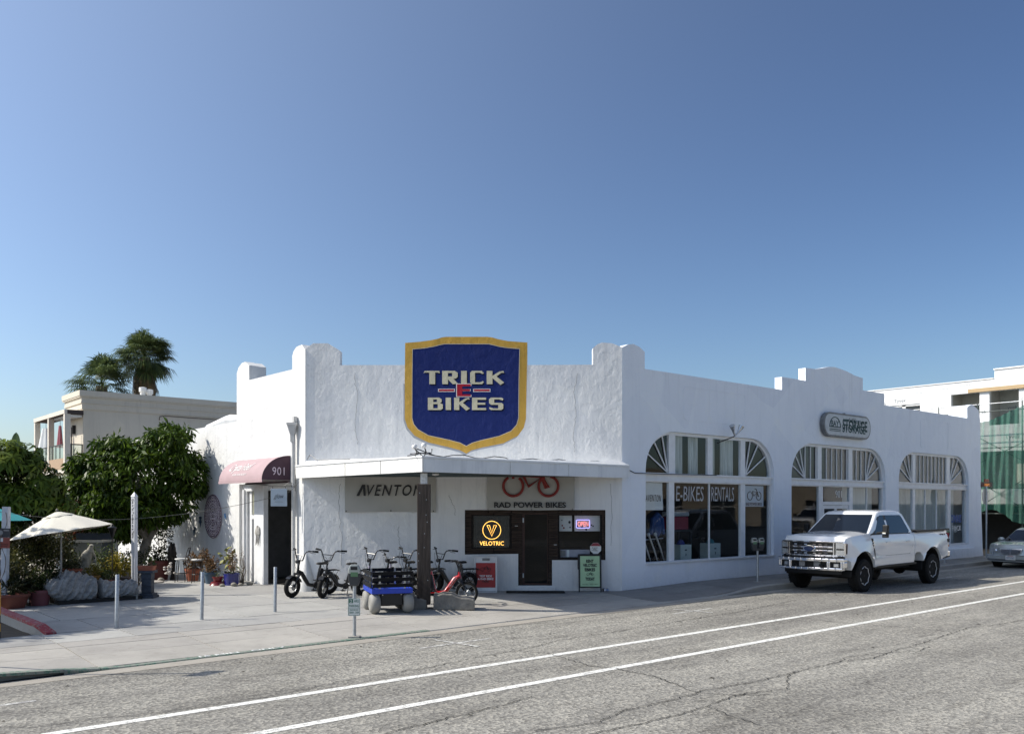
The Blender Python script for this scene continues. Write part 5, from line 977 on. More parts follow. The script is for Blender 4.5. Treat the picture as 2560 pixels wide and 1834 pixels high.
def pickup(lab, loc, body):
    t = thing('pickup_truck', lab, 'pickup truck', loc); FA, RA, WR_ = 1.08, 5.32, .455
    def hw(x, z):
        h = 1.035 - .05*max(0, (.95-z)/.3)**2 - .09*max(0, (z-1.25)/.4)**2
        if x < .6: h -= .16*((.6-x)/.6)**2
        for c in (FA, RA):
            d = math.hypot(x-c, z-.5)
            if d < .86: h += .05*(1-max(0, (d-.62)/.24))**.8
        return h - .018*math.exp(-((z-.98)/.05)**2)
    def lowmap(x, y, z):
        cr = (.05*(1-y*y) + (.02 if .25 < abs(y) < .7 else 0)) if z > 1.45 and x < 1.7 else 0
        return (x + (.14*y*y if x < .3 else 0), y*hw(x, z), z+cr)
    front = [(.14, .92), (.10, 1.15), (.10, 1.40), (.17, 1.50), (.5, 1.55), (1.0, 1.585), (1.5, 1.62), (1.9, 1.60), (4.17, 1.60)]
    lower = front + [(4.17, .70), (1.80, .67)] + arc(FA, .5, .64, 15, 168) + [(.40, .86)]
    b = shell('body', body, t, lower, [.75, .86, .96, 1.0, 1.12, 1.25, 1.38, 1.46, 1.53], [-.85, -.7, -.4, 0, .4, .7, .85], [.25, .45, .7, 1.0, 1.35, 1.7, 2.5, 3.3], lowmap, .02)
    bed = [(4.21, 1.60), (6.48, 1.63), (6.52, 1.0), (6.45, .82)] + arc(RA, .5, .64, 20, 160) + [(4.62, .95), (4.55, 1.0), (4.32, 1.0), (4.21, .92)]
    shell('bed', body, t, bed, [.86, .96, 1.0, 1.12, 1.25, 1.38, 1.46, 1.53], [-.9, 0, .9], [4.4, 4.8, 5.3, 5.8, 6.2], lambda x, y, z: (x, y*hw(x, z), z), .02)
    cab = [(1.46, 1.58), (2.22, 2.17), (2.40, 2.235), (2.7, 2.26), (3.3, 2.26), (3.6, 2.235), (3.78, 2.17), (4.16, 1.58)]
    cw = lambda z: .975 - .19*max(0, (z-1.58)/.68)**1.15
    def cabmap(x, y, z):
        tz = max(0, (z-1.58)/.68); fx = -.10*(1-y*y)*tz if x < 2.45 else 0
        return (x + fx - .06*(1-y*y)*(1-tz)*(x < 1.6), y*cw(z), z + .025*(1-y*y)*(z > 2.1))
    shell('cab', body, t, cab, [1.75, 1.9, 2.05, 2.14], [-.9, -.6, -.3, 0, .3, .6, .9], [2.0, 2.5, 3.0, 3.45], cabmap, .03)
    f = lambda x, z, s, e=.006: (x, s*(cw(z)+e), z)
    # glazing: side panes both sides, windscreen, rear screen
    for s in (-1, 1):
        for nm, poly in (('side_window', [(1.80, 1.60), (2.62, 1.60), (2.55, 2.13), (2.38, 2.13), (2.28, 2.09)]), ('side_window', [(2.70, 1.60), (3.86, 1.60), (3.93, 1.66), (3.66, 2.10), (3.58, 2.13), (2.66, 2.13)])):
            q = MB(); k = len(poly); q.add([f(x, z, s) for x, z in poly] + [f(x, z, s, -.01) for x, z in poly], [tuple(range(k))] + [(i, (i+1) % k, k+(i+1) % k, k+i) for i in range(k)]); q.build(nm, GLS, t)
        q = MB(); q.add([f(x, z, s, .004) for x, z in [(1.60, 1.575), (3.98, 1.575), (3.98, 1.605), (1.62, 1.605)]], [(0, 1, 2, 3)]); q.add([f(x, z, s, .004) for x, z in [(1.55, 1.56), (1.80, 1.60), (2.28, 2.09), (2.22, 2.09)]], [(0, 1, 2, 3)]); q.add([f(x, z, s, .004) for x, z in [(2.62, 1.6), (2.70, 1.6), (2.66, 2.13), (2.55, 2.13)]], [(0, 1, 2, 3)]); q.build('window_trim', TRIMB, t)
    P = lambda u, v: (1.47+.74*v - .16*(1-u*u)*.55 - .012, u*(.90-.17*v), 1.60+.56*v + .012)
    q = MB(); n = 8; q.add([P(-1+2*i/n, v) for v in (0.02, .5, .96) for i in range(n+1)], [(j*(n+1)+i, j*(n+1)+i+1, (j+1)*(n+1)+i+1, (j+1)*(n+1)+i) for j in range(2) for i in range(n)]); q.build('windscreen', GLS, t, smooth=True)
    q = MB(); q.bar((1.36, -.85, 1.585), (1.36, .85, 1.585), .12, .02); q.tube([(1.4, -.6, 1.61), (1.44, -.05, 1.66)], .01, 5); q.tube([(1.4, .1, 1.61), (1.44, .65, 1.66)], .01, 5); q.build('wiper_cowl', TRIMB, t)
    # shut lines, handles, badges
    q = MB(); 
    for s in (-1, 1):
        for line in ([(1.78, .70), (1.74, .98), (1.70, 1.2), (1.78, 1.59)], [(2.66, .70), (2.68, 1.58)], [(3.86, .98), (4.0, 1.2), (4.0, 1.58)], [(1.80, .965), (3.9, .985)]):
            for a, c in zip(line[:-1], line[1:]): q.bar((a[0], s*(hw(*a)+.001), a[1]), (c[0], s*(hw(*c)+.001), c[1]), .007, .004, up=(0, 1, 0))
    q.build('shut_line', INK, t)
    for s in (-1, 1):
        for x in (2.50, 3.72): q = MB(); q.bar((x-.13, s*(hw(x, 1.36)+.03), 1.36), (x+.1, s*(hw(x, 1.36)+.03), 1.365), .03, .035); q.build('door_handle', body, t, bevel=.01)
        q = MB(); q.add([(x, s*(hw(x, z)+.010), z) for x, z in [(1.54, 1.48), (1.66, 1.48), (1.74, 1.05), (1.76, .86), (1.66, 1.1)]], [(0, 1, 2, 3, 4)]); v_ = q.build('fender_vent', TRIMB, t)
        for z in (1.4, 1.32, 1.24): q = MB(); q.bar((1.60, s*(hw(1.6, z)+.016), z), (1.68, s*(hw(1.6, z)+.016), z-.03), .03, .006, up=(0, 1, 0)); q.build('vent_badge', CHROME, v_)
        # towing mirror
        q = MB(); q.bar((1.86, s*1.0, 1.62), (1.92, s*1.2, 1.66), .06, .05); q.prism([(1.86, 1.50), (1.98, 1.50), (2.0, 1.86), (1.9, 1.86)], s*1.16, s*1.32); m_ = q.build('wing_mirror', TRIMB, t, bevel=.02)
        q = MB(); q.box(1.83, 1.858, min(s*1.19, s*1.29), max(s*1.19, s*1.29), 1.60, 1.65); q.build('mirror_cap', CHROME, m_)
        for c in (FA, RA): 
            q = MB(); q.prism(arc(c, .5, .632, -5, 185, 20) + arc(c, .5, .60, 185, -5, 20), s*.45, s*(1.0)); q.build('wheel_liner', UNDER, t)
            wheel(t, c, s*.93, WR_, .30, s)
        q = MB(); q.add([(x, s*(hw(x, z)+.006), z) for x, z in [(6.40, 1.55), (6.525, 1.55), (6.53, 1.12), (6.46, 1.10)]], [(0, 1, 2, 3)]); q.box(6.46, 6.54, min(s*.86, s*1.02), max(s*.86, s*1.02), 1.10, 1.55); q.build('tail_light', REDL, t); q = MB(); q.box(6.41, 6.55, min(s*.9, s*(1.0+.045)), max(s*.9, s*1.045), 1.25, 1.36); q.build('tail_light_bar', TRIMB, t)
        q = MB(); q.bar((4.25, s*.99, 1.625), (6.45, s*.99, 1.655), .12, .05); q.build('bed_rail', TRIMB, t)
        q = MB(); q.bar((1.75, s*.97, .66), (4.3, s*.97, .68), .1, .06); q.build('side_step', TRIMB, t)
    text('TREMOR', TRIMB, t, .42, .07, 0, 0, 0, name='side_badge', loc=(6.12, -(hw(6.12, 1.5)+.004), 1.5), bold=.01); q = MB(); q.box(2.0, 2.3, -hw(2.2, .84)-.006, -hw(2.2, .84)+.004, .83, .865); q.build('side_badge', TRIMB, t)
    # underbody, bed floor, tailgate bumper
    q = MB(); q.box(.5, 6.3, -.62, .62, .52, .85); q.box(.15, 1.0, -.8, .8, .60, .9); q.tube([(FA, -.8, .42), (FA, .8, .42)], .07, 8); q.tube([(RA, -.8, .44), (RA, .8, .44)], .08, 8); q.ell((RA, 0, .44), (.2, .2, .2), 10, 6); q.ell((3.1, .3, .5), (.6, .25, .2), 10, 6); q.build('chassis', UNDER, t)
    q = MB(); q.box(4.24, 6.46, -.88, .88, 1.625, 1.634); q.build('bed_liner', UNDER, t)
    q = MB(); q.box(6.5, 6.70, -1.0, 1.0, .80, .97); q.box(6.62, 6.80, -.35, .35, .72, .78); q.build('rear_bumper', CHROME, t, bevel=.03); q = MB(); q.bar((6.2, -.96, .76), (6.78, -.9, .80), .1, .05); q.build('rear_step', TRIMB, t)
    # face of the truck
    gx = lambda y: .085 + .14*y*y
    def bowed(q, z0, z1, y0, y1, d0, d1, n=10):
        """curved slab across the nose"""
        ys_ = [y0+(y1-y0)*i/n for i in range(n+1)]
        for a, c in zip(ys_[:-1], ys_[1:]):
            q.add([(gx(a)-d0, a, z0), (gx(c)-d0, c, z0), (gx(c)-d0, c, z1), (gx(a)-d0, a, z1), (gx(a)-d1, a, z0), (gx(c)-d1, c, z0), (gx(c)-d1, c, z1), (gx(a)-d1, a, z1)], [(0, 1, 2, 3), (4, 7, 6, 5), (0, 4, 5, 1), (3, 2, 6, 7), (0, 3, 7, 4), (1, 5, 6, 2)])
    q = MB(); bowed(q, .99, 1.42, -.92, .92, .0, .02); g_ = q.build('grille', mat('grille_black', (.01, .01, .011), .3), t)
    q = MB(); bowed(q, 1.385, 1.425, -.93, .93, .02, .07); bowed(q, 1.005, 1.045, -.80, .80, .02, .07)
    for z in (1.245, 1.145): bowed(q, z-.015, z+.035, -.66, .66, .02, .07)
    bowed(q, .99, 1.42, -.70, -.665, .02, .06, 1); bowed(q, .99, 1.42, .665, .70, .02, .06, 1); q.build('grille_bar', CHROME, g_, bevel=.008)
    for z in (1.325, 1.085):
        for i in range(-3, 4):
            if i: q = MB(); y = i*.165 + (.03 if i < 0 else -.03); bowed(q, z-.014, z+.016, y-.045, y+.045, .02, .045, 1); q.build('grille_insert', CHROME, g_)
    q = MB(); q.lathe([(.0, -.085), (.09, -.08), (.10, -.06), (.10, -.02)], 24, (.06, 0, 0), 'x'); q.v = [(x, y*1.9, z*1.0+1.215) for x, y, z in q.v]; q.build('badge', CHROME, g_, smooth=True); q = MB(); q.lathe([(0, -.092), (.075, -.090)], 24, (.06, 0, 0), 'x'); q.v = [(x, y*2.0, z+1.215) for x, y, z in q.v]; q.build('badge_field', mat('badge_blue', (.03, .05, .12), .2), g_)
    for s in (-1, 1):
        a, c = (-.98, -.72) if s < 0 else (.72, .98)
        q = MB(); bowed(q, 1.02, 1.40, a, c, -.01, .05, 4); h_ = q.build('headlight', CHROME, t, bevel=.015)
        for z0, z1 in ((1.24, 1.37), (1.06, 1.17)): q = MB(); bowed(q, z0, z1, a+.03, c-.03, .045, .06, 4); q.build('lamp', LENS, h_)
        q = MB(); bowed(q, 1.185, 1.225, a+.03, c-.03, .045, .056, 4); q.build('lamp_divider', TRIMB, h_)
        q = MB(); q.bar((.285, s*.965, 1.08), (.30, s*.968, 1.36), .02, .03); q.build('marker_lamp', mat('dim_amber_lens', (.10, .05, .03), .15), h_)
    q = MB()
    bowed(q, .86, .955, -1.02, 1.02, .0, .17); bowed(q, .62, .70, -.96, .96, .0, .15)
    for a, c in ((-1.02, -.90), (-.64, -.54), (.54, .64), (.90, 1.02)): bowed(q, .69, .87, a, c, .0, .16, 2)
    bp_ = q.build('front_bumper', CHROME, t, bevel=.02); q = MB(); bowed(q, .69, .87, -1.0, 1.0, .0, .06); q.build('bumper_recess', TRIMB, bp_)
    for s in (-1, 1):
        q = MB(); bowed(q, .73, .82, s*.77-.06, s*.77+.06, .05, .10, 1); q.build('fog_lamp', LENS, bp_); q = MB(); q.tube([(-.02, s*.42, .76), (-.09, s*.42, .74), (-.09, s*.36, .78)], .025, 6); q.build('tow_hook', TRIMB, bp_); q = MB(); bowed(q, .72, .85, s*.23-.09, s*.23+.09, .06, .09, 1); q.build('bumper_plate', GREYP, bp_)
    q = MB(); bowed(q, .955, .99, -.95, .95, .0, .06); q.build('grille_sill', TRIMB, t); q = MB(); bowed(q, .52, .62, -.85, .85, -.05, .06); q.build('air_dam', TRIMB, t)
    # hood edges
    q = MB()
    for s in (-1, 1): q.tube([(.32, s*.80, 1.515), (.7, s*.82, 1.56), (1.42, s*.84, 1.605)], .006, 5)
    q.build('hood_gap', GREYP, t)
    q = MB(); q.ell((3.45, -.2, 2.29), (.14, .05, .03), 10, 5); q.build('roof_antenna', TRIMB, t)
    return t
trk = pickup('white crew cab pickup truck with a chrome grille parked at the kerb', (22.33, 13.3, ROADZ), PAINT)

def sedan(lab, loc, body):
    t = thing('parked_sedan', lab, 'car', loc); FA, RA, WR_ = 1.0, 4.0, .33
    def hw(x, z):
        h = .99 - .10*max(0, (.45-z)/.25)**2 - .10*max(0, (z-.68)/.3)**2
        if x < .7: h -= .26*((.7-x)/.7)**2.2
        if x > 4.9: h -= .2*((x-4.9)/.6)**2
        return h
    low = [(.03, .30), (0, .45), (.03, .58), (.08, .74), (.2, .82), (.8, .91), (1.55, .97), (4.1, .98), (5.2, .92), (5.5, .8), (5.5, .45), (5.4, .28), (4.42, .25)] + arc(RA, .33, .42, -8, 188)[::1] + [(1.46, .24)] + arc(FA, .33, .42, -8, 188) + [(.5, .26)]
    shell('body', body, t, low, [.4, .5, .6, .7, .8, .9], [-.85, -.6, -.3, 0, .3, .6, .85], [.12, .3, .6, 1.2, 2, 3, 4.5, 5.1], lambda x, y, z: (x + (.30*y**4 if x < .35 else 0), y*hw(x, z), z + (.035*(1-y*y) + (.015 if abs(y) < .35 else 0) if z > .78 and x < 1.6 else 0)), .015)
    cw = lambda z: .86 - .22*max(0, (z-.95)/.5)
    cab = [(1.5, .94), (2.35, 1.40), (2.7, 1.47), (3.3, 1.47), (3.7, 1.40), (4.35, .95)]
    shell('cabin', body, t, cab, [1.1, 1.25, 1.36], [-.9, -.5, 0, .5, .9], [2.0, 2.6, 3.0, 3.6], lambda x, y, z: (x-.12*(1-y*y)*(x < 2.5), y*cw(z), z+.02*(1-y*y)*(z > 1.3)), .03)
    P = lambda u, v: (1.52+.82*v - .13*(1-u*u) - .012, u*(.82-.20*v), .965+.43*v+.012)
    q = MB(); n = 8; q.add([P(-1+2*i/n, v) for v in (0.04, .5, .95) for i in range(n+1)], [(j*(n+1)+i, j*(n+1)+i+1, (j+1)*(n+1)+i+1, (j+1)*(n+1)+i) for j in range(2) for i in range(n)]); q.build('windscreen', GLS, t, smooth=True)
    for s in (-1, 1):
        q = MB(); q.add([(x, s*(cw(z)+.006), z) for x, z in [(1.85, .98), (4.05, .98), (3.72, 1.34), (3.55, 1.4), (2.5, 1.4)]], [(0, 1, 2, 3, 4)]); q.build('side_window', GLS, t); q = MB(); q.add([(x, s*(cw(z)+.009), z) for x, z in [(2.85, .98), (2.93, .98), (2.93, 1.4), (2.85, 1.4)]], [(0, 1, 2, 3)]); q.build('window_pillar', TRIMB, t)
        q = MB(); q.ell((1.86, s*1.03, 1.02), (.07, .13, .085), 12, 8); q.build('wing_mirror', body, t, smooth=True)
        for c in (FA, RA): wheel(t, c, s*.84, WR_, .22, s, 9, ALU); q = MB(); q.prism(arc(c, .33, .418, -8, 188, 18) + arc(c, .33, .39, 188, -8, 18), s*.5, s*.9); q.build('wheel_liner', UNDER, t)
        y0 = s*.66
        q = MB(); q.add([(.155, s*.42, .58), (.36, s*.86, .60), (.42, s*.86, .735), (.17, s*.42, .73), (.19, s*.42, .58), (.40, s*.86, .60), (.45, s*.86, .735), (.2, s*.42, .73)], [(0, 1, 2, 3), (4, 7, 6, 5), (0, 4, 5, 1), (3, 2, 6, 7), (0, 3, 7, 4), (1, 5, 6, 2)]); q.v = [(x-.11, y, z) for x, y, z in q.v]; h_ = q.build('headlight', LENS, t, bevel=.01); q = MB(); q.ell((.10, s*.56, .655), (.03, .05, .05), 10, 6); q.build('lamp', CHROME, h_)
    q = MB(); o_ = [(-.40, .73), (.40, .73), (.36, .58), (.24, .50), (-.24, .50), (-.36, .58)]; q.prism([(y, z) for y, z in o_], -.035, .06, 'yz'); g_ = q.build('grille', CHROME, t, bevel=.02); q = MB(); q.prism([(y*.9, .615+(z-.615)*.82) for y, z in o_], -.0405, -.036, 'yz'); q.build('grille_recess', INK, g_)
    for i in range(-10, 11):
        y = i*.034; zb = .515 if abs(y) < .22 else .515+(abs(y)-.22)*.62; q = MB(); q.box(-.055, -.04, y-.008, y+.008, zb, .715); q.build('grille_bar', CHROME, g_)
    q = MB(); q.bar((-.06, 0, .5), (-.06, 0, .74), .03, .01); q.build('grille_star', CHROME, g_)
    def bump_(z0, z1, d, m, nm):
        q = MB(); n = 14; ys_ = [-.95+1.9*i/n for i in range(n+1)]; g = lambda y: .03+.42*abs(y)**4 - d
        for a, c in zip(ys_[:-1], ys_[1:]): q.add([(g(a), a, z0), (g(c), c, z0), (g(c), c, z1), (g(a), a, z1), (g(a)+.1, a, z0), (g(c)+.1, c, z0), (g(c)+.1, c, z1), (g(a)+.1, a, z1)], [(0, 1, 2, 3), (0, 4, 5, 1), (3, 2, 6, 7)])
        return q.build(nm, m, t, smooth=True)
    bump_(.25, .50, .06, body, 'front_bumper'); bump_(.475, .49, .075, CHROME, 'bumper_strip'); q = bump_(.28, .335, .064, TRIMB, 'bumper_intake'); bump_(.305, .312, .07, CHROME, 'bumper_strip')
    q = MB(); q.box(-.06, -.045, -.17, .17, .32, .48); p_ = q.build('number_plate', mat('plate_white', (.62, .62, .6), .5), t); text('5MTV567', mat('plate_blue', (.03, .05, .15), .6), p_, .28, .075, 0, 0, 0, name='plate_number', loc=(-.063, 0, .395), rot=(0, 0, -PI/2)); q = MB(); q.box(-.064, -.061, -.1, .1, .452, .466); q.build('plate_state', REDL, p_)
    q = MB(); q.box(.3, 5.3, -.8, .8, .18, .4); q.build('chassis', UNDER, t)
    q = MB(); q.bar((.05, 0, .86), (.07, 0, .92), .01, .02); q.build('hood_ornament', CHROME, t)
    return t
SILV = mat('champagne_car_paint', (.42, .44, .42), .25, .35, .02, coat=1.)
car = sedan('pale silver sedan with a chrome waterfall grille parked behind the white pickup', (36.5, 13.2, ROADZ), SILV); car.scale = (1.03,)*3
# the other side of the street, seen in the shop windows
d = dup(trk, (37.2, -.1, ROADZ), label='dark pickup truck parked across the street, mirrored in the nearest arched window')
DK = mat('black_car_paint', (.012, .013, .016), .15, coat=1.)
for o in kids(d):
    if o.name.split('.')[0] in ('body', 'bed', 'cab', 'door_handle'):
        o.material_slots[0].link = 'OBJECT'; o.material_slots[0].material = DK
dup(trk, (53.5, -.1, ROADZ), label='white pickup truck parked across the street, mirrored in the middle arched window')
dup(car, (66.5, -.2, ROADZ), label='silver sedan parked across the street, mirrored in the far arched window')
t = thing('tan_building', 'low tan stucco building across the street, mirrored in the shop windows', 'building', (12, -14, 0))
TAN = stucco('tan_stucco', (.42, .36, .28), .1, .4)
holes = [[(4+7*i, .4), (7.5+7*i, .4), (7.5+7*i, 2.8), (4+7*i, 2.8)] for i in range(9)]
q = MB(); q.wall([(0, -.2), (68, -.2), (68, 4.6), (40, 4.6), (40, 5.1), (28, 5.1), (28, 4.6), (0, 4.6)], 0, .3, holes); q.v = [(x, 3.5-y, z) for x, y, z in q.v]; q.build('wall', TAN, t)
q = MB(); q.box(0, 68, -8, 3.1, 4.3, 4.4); q.box(0, .3, -8, 3.1, 0, 4.5); q.box(67.7, 68, -8, 3.1, 0, 4.5); q.box(0, 68, -8, -7.7, 0, 4.5); q.build('roof', mat('roof_felt', (.2, .2, .2), .9), t)
for i in range(9): q = MB(); q.box(4+7*i, 7.5+7*i, 3.3, 3.33, .4, 2.8); w_ = q.build('window', GLS, t); q = MB(); q.box(5.7+7*i, 5.8+7*i, 3.28, 3.36, .4, 2.8); q.box(4+7*i, 7.5+7*i, 3.28, 3.36, 2.2, 2.27); q.build('window_frame', TRIM, w_)
# ---------------------------------------------------------------- far buildings
t = thing('beige_building', 'two storey beige stucco building with a moulded cornice and a columned balcony behind the shop', 'building', (10.93, 42, 0))
BG = stucco('beige_stucco', (.60, .55, .465), .07, .35); BGT = mat('beige_trim', (.62, .575, .50), .8, var=.06)
q = MB(); q.box(0, 24, 0, 2.62, -.2, 6.6); q.build('wall', BG, t)
for k, (z0, z1, e) in enumerate(((6.56, 6.62, .05), (6.60, 6.86, .07), (6.84, 6.90, .12), (6.90, 7.12, .10), (7.10, 7.16, .17), (7.16, 7.40, .20))):
    q = MB(); q.box(-e, 24+e, -e, 2.6+e, z0+.001*k, z1+.0005*k); q.build('cornice', BG, t)
q = MB(); q.tube([(3.3, -.10, 6.46), (3.5, -.16, 6.5), (12, -.16, 6.44)], .02, 5); q.tube([(3.3, -.02, 6.3), (3.3, -.10, 6.46)], .02, 5); q.build('conduit', mat('rust_pipe', (.12, .10, .08), .7), t)
q = MB(); q.box(-.78, -.02, -.06, 5.6, 6.34, 6.52); b1 = q.build('balcony_beam', BGT, t); q = MB(); q.box(-.74, -.03, .0, 5.5, 6.325, 6.338); q.build('ceiling', mat('dark_timber_ceiling', (.05, .03, .025), .8), b1); q = MB(); q.box(-.66, .0, -.064, -.0605, 6.335, 6.515); q.build('shaded_beam', mat('brown_beam', (.06, .045, .04), .8), b1)  # thin dark sheet paints the shade on the beam's end face
for y in (-.03, 2.78, 5.4): q = MB(); q.box(-.76, -.52, y, y+.22, 3.85, 6.34); q.build('column', BGT, t, bevel=.01)
q = MB(); q.box(-.76, 0, -.03, 5.6, 3.74, 3.9); q.build('balcony_floor', BGT, t)
for i in range(9): q = MB(); q.box(-.6, -.02, .1+.28*i, .16+.28*i, 6.22, 6.32); q.build('rafter', TRIM, b1)
FRB = mat('dark_bronze', (.015, .013, .012), .5); RG = glassmat('railing_glass', (.85, .9, .9), .8)
q = MB(); q.box(-.74, -.70, .2, 5.4, 4.98, 5.03); [q.box(-.74, -.71, y, y+.04, 4.4, 5.0) for y in (.9, 1.6, 2.25, 3.4, 4.1, 4.8)]; q.box(-.52, -.02, -.03, .01, 4.98, 5.03); q.box(-.52, -.47, -.03, .01, 4.4, 5.0); q.box(-.07, -.02, -.03, .01, 3.95, 5.0); q.box(-.52, -.02, -.03, .01, 4.40, 4.44); r_ = q.build('railing', FRB, t)
q = MB(); q.box(-.725, -.72, .22, 5.3, 4.4, 4.97); q.build('glass_panel', RG, r_); q = MB(); q.box(-.47, -.07, -.012, -.008, 4.44, 4.98); q.build('glass_panel', RG, r_)
q = MB(); q.box(-.74, -.70, .19, 5.3, 3.9, 4.4); q.build('wood_panel', mat('tan_wood', (.36, .25, .16), .7, stretch=(1, 1, 6)), t); q = MB(); q.box(-.52, -.02, -.02, .02, 3.9, 4.4); q.build('wood_panel', mat('dark_wood', (.05, .028, .025), .7), t)
q = MB(); q.box(-.14, -.01, 1.2, 1.3, 5.55, 5.95); q.build('wall_lantern', FRB, t); q = MB(); q.tube([(-.35, .5, 3.9), (-.35, .5, 5.8)], .025, 6); q.build('lamp_pole', FRB, t)
q = MB(); q.box(-.4, -.1, .3, .7, 3.9, 4.12); q.build('planter', BGT, t); foliage('planter_plant', leafmat('planter_leaf', (.08, .11, .05)), [((-.25, .5, 4.4), (.18, .18, .3))], 60, .03, .3, t, droop=.0, up=.5, seed=3)
CW = mat('white_cloth', (.72, .75, .76), .8, var=.08, vs=3)
for nm, lab, m, y, z0, w_, h in (('hanging_cloth', 'white cloth hanging in the left bay of the beige balcony', CW, 46.5, 4.75, .34, 1.25), ('hanging_cloth', 'dusty pink cloth hanging in the middle bay of the beige balcony', mat('pink_cloth', (.35, .10, .13), .8), 43.9, 4.95, .13, 1.0)):
    o = grid(nm, m, lambda u, v, w_=w_, h=h: (w_*(1-.6*v)*np.cos(u*2*PI)*(1+.2*np.sin(u*18)), w_*(1-.6*v)*np.sin(u*2*PI)*(1+.2*np.sin(u*18)), h*v), 30, 8, None, (10.45, y, z0)); tag(o, lab, 'cloth')
    q = MB(); q.tube([(0, 0, h), (0, 0, 6.33-z0)], .01, 5); q.build('cord', INK, o)
for x, y, lab, h in ((13.97, 43.5, 'taller white roof vent on the beige building below the palm', .5), (14.28, 43.5, 'shorter white roof vent on the beige building below the palm', .42)):
    q = MB(); q.lathe([(.12, -.9), (.12, h-.2), (.17, h-.2), (.17, h), (.1, h+.02)], 14); o = q.build('roof_vent', WHITEP, None, loc=(x, y, 7.45), smooth=True); tag(o, lab, 'vent')

t = thing('new_building', 'unfinished building in white house wrap behind green netting at the far corner', 'building', (50, 16, 0))
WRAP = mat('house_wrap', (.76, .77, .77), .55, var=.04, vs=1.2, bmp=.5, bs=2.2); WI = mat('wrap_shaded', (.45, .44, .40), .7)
FN = dict(rz=-PI/2)       # frame: x towards -Y, y into the building, origin at the near corner
def np_(b, nm, m, **k): return b.build(nm, m, t, rz=-PI/2, **k)
# face coordinates: x = 16 - Y
def yx(Y): return 16 - Y
hl = [[(yx(24.6), 7.0), (yx(22.85), 7.0), (yx(22.85), 8.1), (yx(24.6), 8.1)], [(yx(21.14), 6.6), (yx(19.65), 6.6), (yx(19.65), 8.42), (yx(21.14), 8.42)], [(yx(19.15), 6.6), (yx(17.7), 6.6), (yx(17.7), 8.42), (yx(19.15), 8.42)], [(yx(24.2), 3.4), (yx(22.6), 3.4), (yx(22.6), 4.9), (yx(24.2), 4.9)], [(yx(20.8), 3.2), (yx(17.4), 3.2), (yx(17.4), 5.2), (yx(20.8), 5.2)]]
np_(MB().wall([(yx(40), 2.4), (yx(4), 2.4), (yx(4), 9.53), (yx(18.9), 9.53), (yx(18.9), 9.07), (yx(40), 9.07)], 0, .25, hl), 'wall', WRAP)
q = MB(); q.box(yx(18.93), yx(4), -.06, .3, 9.53, 9.6); q.box(yx(40), yx(18.93), -.05, .3, 9.07, 9.12); np_(q, 'parapet_cap', WHITEP)
q = MB(); q.box(yx(20.2), yx(17.4), -.14, -.01, 8.42, 8.62); np_(q, 'timber_header', mat('new_timber', (.46, .33, .18), .7, stretch=(.3, 1, 4)))
q = MB(); q.box(yx(21.3), yx(17.3), 1.5, 1.55, 6.3, 9); q.box(yx(21.3), yx(21.15), .25, 1.5, 6.3, 9); q.box(yx(24.7), yx(17), 3, 3.1, 2.4, 9); q.box(yx(19.62), yx(19.18), .26, 1.5, 6.5, 9); np_(q, 'recess_wall', WI)
q = MB(); q.box(yx(20.7), yx(19.8), 1.44, 1.49, 6.4, 7.9); q.box(yx(24.5), yx(23.9), .12, .16, 7.02, 8.08); q.box(yx(23.7), yx(22.95), .12, .16, 7.02, 8.08); w_ = np_(q, 'window', GLS); q = MB(); q.box(yx(23.9), yx(23.7), .05, .2, 7.0, 8.1); q.box(yx(24.6), yx(22.85), .05, .2, 8.0, 8.1); q.build('window_frame', WHITEP, w_)
q = MB(); q.box(yx(40), yx(4), 3.0, 3.2, -.2, 2.4); [q.box(yx(Y)-.2, yx(Y)+.2, .05, .4, -.2, 2.4) for Y in (17, 21, 25, 29)]; np_(q, 'ground_floor', mat('site_dark', (.03, .03, .03), .9)); q = MB(); q.box(yx(40), yx(4), .3, 14, 8.9, 9.0); q.box(yx(40), yx(4), .3, 14, 2.3, 2.45); q.box(yx(40), yx(39.8), .3, 14, 0, 9.0); np_(q, 'floor_slab', WI)  # near-black wall, set back under the overhang to stand in for shade
TY = mat('wrap_print', (.10, .12, .14), .7); TY2 = mat('wrap_print_pale', (.38, .40, .41), .7)
for Y, z, s, m, w_ in ((22.2, 7.35, 'Tyvek', TY2, .75), (21.6, 8.78, 'HomeWrap', TY2, .65), (20.4, 8.85, 'HomeWrap', TY2, .65), (18.62, 9.32, 'ro', TY2, .14), (24.0, 8.32, 'Tyvek', TY, .7), (25.1, 8.2, 'Tyvek', TY, .6), (22.9, 8.7, 'Wrap', TY2, .4), (19.42, 7.35, 'ek', TY, .25), (17.5, 7.9, 'Ve', TY2, .3), (18.0, 5.9, 'Tyvek', TY, .75), (18.6, 4.0, 'Tyvek', TY, .6), (18.4, 2.9, 'Tyvek', TY, .7), (17.2, 2.95, 'Tyvek', TY, .7), (17.2, 2.75, 'HomeWrap', TY2, .7), (18.5, 3.75, 'HomeWrap', TY2, .5)):
    text(s, m, t, w_, None, yx(Y), -.004, z, name='wrap_lettering', rot=(0, 0, -PI/2))
text('yvek', TY, t, .5, None, yx(18.55), 1.49, 7.6, name='wrap_lettering', rot=(0, 0, -PI/2)); text('Tyvek', TY, t, .5, None, yx(20.95), .9, 7.5, name='wrap_lettering', rot=(0, 0, -PI/2))
t = thing('scaffold', 'scaffold of steel tubes in front of the wrapped building', 'scaffold', (48.6, 16, 0))
for Y in (16.2, 17.05, 19.2, 21.2, 23.2):
    q = MB(); q.tube([(0, Y-16, -.1), (0, Y-16, 7.65)], .03, 6); q.build('standard', mat('dark_tube', (.04, .06, .055), .5), t)
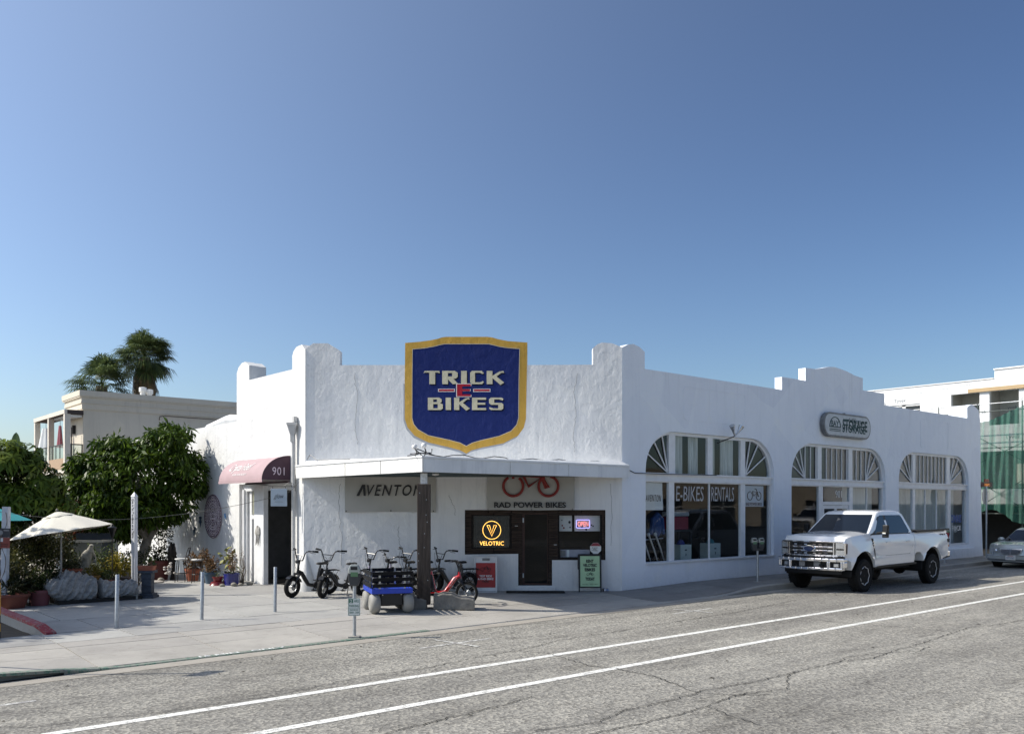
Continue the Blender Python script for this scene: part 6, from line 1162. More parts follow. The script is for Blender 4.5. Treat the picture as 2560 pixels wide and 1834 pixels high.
for z in (1.9, 3.2, 5.3, 7.2, 7.6): q = MB(); q.tube([(0, 0, z), (0, 8.5, z)], .025, 6); q.build('ledger', STEEL if z > 7.3 else MC['dark_tube'], t)
for a, c in (((1.05, 2.2), (3.2, 3.6)), ((3.2, 2.2), (1.05, 3.6)), ((1.05, 4.6), (3.2, 5.9)), ((3.2, 4.5), (1.05, 5.5))): q = MB(); q.tube([(.02, a[0], a[1]), (.02, c[0], c[1])], .02, 6); q.build('brace', MC['dark_tube'], t)
m, tt, p, o = nodes('green_net'); p.inputs['Base Color'].default_value = (.05, .15, .115, 1); p.inputs['Roughness'].default_value = .7
tr = N(tt, 'BsdfTransparent'); tl = N(tt, 'BsdfTranslucent'); tl.inputs[0].default_value = (.04, .2, .15, 1); mx = N(tt, 'MixShader'); mx.inputs[0].default_value = .35; tt.links.new(p.outputs[0], mx.inputs[1]); tt.links.new(tl.outputs[0], mx.inputs[2])
nf = noise(tt, coords(tt, (1, 1.2, .25)), 1.4, 4); k = ramp(tt, nf, [(.3, (.13,)*3), (.7, (.40,)*3)]); m2 = N(tt, 'MixShader'); tt.links.new(k, m2.inputs[0]); tt.links.new(mx.outputs[0], m2.inputs[1]); tt.links.new(tr.outputs[0], m2.inputs[2]); tt.links.new(m2.outputs[0], o.inputs[0]); NET = m
fold = lambda u, v: .10*np.sin(u*31+v*5)*(.4+.6*(1-v)) + .07*np.sin(u*67+3*v) + .05*np.sin(u*13-v*9)
nb = grid('debris_net', NET, lambda u, v: (-.12+fold(u, v), .0+3.3*u, 1.75 - .35*np.sin(u*PI*2.2) + v*(5.7 - .9*u + .45*np.sin(u*PI*2.2)) ), 90, 50, None, (48.5, 16.2, 0)); tag(nb, 'green debris netting hanging in folds on the scaffold of the wrapped building', 'netting')
nb = None and grid('debris_net', NET, lambda u, v: (-.1+fold(u, v)*.6, 3.4*u, v*1.55), 60, 20, None, (48.7, 16.2, .0))

# ---------------------------------------------------------------- palms, trees
LF_P = leafmat('palm_leaf', (.085, .125, .05), .5, .3); LF_D = leafmat('dead_palm_leaf', (.20, .155, .10), .35, .1); BARK = mat('bark', (.16, .13, .10), .9, var=.4, vs=6, bmp=.6, bs=8, stretch=(1, 1, .4))
def palm(lab, x, y, zc, n, rr, seed, skirt):
    g = np.random.default_rng(seed); t = thing('palm_tree', lab, 'palm tree', (x, y, 0), 0, 'fan palms behind the beige building')
    q = MB(); q.tube([(0, 0, 0), (.1, 0, zc*.5), (0, 0, zc-.2)], [.42, .34, .36], 12); q.build('trunk', BARK, t, smooth=True)
    def fans(name, m, n, e0, e1, pet, fan, dead):
        V_, F_ = [], []
        for i in range(n):
            az = g.uniform(0, 2*PI); el = R(g.uniform(e0, e1)); L = pet*g.uniform(.8, 1.2)
            d = np.array([math.cos(az)*math.cos(el), math.sin(az)*math.cos(el), math.sin(el)]); s = np.array([-math.sin(az), math.cos(az), 0]); b0 = np.array([0, 0, zc - (g.uniform(.2, 2.9) if dead else g.uniform(-.1, .3))]); tip = b0 + d*L - np.array([0, 0, .12*L]); up = np.cross(d, s)
            k = len(V_); V_ += [b0-s*.02, b0+s*.02, tip+s*.015, tip-s*.015]; F_.append((k, k+1, k+2, k+3))
            nl = 26
            for j in range(nl):
                a = R(-112 + 224*j/(nl-1)); l = fan*(1-.25*abs(a)/2)*g.uniform(.85, 1.1); v = d*math.cos(a) + s*math.sin(a); dr = np.array([0, 0, -1.]) * (l*(.55 if dead else .30)*g.uniform(.6, 1.3))
                w = np.cross(v, up)*.034; mid = tip + v*l*.6 + up*.05; end = tip + v*l*(.8 if dead else .95) + dr
                k = len(V_); V_ += [tip, mid-w, end, mid+w]; F_.append((k, k+1, k+2, k+3))
        return rawmesh(name, np.array(V_), np.array(F_), m, t)
    fans('crown', LF_P, n, -48, 88, 1.0*rr, 1.1*rr, False); fans('dead_skirt', LF_D, skirt, -88, -50, .6*rr, .85*rr, True)
palm('tall fan palm with a ragged brown skirt rising over the beige building', 19.33, 59.8, 12.2, 92, 1.1, 3, 90)
palm('lower fan palm half hidden by the cornice of the beige building', 16.6, 59.6, 10.1, 66, 1.15, 5, 36)

LF_F = leafmat('ficus_leaf', (.06, .11, .014), .55, .3, .42)
t = thing('leafy_tree', 'dense dark green tree with drooping leaves and a pale trunk by the side wall', 'tree', (9.55, 29.9, 0))
cl = [((8.9, 28.2, 3.1), (1.35, 1.25, 1.25)), ((8.0, 28.9, 2.7), (.95, .9, 1.0)), ((7.75, 29.2, 3.2), (.6, .6, .6)), ((8.5, 28.6, 3.75), (.75, .7, .65)), ((9.75, 27.6, 4.0), (.75, .7, .72)), ((10.1, 27.4, 3.3), (.85, .75, .85)), ((9.95, 27.8, 2.5), (.75, .7, .7)), ((9.3, 28.0, 2.2), (1.0, .9, .65)), ((8.35, 28.5, 1.95), (.7, .7, .5)), ((9.95, 27.7, 4.45), (.42, .42, .3)), ((9.0, 28.9, 4.0), (.6, .6, .45)), ((7.7, 29.0, 2.3), (.5, .5, .5)), ((7.9, 29.3, 1.7), (.6, .6, .5)), ((8.6, 28.9, 1.75), (.6, .6, .45)), ((8.0, 28.2, 2.2), (.6, .6, .6))]
cl = [(((c[0]-9.2)*1.04+.0, (c[1]-28.6)*1.04, 2.3+(c[2]-2.3)*1.05), tuple(1.0*v for v in r)) for c, r in cl]
cl += [((x-9.55, y-29.9, z), (r, r, r*.9)) for x, y, z, r in ((9.7, 31.5, 2.8, 1.0), (9.3, 32.5, 3.0, 1.0), (9.9, 30.9, 2.2, .8), (8.9, 33.2, 2.9, .9))]
sub_ = []; g_ = random.Random(31)
for c, r in cl[:-4]:
    for k in range(7):
        a, e = g_.uniform(0, 6.28), g_.uniform(-.9, 1.3); q_ = g_.uniform(.22, .40)
        sub_.append(((c[0]+r[0]*.95*math.cos(a)*math.cos(e), c[1]+r[1]*.95*math.sin(a)*math.cos(e), c[2]+r[2]*.95*math.sin(e)), (q_, q_, q_*.75)))
foliage('crown', LF_F, sub_, 17000, .07, .22, t, droop=.95, shell=.25, seed=11); foliage('inner_leaves', LF_F, cl, 9500, .085, .24, t, droop=.8, shell=.35, seed=12)
PB = mat('pale_bark', (.27, .24, .2), .9, var=.35, vs=7, bmp=.5, bs=10); q = MB()
q.tube([(-.35, .1, -.05), (-.15, .05, .35), (.1, 0, .8), (.2, 0, 1.2)], [.26, .2, .17, .15], 10); q.tube([(.2, 0, 1.15), (-.05, -.1, 1.6), (-.5, 0, 2.6)], [.12, .10, .05], 8); q.tube([(.2, 0, 1.15), (.45, -.3, 1.7), (.7, -.7, 3.2)], [.12, .10, .04], 8); q.tube([(.2, 0, 1.15), (.1, .1, 1.9), (-.1, 0, 3.2)], [.1, .08, .04], 8); q.build('trunk', PB, t, smooth=True)
for i, (c, r) in enumerate(cl): q = MB(); q.tube(neighbours((.1, 0, 1.5), c, 4, .1, i), [.05, .04, .03, .02, .012], 5); q.build('limb', PB, t, smooth=True)

def whorls(name, m, clumps, n, L, w, nl, parent, seed, droop=.5):
    """rosettes of long arching leaflets on the skin of the clumps"""
    g = np.random.default_rng(seed); V_, F_ = [], []
    wt = np.array([r[0]*r[1]+r[0]*r[2] for c, r in clumps]); wt /= wt.sum()
    for i in range(n):
        c, r = clumps[g.choice(len(clumps), p=wt)]; d = g.normal(size=3); d[2] = abs(d[2])*.9 - .25; d /= np.linalg.norm(d); p = np.array(c) + np.array(r)*d*g.uniform(.75, 1.08); up = d + np.array([0, 0, .6]); up /= np.linalg.norm(up); s = np.cross(up, [.3, .8, .2]); s /= np.linalg.norm(s); f = np.cross(up, s)
        for j in range(nl):
            a = 2*PI*j/nl + g.uniform(-.2, .2); l = L*g.uniform(.75, 1.2); v = math.cos(a)*s + math.sin(a)*f; x = np.cross(v, up)*w
            a1 = p + v*l*.5 + up*l*.16; a2 = p + v*l*.95 + up*l*(.16-droop)*.9
            k = len(V_); V_ += [p, a1-x, a1+x, a2]; F_.append((k, k+1, k+3, k+2))
    return rawmesh(name, np.array(V_), np.array(F_), m, parent)
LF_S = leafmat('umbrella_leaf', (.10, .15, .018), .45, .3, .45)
t = thing('umbrella_leaf_tree', 'bright green tree with rosettes of long leaves over the parasols at the left edge', 'tree', (5.4, 28.3, 0))
cl = [((-.1, 0, 3.4), (1.0, .9, .75)), ((-1.0, .5, 3.2), (.9, .8, .8)), ((.75, -.4, 2.85), (.55, .55, .55)), ((.5, -.5, 2.3), (.8, .7, .55)), ((-.4, -.2, 2.4), (1.1, .9, .6)), ((-1.6, .9, 2.5), (1, .9, .8)), ((1.15, -.55, 2.2), (.42, .4, .45)), ((-.6, .1, 1.6), (1.2, .8, .6))]
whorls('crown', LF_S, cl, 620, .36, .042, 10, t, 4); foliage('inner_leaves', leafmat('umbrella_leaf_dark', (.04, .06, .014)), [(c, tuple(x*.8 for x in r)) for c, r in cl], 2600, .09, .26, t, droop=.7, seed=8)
q = MB(); q.tube([(.1, 0, 0), (0, 0, 1.2), (-.1, .1, 2.6)], [.12, .1, .06], 8); q.tube([(.0, 0, 1.0), (.7, -.3, 2.2)], [.08, .04], 7); q.tube([(.0, 0, .8), (-1, .5, 2.4)], [.09, .05], 7); q.build('trunk', PB, t, smooth=True)
# banana-like plant behind it
t = thing('banana_plant', 'banana plant with broad upright leaves showing over the bright green tree', 'plant', (7.4, 38.2, 0)); BN = leafmat('banana_leaf', (.07, .11, .05), .2, .35)
for i, (x, y, h, a, l) in enumerate(((.1, 0, 4.2, .05, .95), (-.35, .1, 4.0, -.7, .6), (.75, -.5, 4.05, .25, .55), (-1.5, 1, 4.1, -.3, .5), (-1.2, .7, 4.2, .6, .5))):
    o = grid('leaf', BN, lambda u, v, l=l, a=a, x=x, y=y, h=h: (x + a*l*v + (u-.5)*.34*np.sin(np.clip(v*.93+.07, 0, 1)*PI)**.6, y + .05*np.abs(u-.5), h + l*v*(1-.25*abs(a)*v)), 6, 12, t)
    q = MB(); q.tube([(0, 0, 0), (x*.4, y*.4, h*.6), (x, y, h+.02)], [.09, .06, .02], 7); q.build('stalk', mat('green_stalk', (.1, .13, .06), .6), t)
# shade trees standing just outside the picture, left
t = thing('street_tree', 'broad shade tree beyond the left edge of the forecourt', 'tree', (-3.6, 24.4, 0))
q = MB(); q.tube([(0, 0, -.1), (.1, 0, 3), (0, 0, 6)], [.3, .24, .12], 10); q.tube([(.1, 0, 3), (1.8, -.6, 5.6)], [.15, .05], 8); q.tube([(.1, 0, 3.2), (-1.6, .4, 5.8)], [.15, .05], 8); q.build('trunk', BARK, t, smooth=True)
foliage('crown', LF_F, [((-.4, .3, 7.0), (2.5, 2.2, 1.6)), ((1.7, -.9, 6.5), (1.8, 1.6, 1.3)), ((-2.4, 1.0, 6.6), (2., 1.8, 1.4)), ((.6, -1.7, 6.2), (1.6, 1.3, 1.1)), ((2.6, .6, 7.1), (1.5, 1.5, 1.0)), ((-.8, 1.9, 6.2), (1.6, 1.4, 1.2)), ((-1.5, -1.6, 6.4), (1.7, 1.4, 1.2))], 15000, .15, .34, t, droop=.4, shell=.2, seed=21)
t = thing('street_tree', 'smaller shade tree beyond the left edge of the garden', 'tree', (-1.2, 28.2, 0))
q = MB(); q.tube([(0, 0, -.1), (.1, 0, 2.5), (0, 0, 5)], [.2, .16, .08], 10); q.build('trunk', BARK, t, smooth=True)
foliage('crown', LF_F, [((0, 0, 5.4), (1.8, 1.6, 1.3)), ((-1.2, .4, 5.0), (1.3, 1.2, 1.)), ((1.0, -.5, 4.9), (1.1, 1.1, .9))], 6500, .12, .3, t, droop=.4, shell=.2, seed=22)

def tagst(*a, **k): return tag(foliage(*a, **k), kind='stuff')
# ---------------------------------------------------------------- garden corner
def shrub(lab, x, y, h, w_, m, n, lw, ll, seed, stems=7, loc_z=0., name='shrub', cat='shrub', droop=.1):
    g = random.Random(seed); t = thing(name, lab, cat, (x, y, loc_z), g.uniform(0, 6)); q = MB(); cl = []
    for i in range(stems):
        a = 2*PI*i/stems + g.uniform(-.3, .3); r = w_*g.uniform(.25, .8); e = (r*math.cos(a), r*math.sin(a), h*g.uniform(.55, .92)); q.tube(neighbours((.03*math.cos(a), .03*math.sin(a), 0), e, 4, .1, seed*20+i), [.016, .014, .012, .009, .006], 5); cl.append((e, (w_*.38, w_*.38, h*.22)))
    cl.append(((0, 0, h*.8), (w_*.4, w_*.4, h*.2))); q.build('stem', BARK, t); foliage('foliage', m, cl, n, lw, ll, t, droop=droop, shell=.1, seed=seed); return t
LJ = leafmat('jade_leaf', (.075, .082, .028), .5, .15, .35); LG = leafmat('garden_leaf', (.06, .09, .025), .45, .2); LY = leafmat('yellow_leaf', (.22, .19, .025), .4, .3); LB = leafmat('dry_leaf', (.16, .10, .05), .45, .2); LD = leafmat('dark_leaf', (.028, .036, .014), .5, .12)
for i, (x, y, h, w_, m, n, lab) in enumerate((
    (4.55, 23.1, 1.25, .6, LJ, 1700, 'jade shrub behind the pink flower pot'), (5.15, 23.7, 1.55, .65, LJ, 2000, 'tallest jade shrub under the cream parasol'), (5.75, 24.3, 1.5, .6, LJ, 1600, 'jade shrub between the parasol and the stone statue'),
    (4.1, 23.6, 1.1, .55, LD, 1400, 'dark shrub behind the white post with the red notice'), (6.15, 25.3, 1.1, .5, LG, 600, 'green shrub behind the stone statue'), (6.95, 24.9, 1.25, .6, LG, 750, 'open twiggy green shrub left of the lantern pole'),
    (7.45, 25.3, .95, .5, LG, 500, 'low green shrub behind the white peace pole'), (4.75, 22.75, .65, .45, LD, 600, 'dark low shrub beside the pink flower pot'), (5.3, 22.95, .75, .5, LD, 650, 'dark low shrub behind the pale boulder'), (6.6, 23.6, .7, .4, LG, 450, 'green shrub in the clay bowl row behind the boulder'),
    (3.3, 24.4, 1.6, .9, LD, 900, 'dark tall shrub at the left edge behind the white post'), (8.3, 26.3, 1.0, .5, LD, 500, 'dark shrub in the shade of the leafy tree'), (5.7, 26.4, 1.75, 1.1, LD, 2600, 'broad dark evergreen shrub at the back of the garden under the parasol'), (4.4, 26.2, 1.7, 1.1, LD, 2400, 'broad dark evergreen shrub at the back of the garden by the white post'), (10.35, 31.0, 1.9, .8, LD, 1800, 'dark shrub in the deep shade behind the leafy tree trunk'), (6.2, 23.55, .55, .35, LY, 420, 'yellow green plant in a clay bowl behind the boulder'))):  # shrub behind the tree trunk is added to cover the sunlit wall
    shrub(lab, x, y, h, w_, m, n, .045 if m is not LG else .035, .075, 40+i)
shrub('yellow leaved shrub at the foot of the white peace pole', 7.15, 24.3, 1.05, .42, LY, 700, .05, .09, 71)
shrub('reddish brown leaved shrub between the two trees', 7.6, 30.2, 2.6, .6, leafmat('russet_leaf', (.14, .05, .03), .4, .2), 600, .07, .14, 72)
def pot(lab, x, y, z, r, h, m, plant=None, n=260, ph=.3, lw=.03, ll=.1, seed=1, taper=.72, rim=True, up=.3, sq=16):
    q = MB(); pr = [(r*taper, 0), (r*.97, h*.82)] + ([(r*1.06, h*.82), (r*1.06, h)] if rim else [(r, h)]) + [(r*.9, h), (r*.88, h*.9), (0, h*.88)]; q.lathe(pr, sq); o = q.build('plant_pot', m, None, loc=(x, y, z), smooth=30); tag(o, lab, 'plant pot')
    if plant: tagst('potted_plant', plant, [((0, 0, h+ph*.35), (r*1.1, r*1.1, ph*.6))], n, lw, ll, o, droop=-.1, up=up, shell=.1, seed=seed)
    return o
PKP = mat('pink_plastic_pot', (.20, .06, .065), .6); RDP = mat('red_brown_pot', (.15, .04, .025), .6); BLP = mat('cobalt_glaze', (.012, .018, .17), .15, coat=.5); SBP = mat('slate_blue_glaze', (.05, .09, .14), .3); OCH = mat('ochre_pot', (.30, .15, .03), .6)
pot('wide red brown pot at the left end of the planted bed', 4.34, 22.42, 0, .36, .32, RDP, LD, 300, .4, .05, .14, 81)
pot('dusty pink plastic pot left of the pale boulder', 4.95, 22.62, 0, .25, .36, PKP, LG, 500, .5, .035, .09, 82)
pot('orange clay bowl raised above the left boulder', 5.85, 23.5, .55, .24, .2, TERRA, LD, 120, .2, .03, .07, 83); pot('ochre clay bowl behind the middle of the boulders', 6.28, 23.35, .38, .19, .2, OCH, LY, 220, .25, .03, .08, 84)
q = MB(); q.box(-.32, .32, -.14, .14, 0, .24); o = q.build('clay_trough', TERRA, None, loc=(6.62, 23.2, .22), rz=R(-40), bevel=.012); tag(o, 'terracotta trough behind the right boulder', 'planter'); tagst('potted_plant', LG, [((0, 0, .3), (.28, .12, .14))], 160, .03, .08, o, seed=85)
q = MB(); q.box(-.2, .2, -.12, .12, 0, .42); o = q.build('timber_planter', mat('old_planks', (.09, .06, .045), .9, var=.4, stretch=(8, 8, .5)), None, loc=(6.92, 23.15, .1), rz=R(-40), bevel=.01); tag(o, 'weathered timber planter left of the peace pole', 'planter')
# supports under the raised pots
for x, y, h, lab in ((5.85, 23.5, .55, 'dark stone plinth under the orange clay bowl'), (6.28, 23.35, .38, 'dark stone plinth under the ochre bowl'), (6.62, 23.2, .22, 'dark stone plinth under the terracotta trough')):
    q = MB(); q.box(-.17, .17, -.13, .13, -.05, h-.002); o = q.build('plinth', mat('dark_stone', (.05, .048, .045), .9, var=.3, bmp=.4), None, loc=(x, y, 0), rz=R(-35), bevel=.02); tag(o, lab, 'plinth')
# boulders
BLD = None
m, tt, p, o = nodes('pale_boulder'); co = coords(tt, (1, 1, 2.2)); f1 = noise(tt, co, 5, 8, .7); f2 = noise(tt, coords(tt), 26, 6, .7); tt.links.new(mix(tt, .6, ramp(tt, f1, [(.3, (.26, .26, .26)), (.5, (.50, .49, .48)), (.7, (.64, .63, .61))]), ramp(tt, f2, [(.3, (.5, .5, .5)), (.6, (1, 1, 1))]), 'MULTIPLY'), p.inputs['Base Color']); p.inputs['Roughness'].default_value = .95; ad = N(tt, 'Math', operation='ADD'); tt.links.new(f1, ad.inputs[0]); tt.links.new(f2, ad.inputs[1]); bump(tt, p, ad.outputs[0], 1., .06); BLD = m
def boulder(lab, x, y, prof, dep, rz):
    """prof: (x, z bottom, z top) along the length"""
    X_ = np.array([q[0] for q in prof]); B_ = np.array([q[1] for q in prof]); T_ = np.array([q[2] for q in prof])
    def fn(u, v):
        xx = X_[0] + (X_[-1]-X_[0])*u; b = np.interp(xx, X_, B_); t_ = np.interp(xx, X_, T_); e = np.clip(np.minimum(u, 1-u)/.06, 0, 1)**.5; a = v*2*PI; c = np.sign(np.cos(a))*np.abs(np.cos(a))**.75; s = np.sign(np.sin(a))*np.abs(np.sin(a))**.75
        n = 1 + .09*np.sin(xx*19+a*3)*np.cos(a*5+xx*7) + .07*np.sin(xx*43+a*7) + .025*np.sin(a*41+xx*13)
        return xx, dep*.5*c*e*n, (b+t_)/2 + (t_-b)/2*s*e*n
    o = grid('boulder', BLD, fn, 110, 90, None, (x, y, 0), rz); tag(o, lab, 'boulder', 'pale boulders edging the planted bed')
boulder('larger pale boulder with a peaked top at the edge of the planted bed', 5.0, 22.55, [(0, .36, .52), (.1, .22, .60), (.28, .14, .62), (.45, .06, .76), (.62, .05, .78), (.85, .05, .68), (1.05, .05, .62), (1.18, .05, .60)], .55, R(4))
boulder('longer low pale boulder right of the dark split', 6.21, 22.62, [(0, .06, .56), (.15, .06, .52), (.35, .08, .44), (.55, .08, .47), (.75, .1, .48), (.86, .14, .46), (.92, .2, .4)], .5, R(4))
q = MB(); q.box(0, 1.9, -.2, .2, -.05, .09); o = q.build('timber_sleeper', mat('black_sleeper', (.02, .018, .016), .9, var=.4), None, loc=(5.3, 22.55, 0), rz=R(4), bevel=.01); tag(o, 'dark timber sleeper under the pale boulders', 'sleeper')
# stacked stones and pedestal with clay tray
for k, (x, y, z, lab) in enumerate(((7.0, 22.62, 0, 'lower grey block of the pair beside the right boulder'), (7.0, 22.63, .115, 'upper grey block of the pair beside the right boulder'))):
    q = MB(); q.box(-.16, .16, -.1, .1, 0, .11); o = q.build('stone_block', mat('grey_block', (.28, .27, .25), .9, var=.25, bmp=.4), None, loc=(x, y, z), rz=R(-30+6*k), bevel=.012); tag(o, lab, 'stone block')
t = thing('pedestal', 'blue black stone pedestal carrying a clay tray in front of the leafy tree', 'pedestal', (7.42, 22.72, 0), R(-38)); SL = mat('slate_blue_stone', (.045, .055, .075), .7, var=.4, vs=10, bmp=.4)
for z0, z1, w_ in ((0, .06, .42), (.06, .12, .36), (.12, .30, .24), (.30, .48, .24), (.48, .62, .25), (.62, .68, .36)): q = MB(); q.box(-w_/2, w_/2, -w_/2, w_/2, z0+.001, z1-.001); q.build('stone_course', SL, t, bevel=.012)
q = MB(); q.prism([(-.17, 0), (.17, 0), (.2, .12), (-.2, .12)], -.12, .12); o = q.build('clay_tray', TERRA, None, loc=(7.40, 22.72, .682), rz=R(-38), bevel=.008); tag(o, 'square terracotta tray on the blue black pedestal', 'planter'); tagst('potted_plant', LG, [((.06, 0, .2), (.12, .08, .1))], 60, .05, .08, o, seed=88, droop=-.2)
# peace pole
t = thing('peace_pole', 'tall white four sided peace pole with a pointed top and Spanish lettering', 'post', (7.33, 23.47, 0), R(-62)); WPP = mat('peace_pole_white', (.70, .71, .74), .5, var=.05)
q = MB(); q.box(-.055, .055, -.055, .055, -.05, 2.54); q.add([(-.065, -.065, 2.54), (.065, -.065, 2.54), (.065, .065, 2.54), (-.065, .065, 2.54), (0, 0, 2.66)], [(3, 2, 1, 0), (0, 1, 4), (1, 2, 4), (2, 3, 4), (3, 0, 4)]); q.build('shaft', WPP, t)
text('Que la Paz Prevalezca en la Tierra', INK, t, 1.0, .075, 0, 0, 0, rot=(0, R(90), 0), loc=(.0, -.058, 1.98), bold=.004)
# lantern, white post with notices, parasols
t = thing('garden_torch', 'black garden torch on a slim pole above the shrubs', 'torch', (6.87, 23.75, 0)); q = MB(); q.tube([(0, 0, 0), (0, 0, 1.5)], .014, 6); q.build('pole', BLACK, t); q = MB(); q.lathe([(.02, 1.48), (.05, 1.56), (.10, 1.72), (.115, 1.735), (.115, 1.75), (.05, 1.78), (.03, 1.82)], 12); q.build('torch_head', BLACK, t, smooth=True)
t = thing('gate_post', 'leaning white post with notice boards wrapped in a bare vine', 'post', (4.18, 22.42, 0), R(-40), rot=(0, R(1.5), R(-40))); q = MB(); q.box(-.065, .065, -.065, .065, -.05, 2.28); q.build('timber', mat('chalky_white', (.58, .60, .64), .7, var=.12), t, bevel=.006)
q = MB(); q.tube([(.07*math.cos(z*5), -.08+.02*math.sin(z*9), z*.8) for z in np.linspace(.1, 2.7, 40)], .008, 5); q.tube([(-.08+.03*math.sin(z*6), -.075, z*.6) for z in np.linspace(.2, 2.3, 30)], .006, 5); q.build('vine', BARK, t)
q = MB(); q.box(-.14, .14, -.085, -.075, 1.6, 1.80); a_ = q.build('notice', mat('charcoal_notice', (.03, .032, .04), .5), t); MB().wall(ring(-.07, 1.7, .055, 16), -.088, -.0855).build('emblem', mat('grey_print2', (.25, .25, .25), .6), a_); q = MB(); q.box(.0, .12, -.088, -.0855, 1.74, 1.77); q.build('print_line', mat('grey_print2', (.25, .25, .25), .6), a_)
q = MB(); q.box(-.15, .14, -.085, -.075, 1.36, 1.595); a_ = q.build('notice', mat('red_notice', (.26, .05, .035), .5), t); q = MB(); q.box(-.115, -.01, -.088, -.0855, 1.5, 1.585); q.build('white_field', WHITEP, a_); text('PRIVATE PARKING', INK, a_, .22, .02, 0, -.0865, 1.44); text('TOW AWAY', INK, a_, .18, .018, 0, -.0865, 1.40)
def parasol(lab, x, y, zr, r, h, tilt, m, seed):
    t = thing('parasol', lab, 'parasol', (x, y, 0)); hd = bpy.data.objects.new('canopy', None)
    V_ = []; n = 8; q = MB()
    for k in range(5):
        f = k/4; 
        for i in range(n*4):
            a = 2*PI*i/(n*4); e = abs((i % 4)/4-.5)*2; rr = r*f*(1 - .075*(1-e)*1.0); z = h*(1-f**1.15) + .0 - .02*(1-e)*f*h; V_.append((rr*math.cos(a), rr*math.sin(a), z))
    N_ = n*4; q.add(V_, [(k*N_+i, k*N_+(i+1) % N_, (k+1)*N_+(i+1) % N_, (k+1)*N_+i) for k in range(4) for i in range(N_)]); o = q.build('canopy', m, t, smooth=25, weld=True); o.location = (0, 0, zr); o.rotation_euler = tilt
    q = MB(); q.lathe([(.05, h*1.0), (.28*r, h*.80), (.30*r, h*.755)], 16); v_ = q.build('vent_cap', m, o, smooth=True); q = MB(); q.lathe([(.03, h), (.035, h+.05), (.0, h+.09)], 8); q.build('finial', mat('parasol_finial', (.12, .11, .1), .6), o, smooth=True)
    q = MB()
    for i in range(n): a = 2*PI*i/n; q.tube([(0, 0, h-.04), (r*.98*math.cos(a), r*.98*math.sin(a), -.01)], .008, 5)
    q.build('ribs', mat('rib_wood', (.2, .15, .1), .6), o); q = MB(); q.tube([(0, 0, 0), (0, 0, zr+h*.5)], .022, 8); q.build('pole', mat('parasol_pole', (.35, .33, .3), .5), t); return t
CRM = mat('cream_canvas', (.66, .63, .55), .85, var=.05, vs=3); TEAL = mat('teal_canvas', (.03, .30, .32), .8, var=.08)
parasol('cream canvas parasol tilted over the garden shrubs', 5.52, 23.1, 1.66, 1.20, .50, (R(-6.5), R(-7.5), .2), CRM, 1)
parasol('teal parasol at the left edge behind the white post', 4.25, 25.4, 1.94, 1.15, .42, (0, 0, .3), TEAL, 2)
# white board fence and grey planter box
t = thing('board_fence', 'white vertical board fence behind the grey garden box', 'fence', (7.3, 31.2, 0), R(-40))
for i in range(13): q = MB(); q.box(.142*i, .142*i+.136, 0, .03, 0, 1.72+.005*(i % 3)); q.build('board', TRIM, t)
q = MB(); q.box(1.85, 1.97, -.03, .09, 0, 1.85); q.build('fence_post', TRIM, t); q = MB(); q.box(0, 1.85, .03, .07, 1.4, 1.5); q.build('fence_rail', TRIM, t)
t = thing('garden_box', 'open topped grey green timber box in front of the white board fence', 'planter', (7.05, 29.2, 0), R(-40)); GGR = mat('grey_green_board', (.20, .20, .165), .8, var=.12)
for z in (.02, .42, .82): q = MB(); q.box(0, 1.15, -.03, 0, z, z+.39); q.build('board', GGR, t)
q = MB(); q.box(-.04, 1.19, -.06, -.03, 1.19, 1.26); q.box(1.15, 1.19, -.03, .8, 1.19, 1.26); q.build('cap_rail', mat('pale_rail', (.4, .39, .34), .7), t); q = MB(); q.box(1.12, 1.15, 0, .8, 0, 1.2); q.box(0, .03, 0, .8, 0, 1.2); q.box(0, 1.15, .78, .8, 0, 1.45); q.build('box_wall', mat('box_inside', (.05, .06, .075), .8), t)
# statue: a robed stone figure bending forward
t = tag(bpy.data.objects.new('statue_tmp', None)); bpy.data.objects.remove(t)
ST = mat('statue_stone', (.33, .31, .26), .9, var=.3, vs=14, bmp=.4, bs=30)
me = bpy.data.meshes.new('garden_statue'); vs_ = [(0, 0, .1), (.02, 0, .38), (.05, 0, .62), (.10, 0, .80), (.17, 0, .93), (.20, 0, .99), (.215, -.01, 1.06), (.02, -.12, .74), (-.08, -.14, .60), (.0, -.13, .45), (.22, .13, .72), (.26, .06, .56), (-.06, -.07, .1), (-.04, .08, .1)]
me.from_pydata(vs_, [(0, 1), (1, 2), (2, 3), (3, 4), (4, 5), (5, 6), (3, 7), (7, 8), (8, 9), (4, 10), (10, 11), (0, 12), (0, 13)], []); o = bpy.data.objects.new('garden_statue', me); link(o, None, (6.40, 24.55, .25), R(-38)); me.materials.append(ST)
o.modifiers.new('skin', 'SKIN'); 
if not me.skin_vertices: me.attributes.new('sk', 'FLOAT', 'POINT')
for v, r in zip(me.skin_vertices[0].data if me.skin_vertices else [], [.16, .15, .13, .12, .09, .05, .075, .05, .045, .04, .05, .04, .13, .13]): v.radius = (r, r)
sd_ = o.modifiers.new('sub', 'SUBSURF'); sd_.levels = sd_.render_levels = 2; tag(o, 'pale stone statue of a robed figure bending forward among the shrubs', 'statue')
q = MB(); q.lathe([(.2, 0), (.2, .3), (.17, .33), (0, .34)], 14); q.build('statue_base', ST, o, loc=(0, 0, -.25))
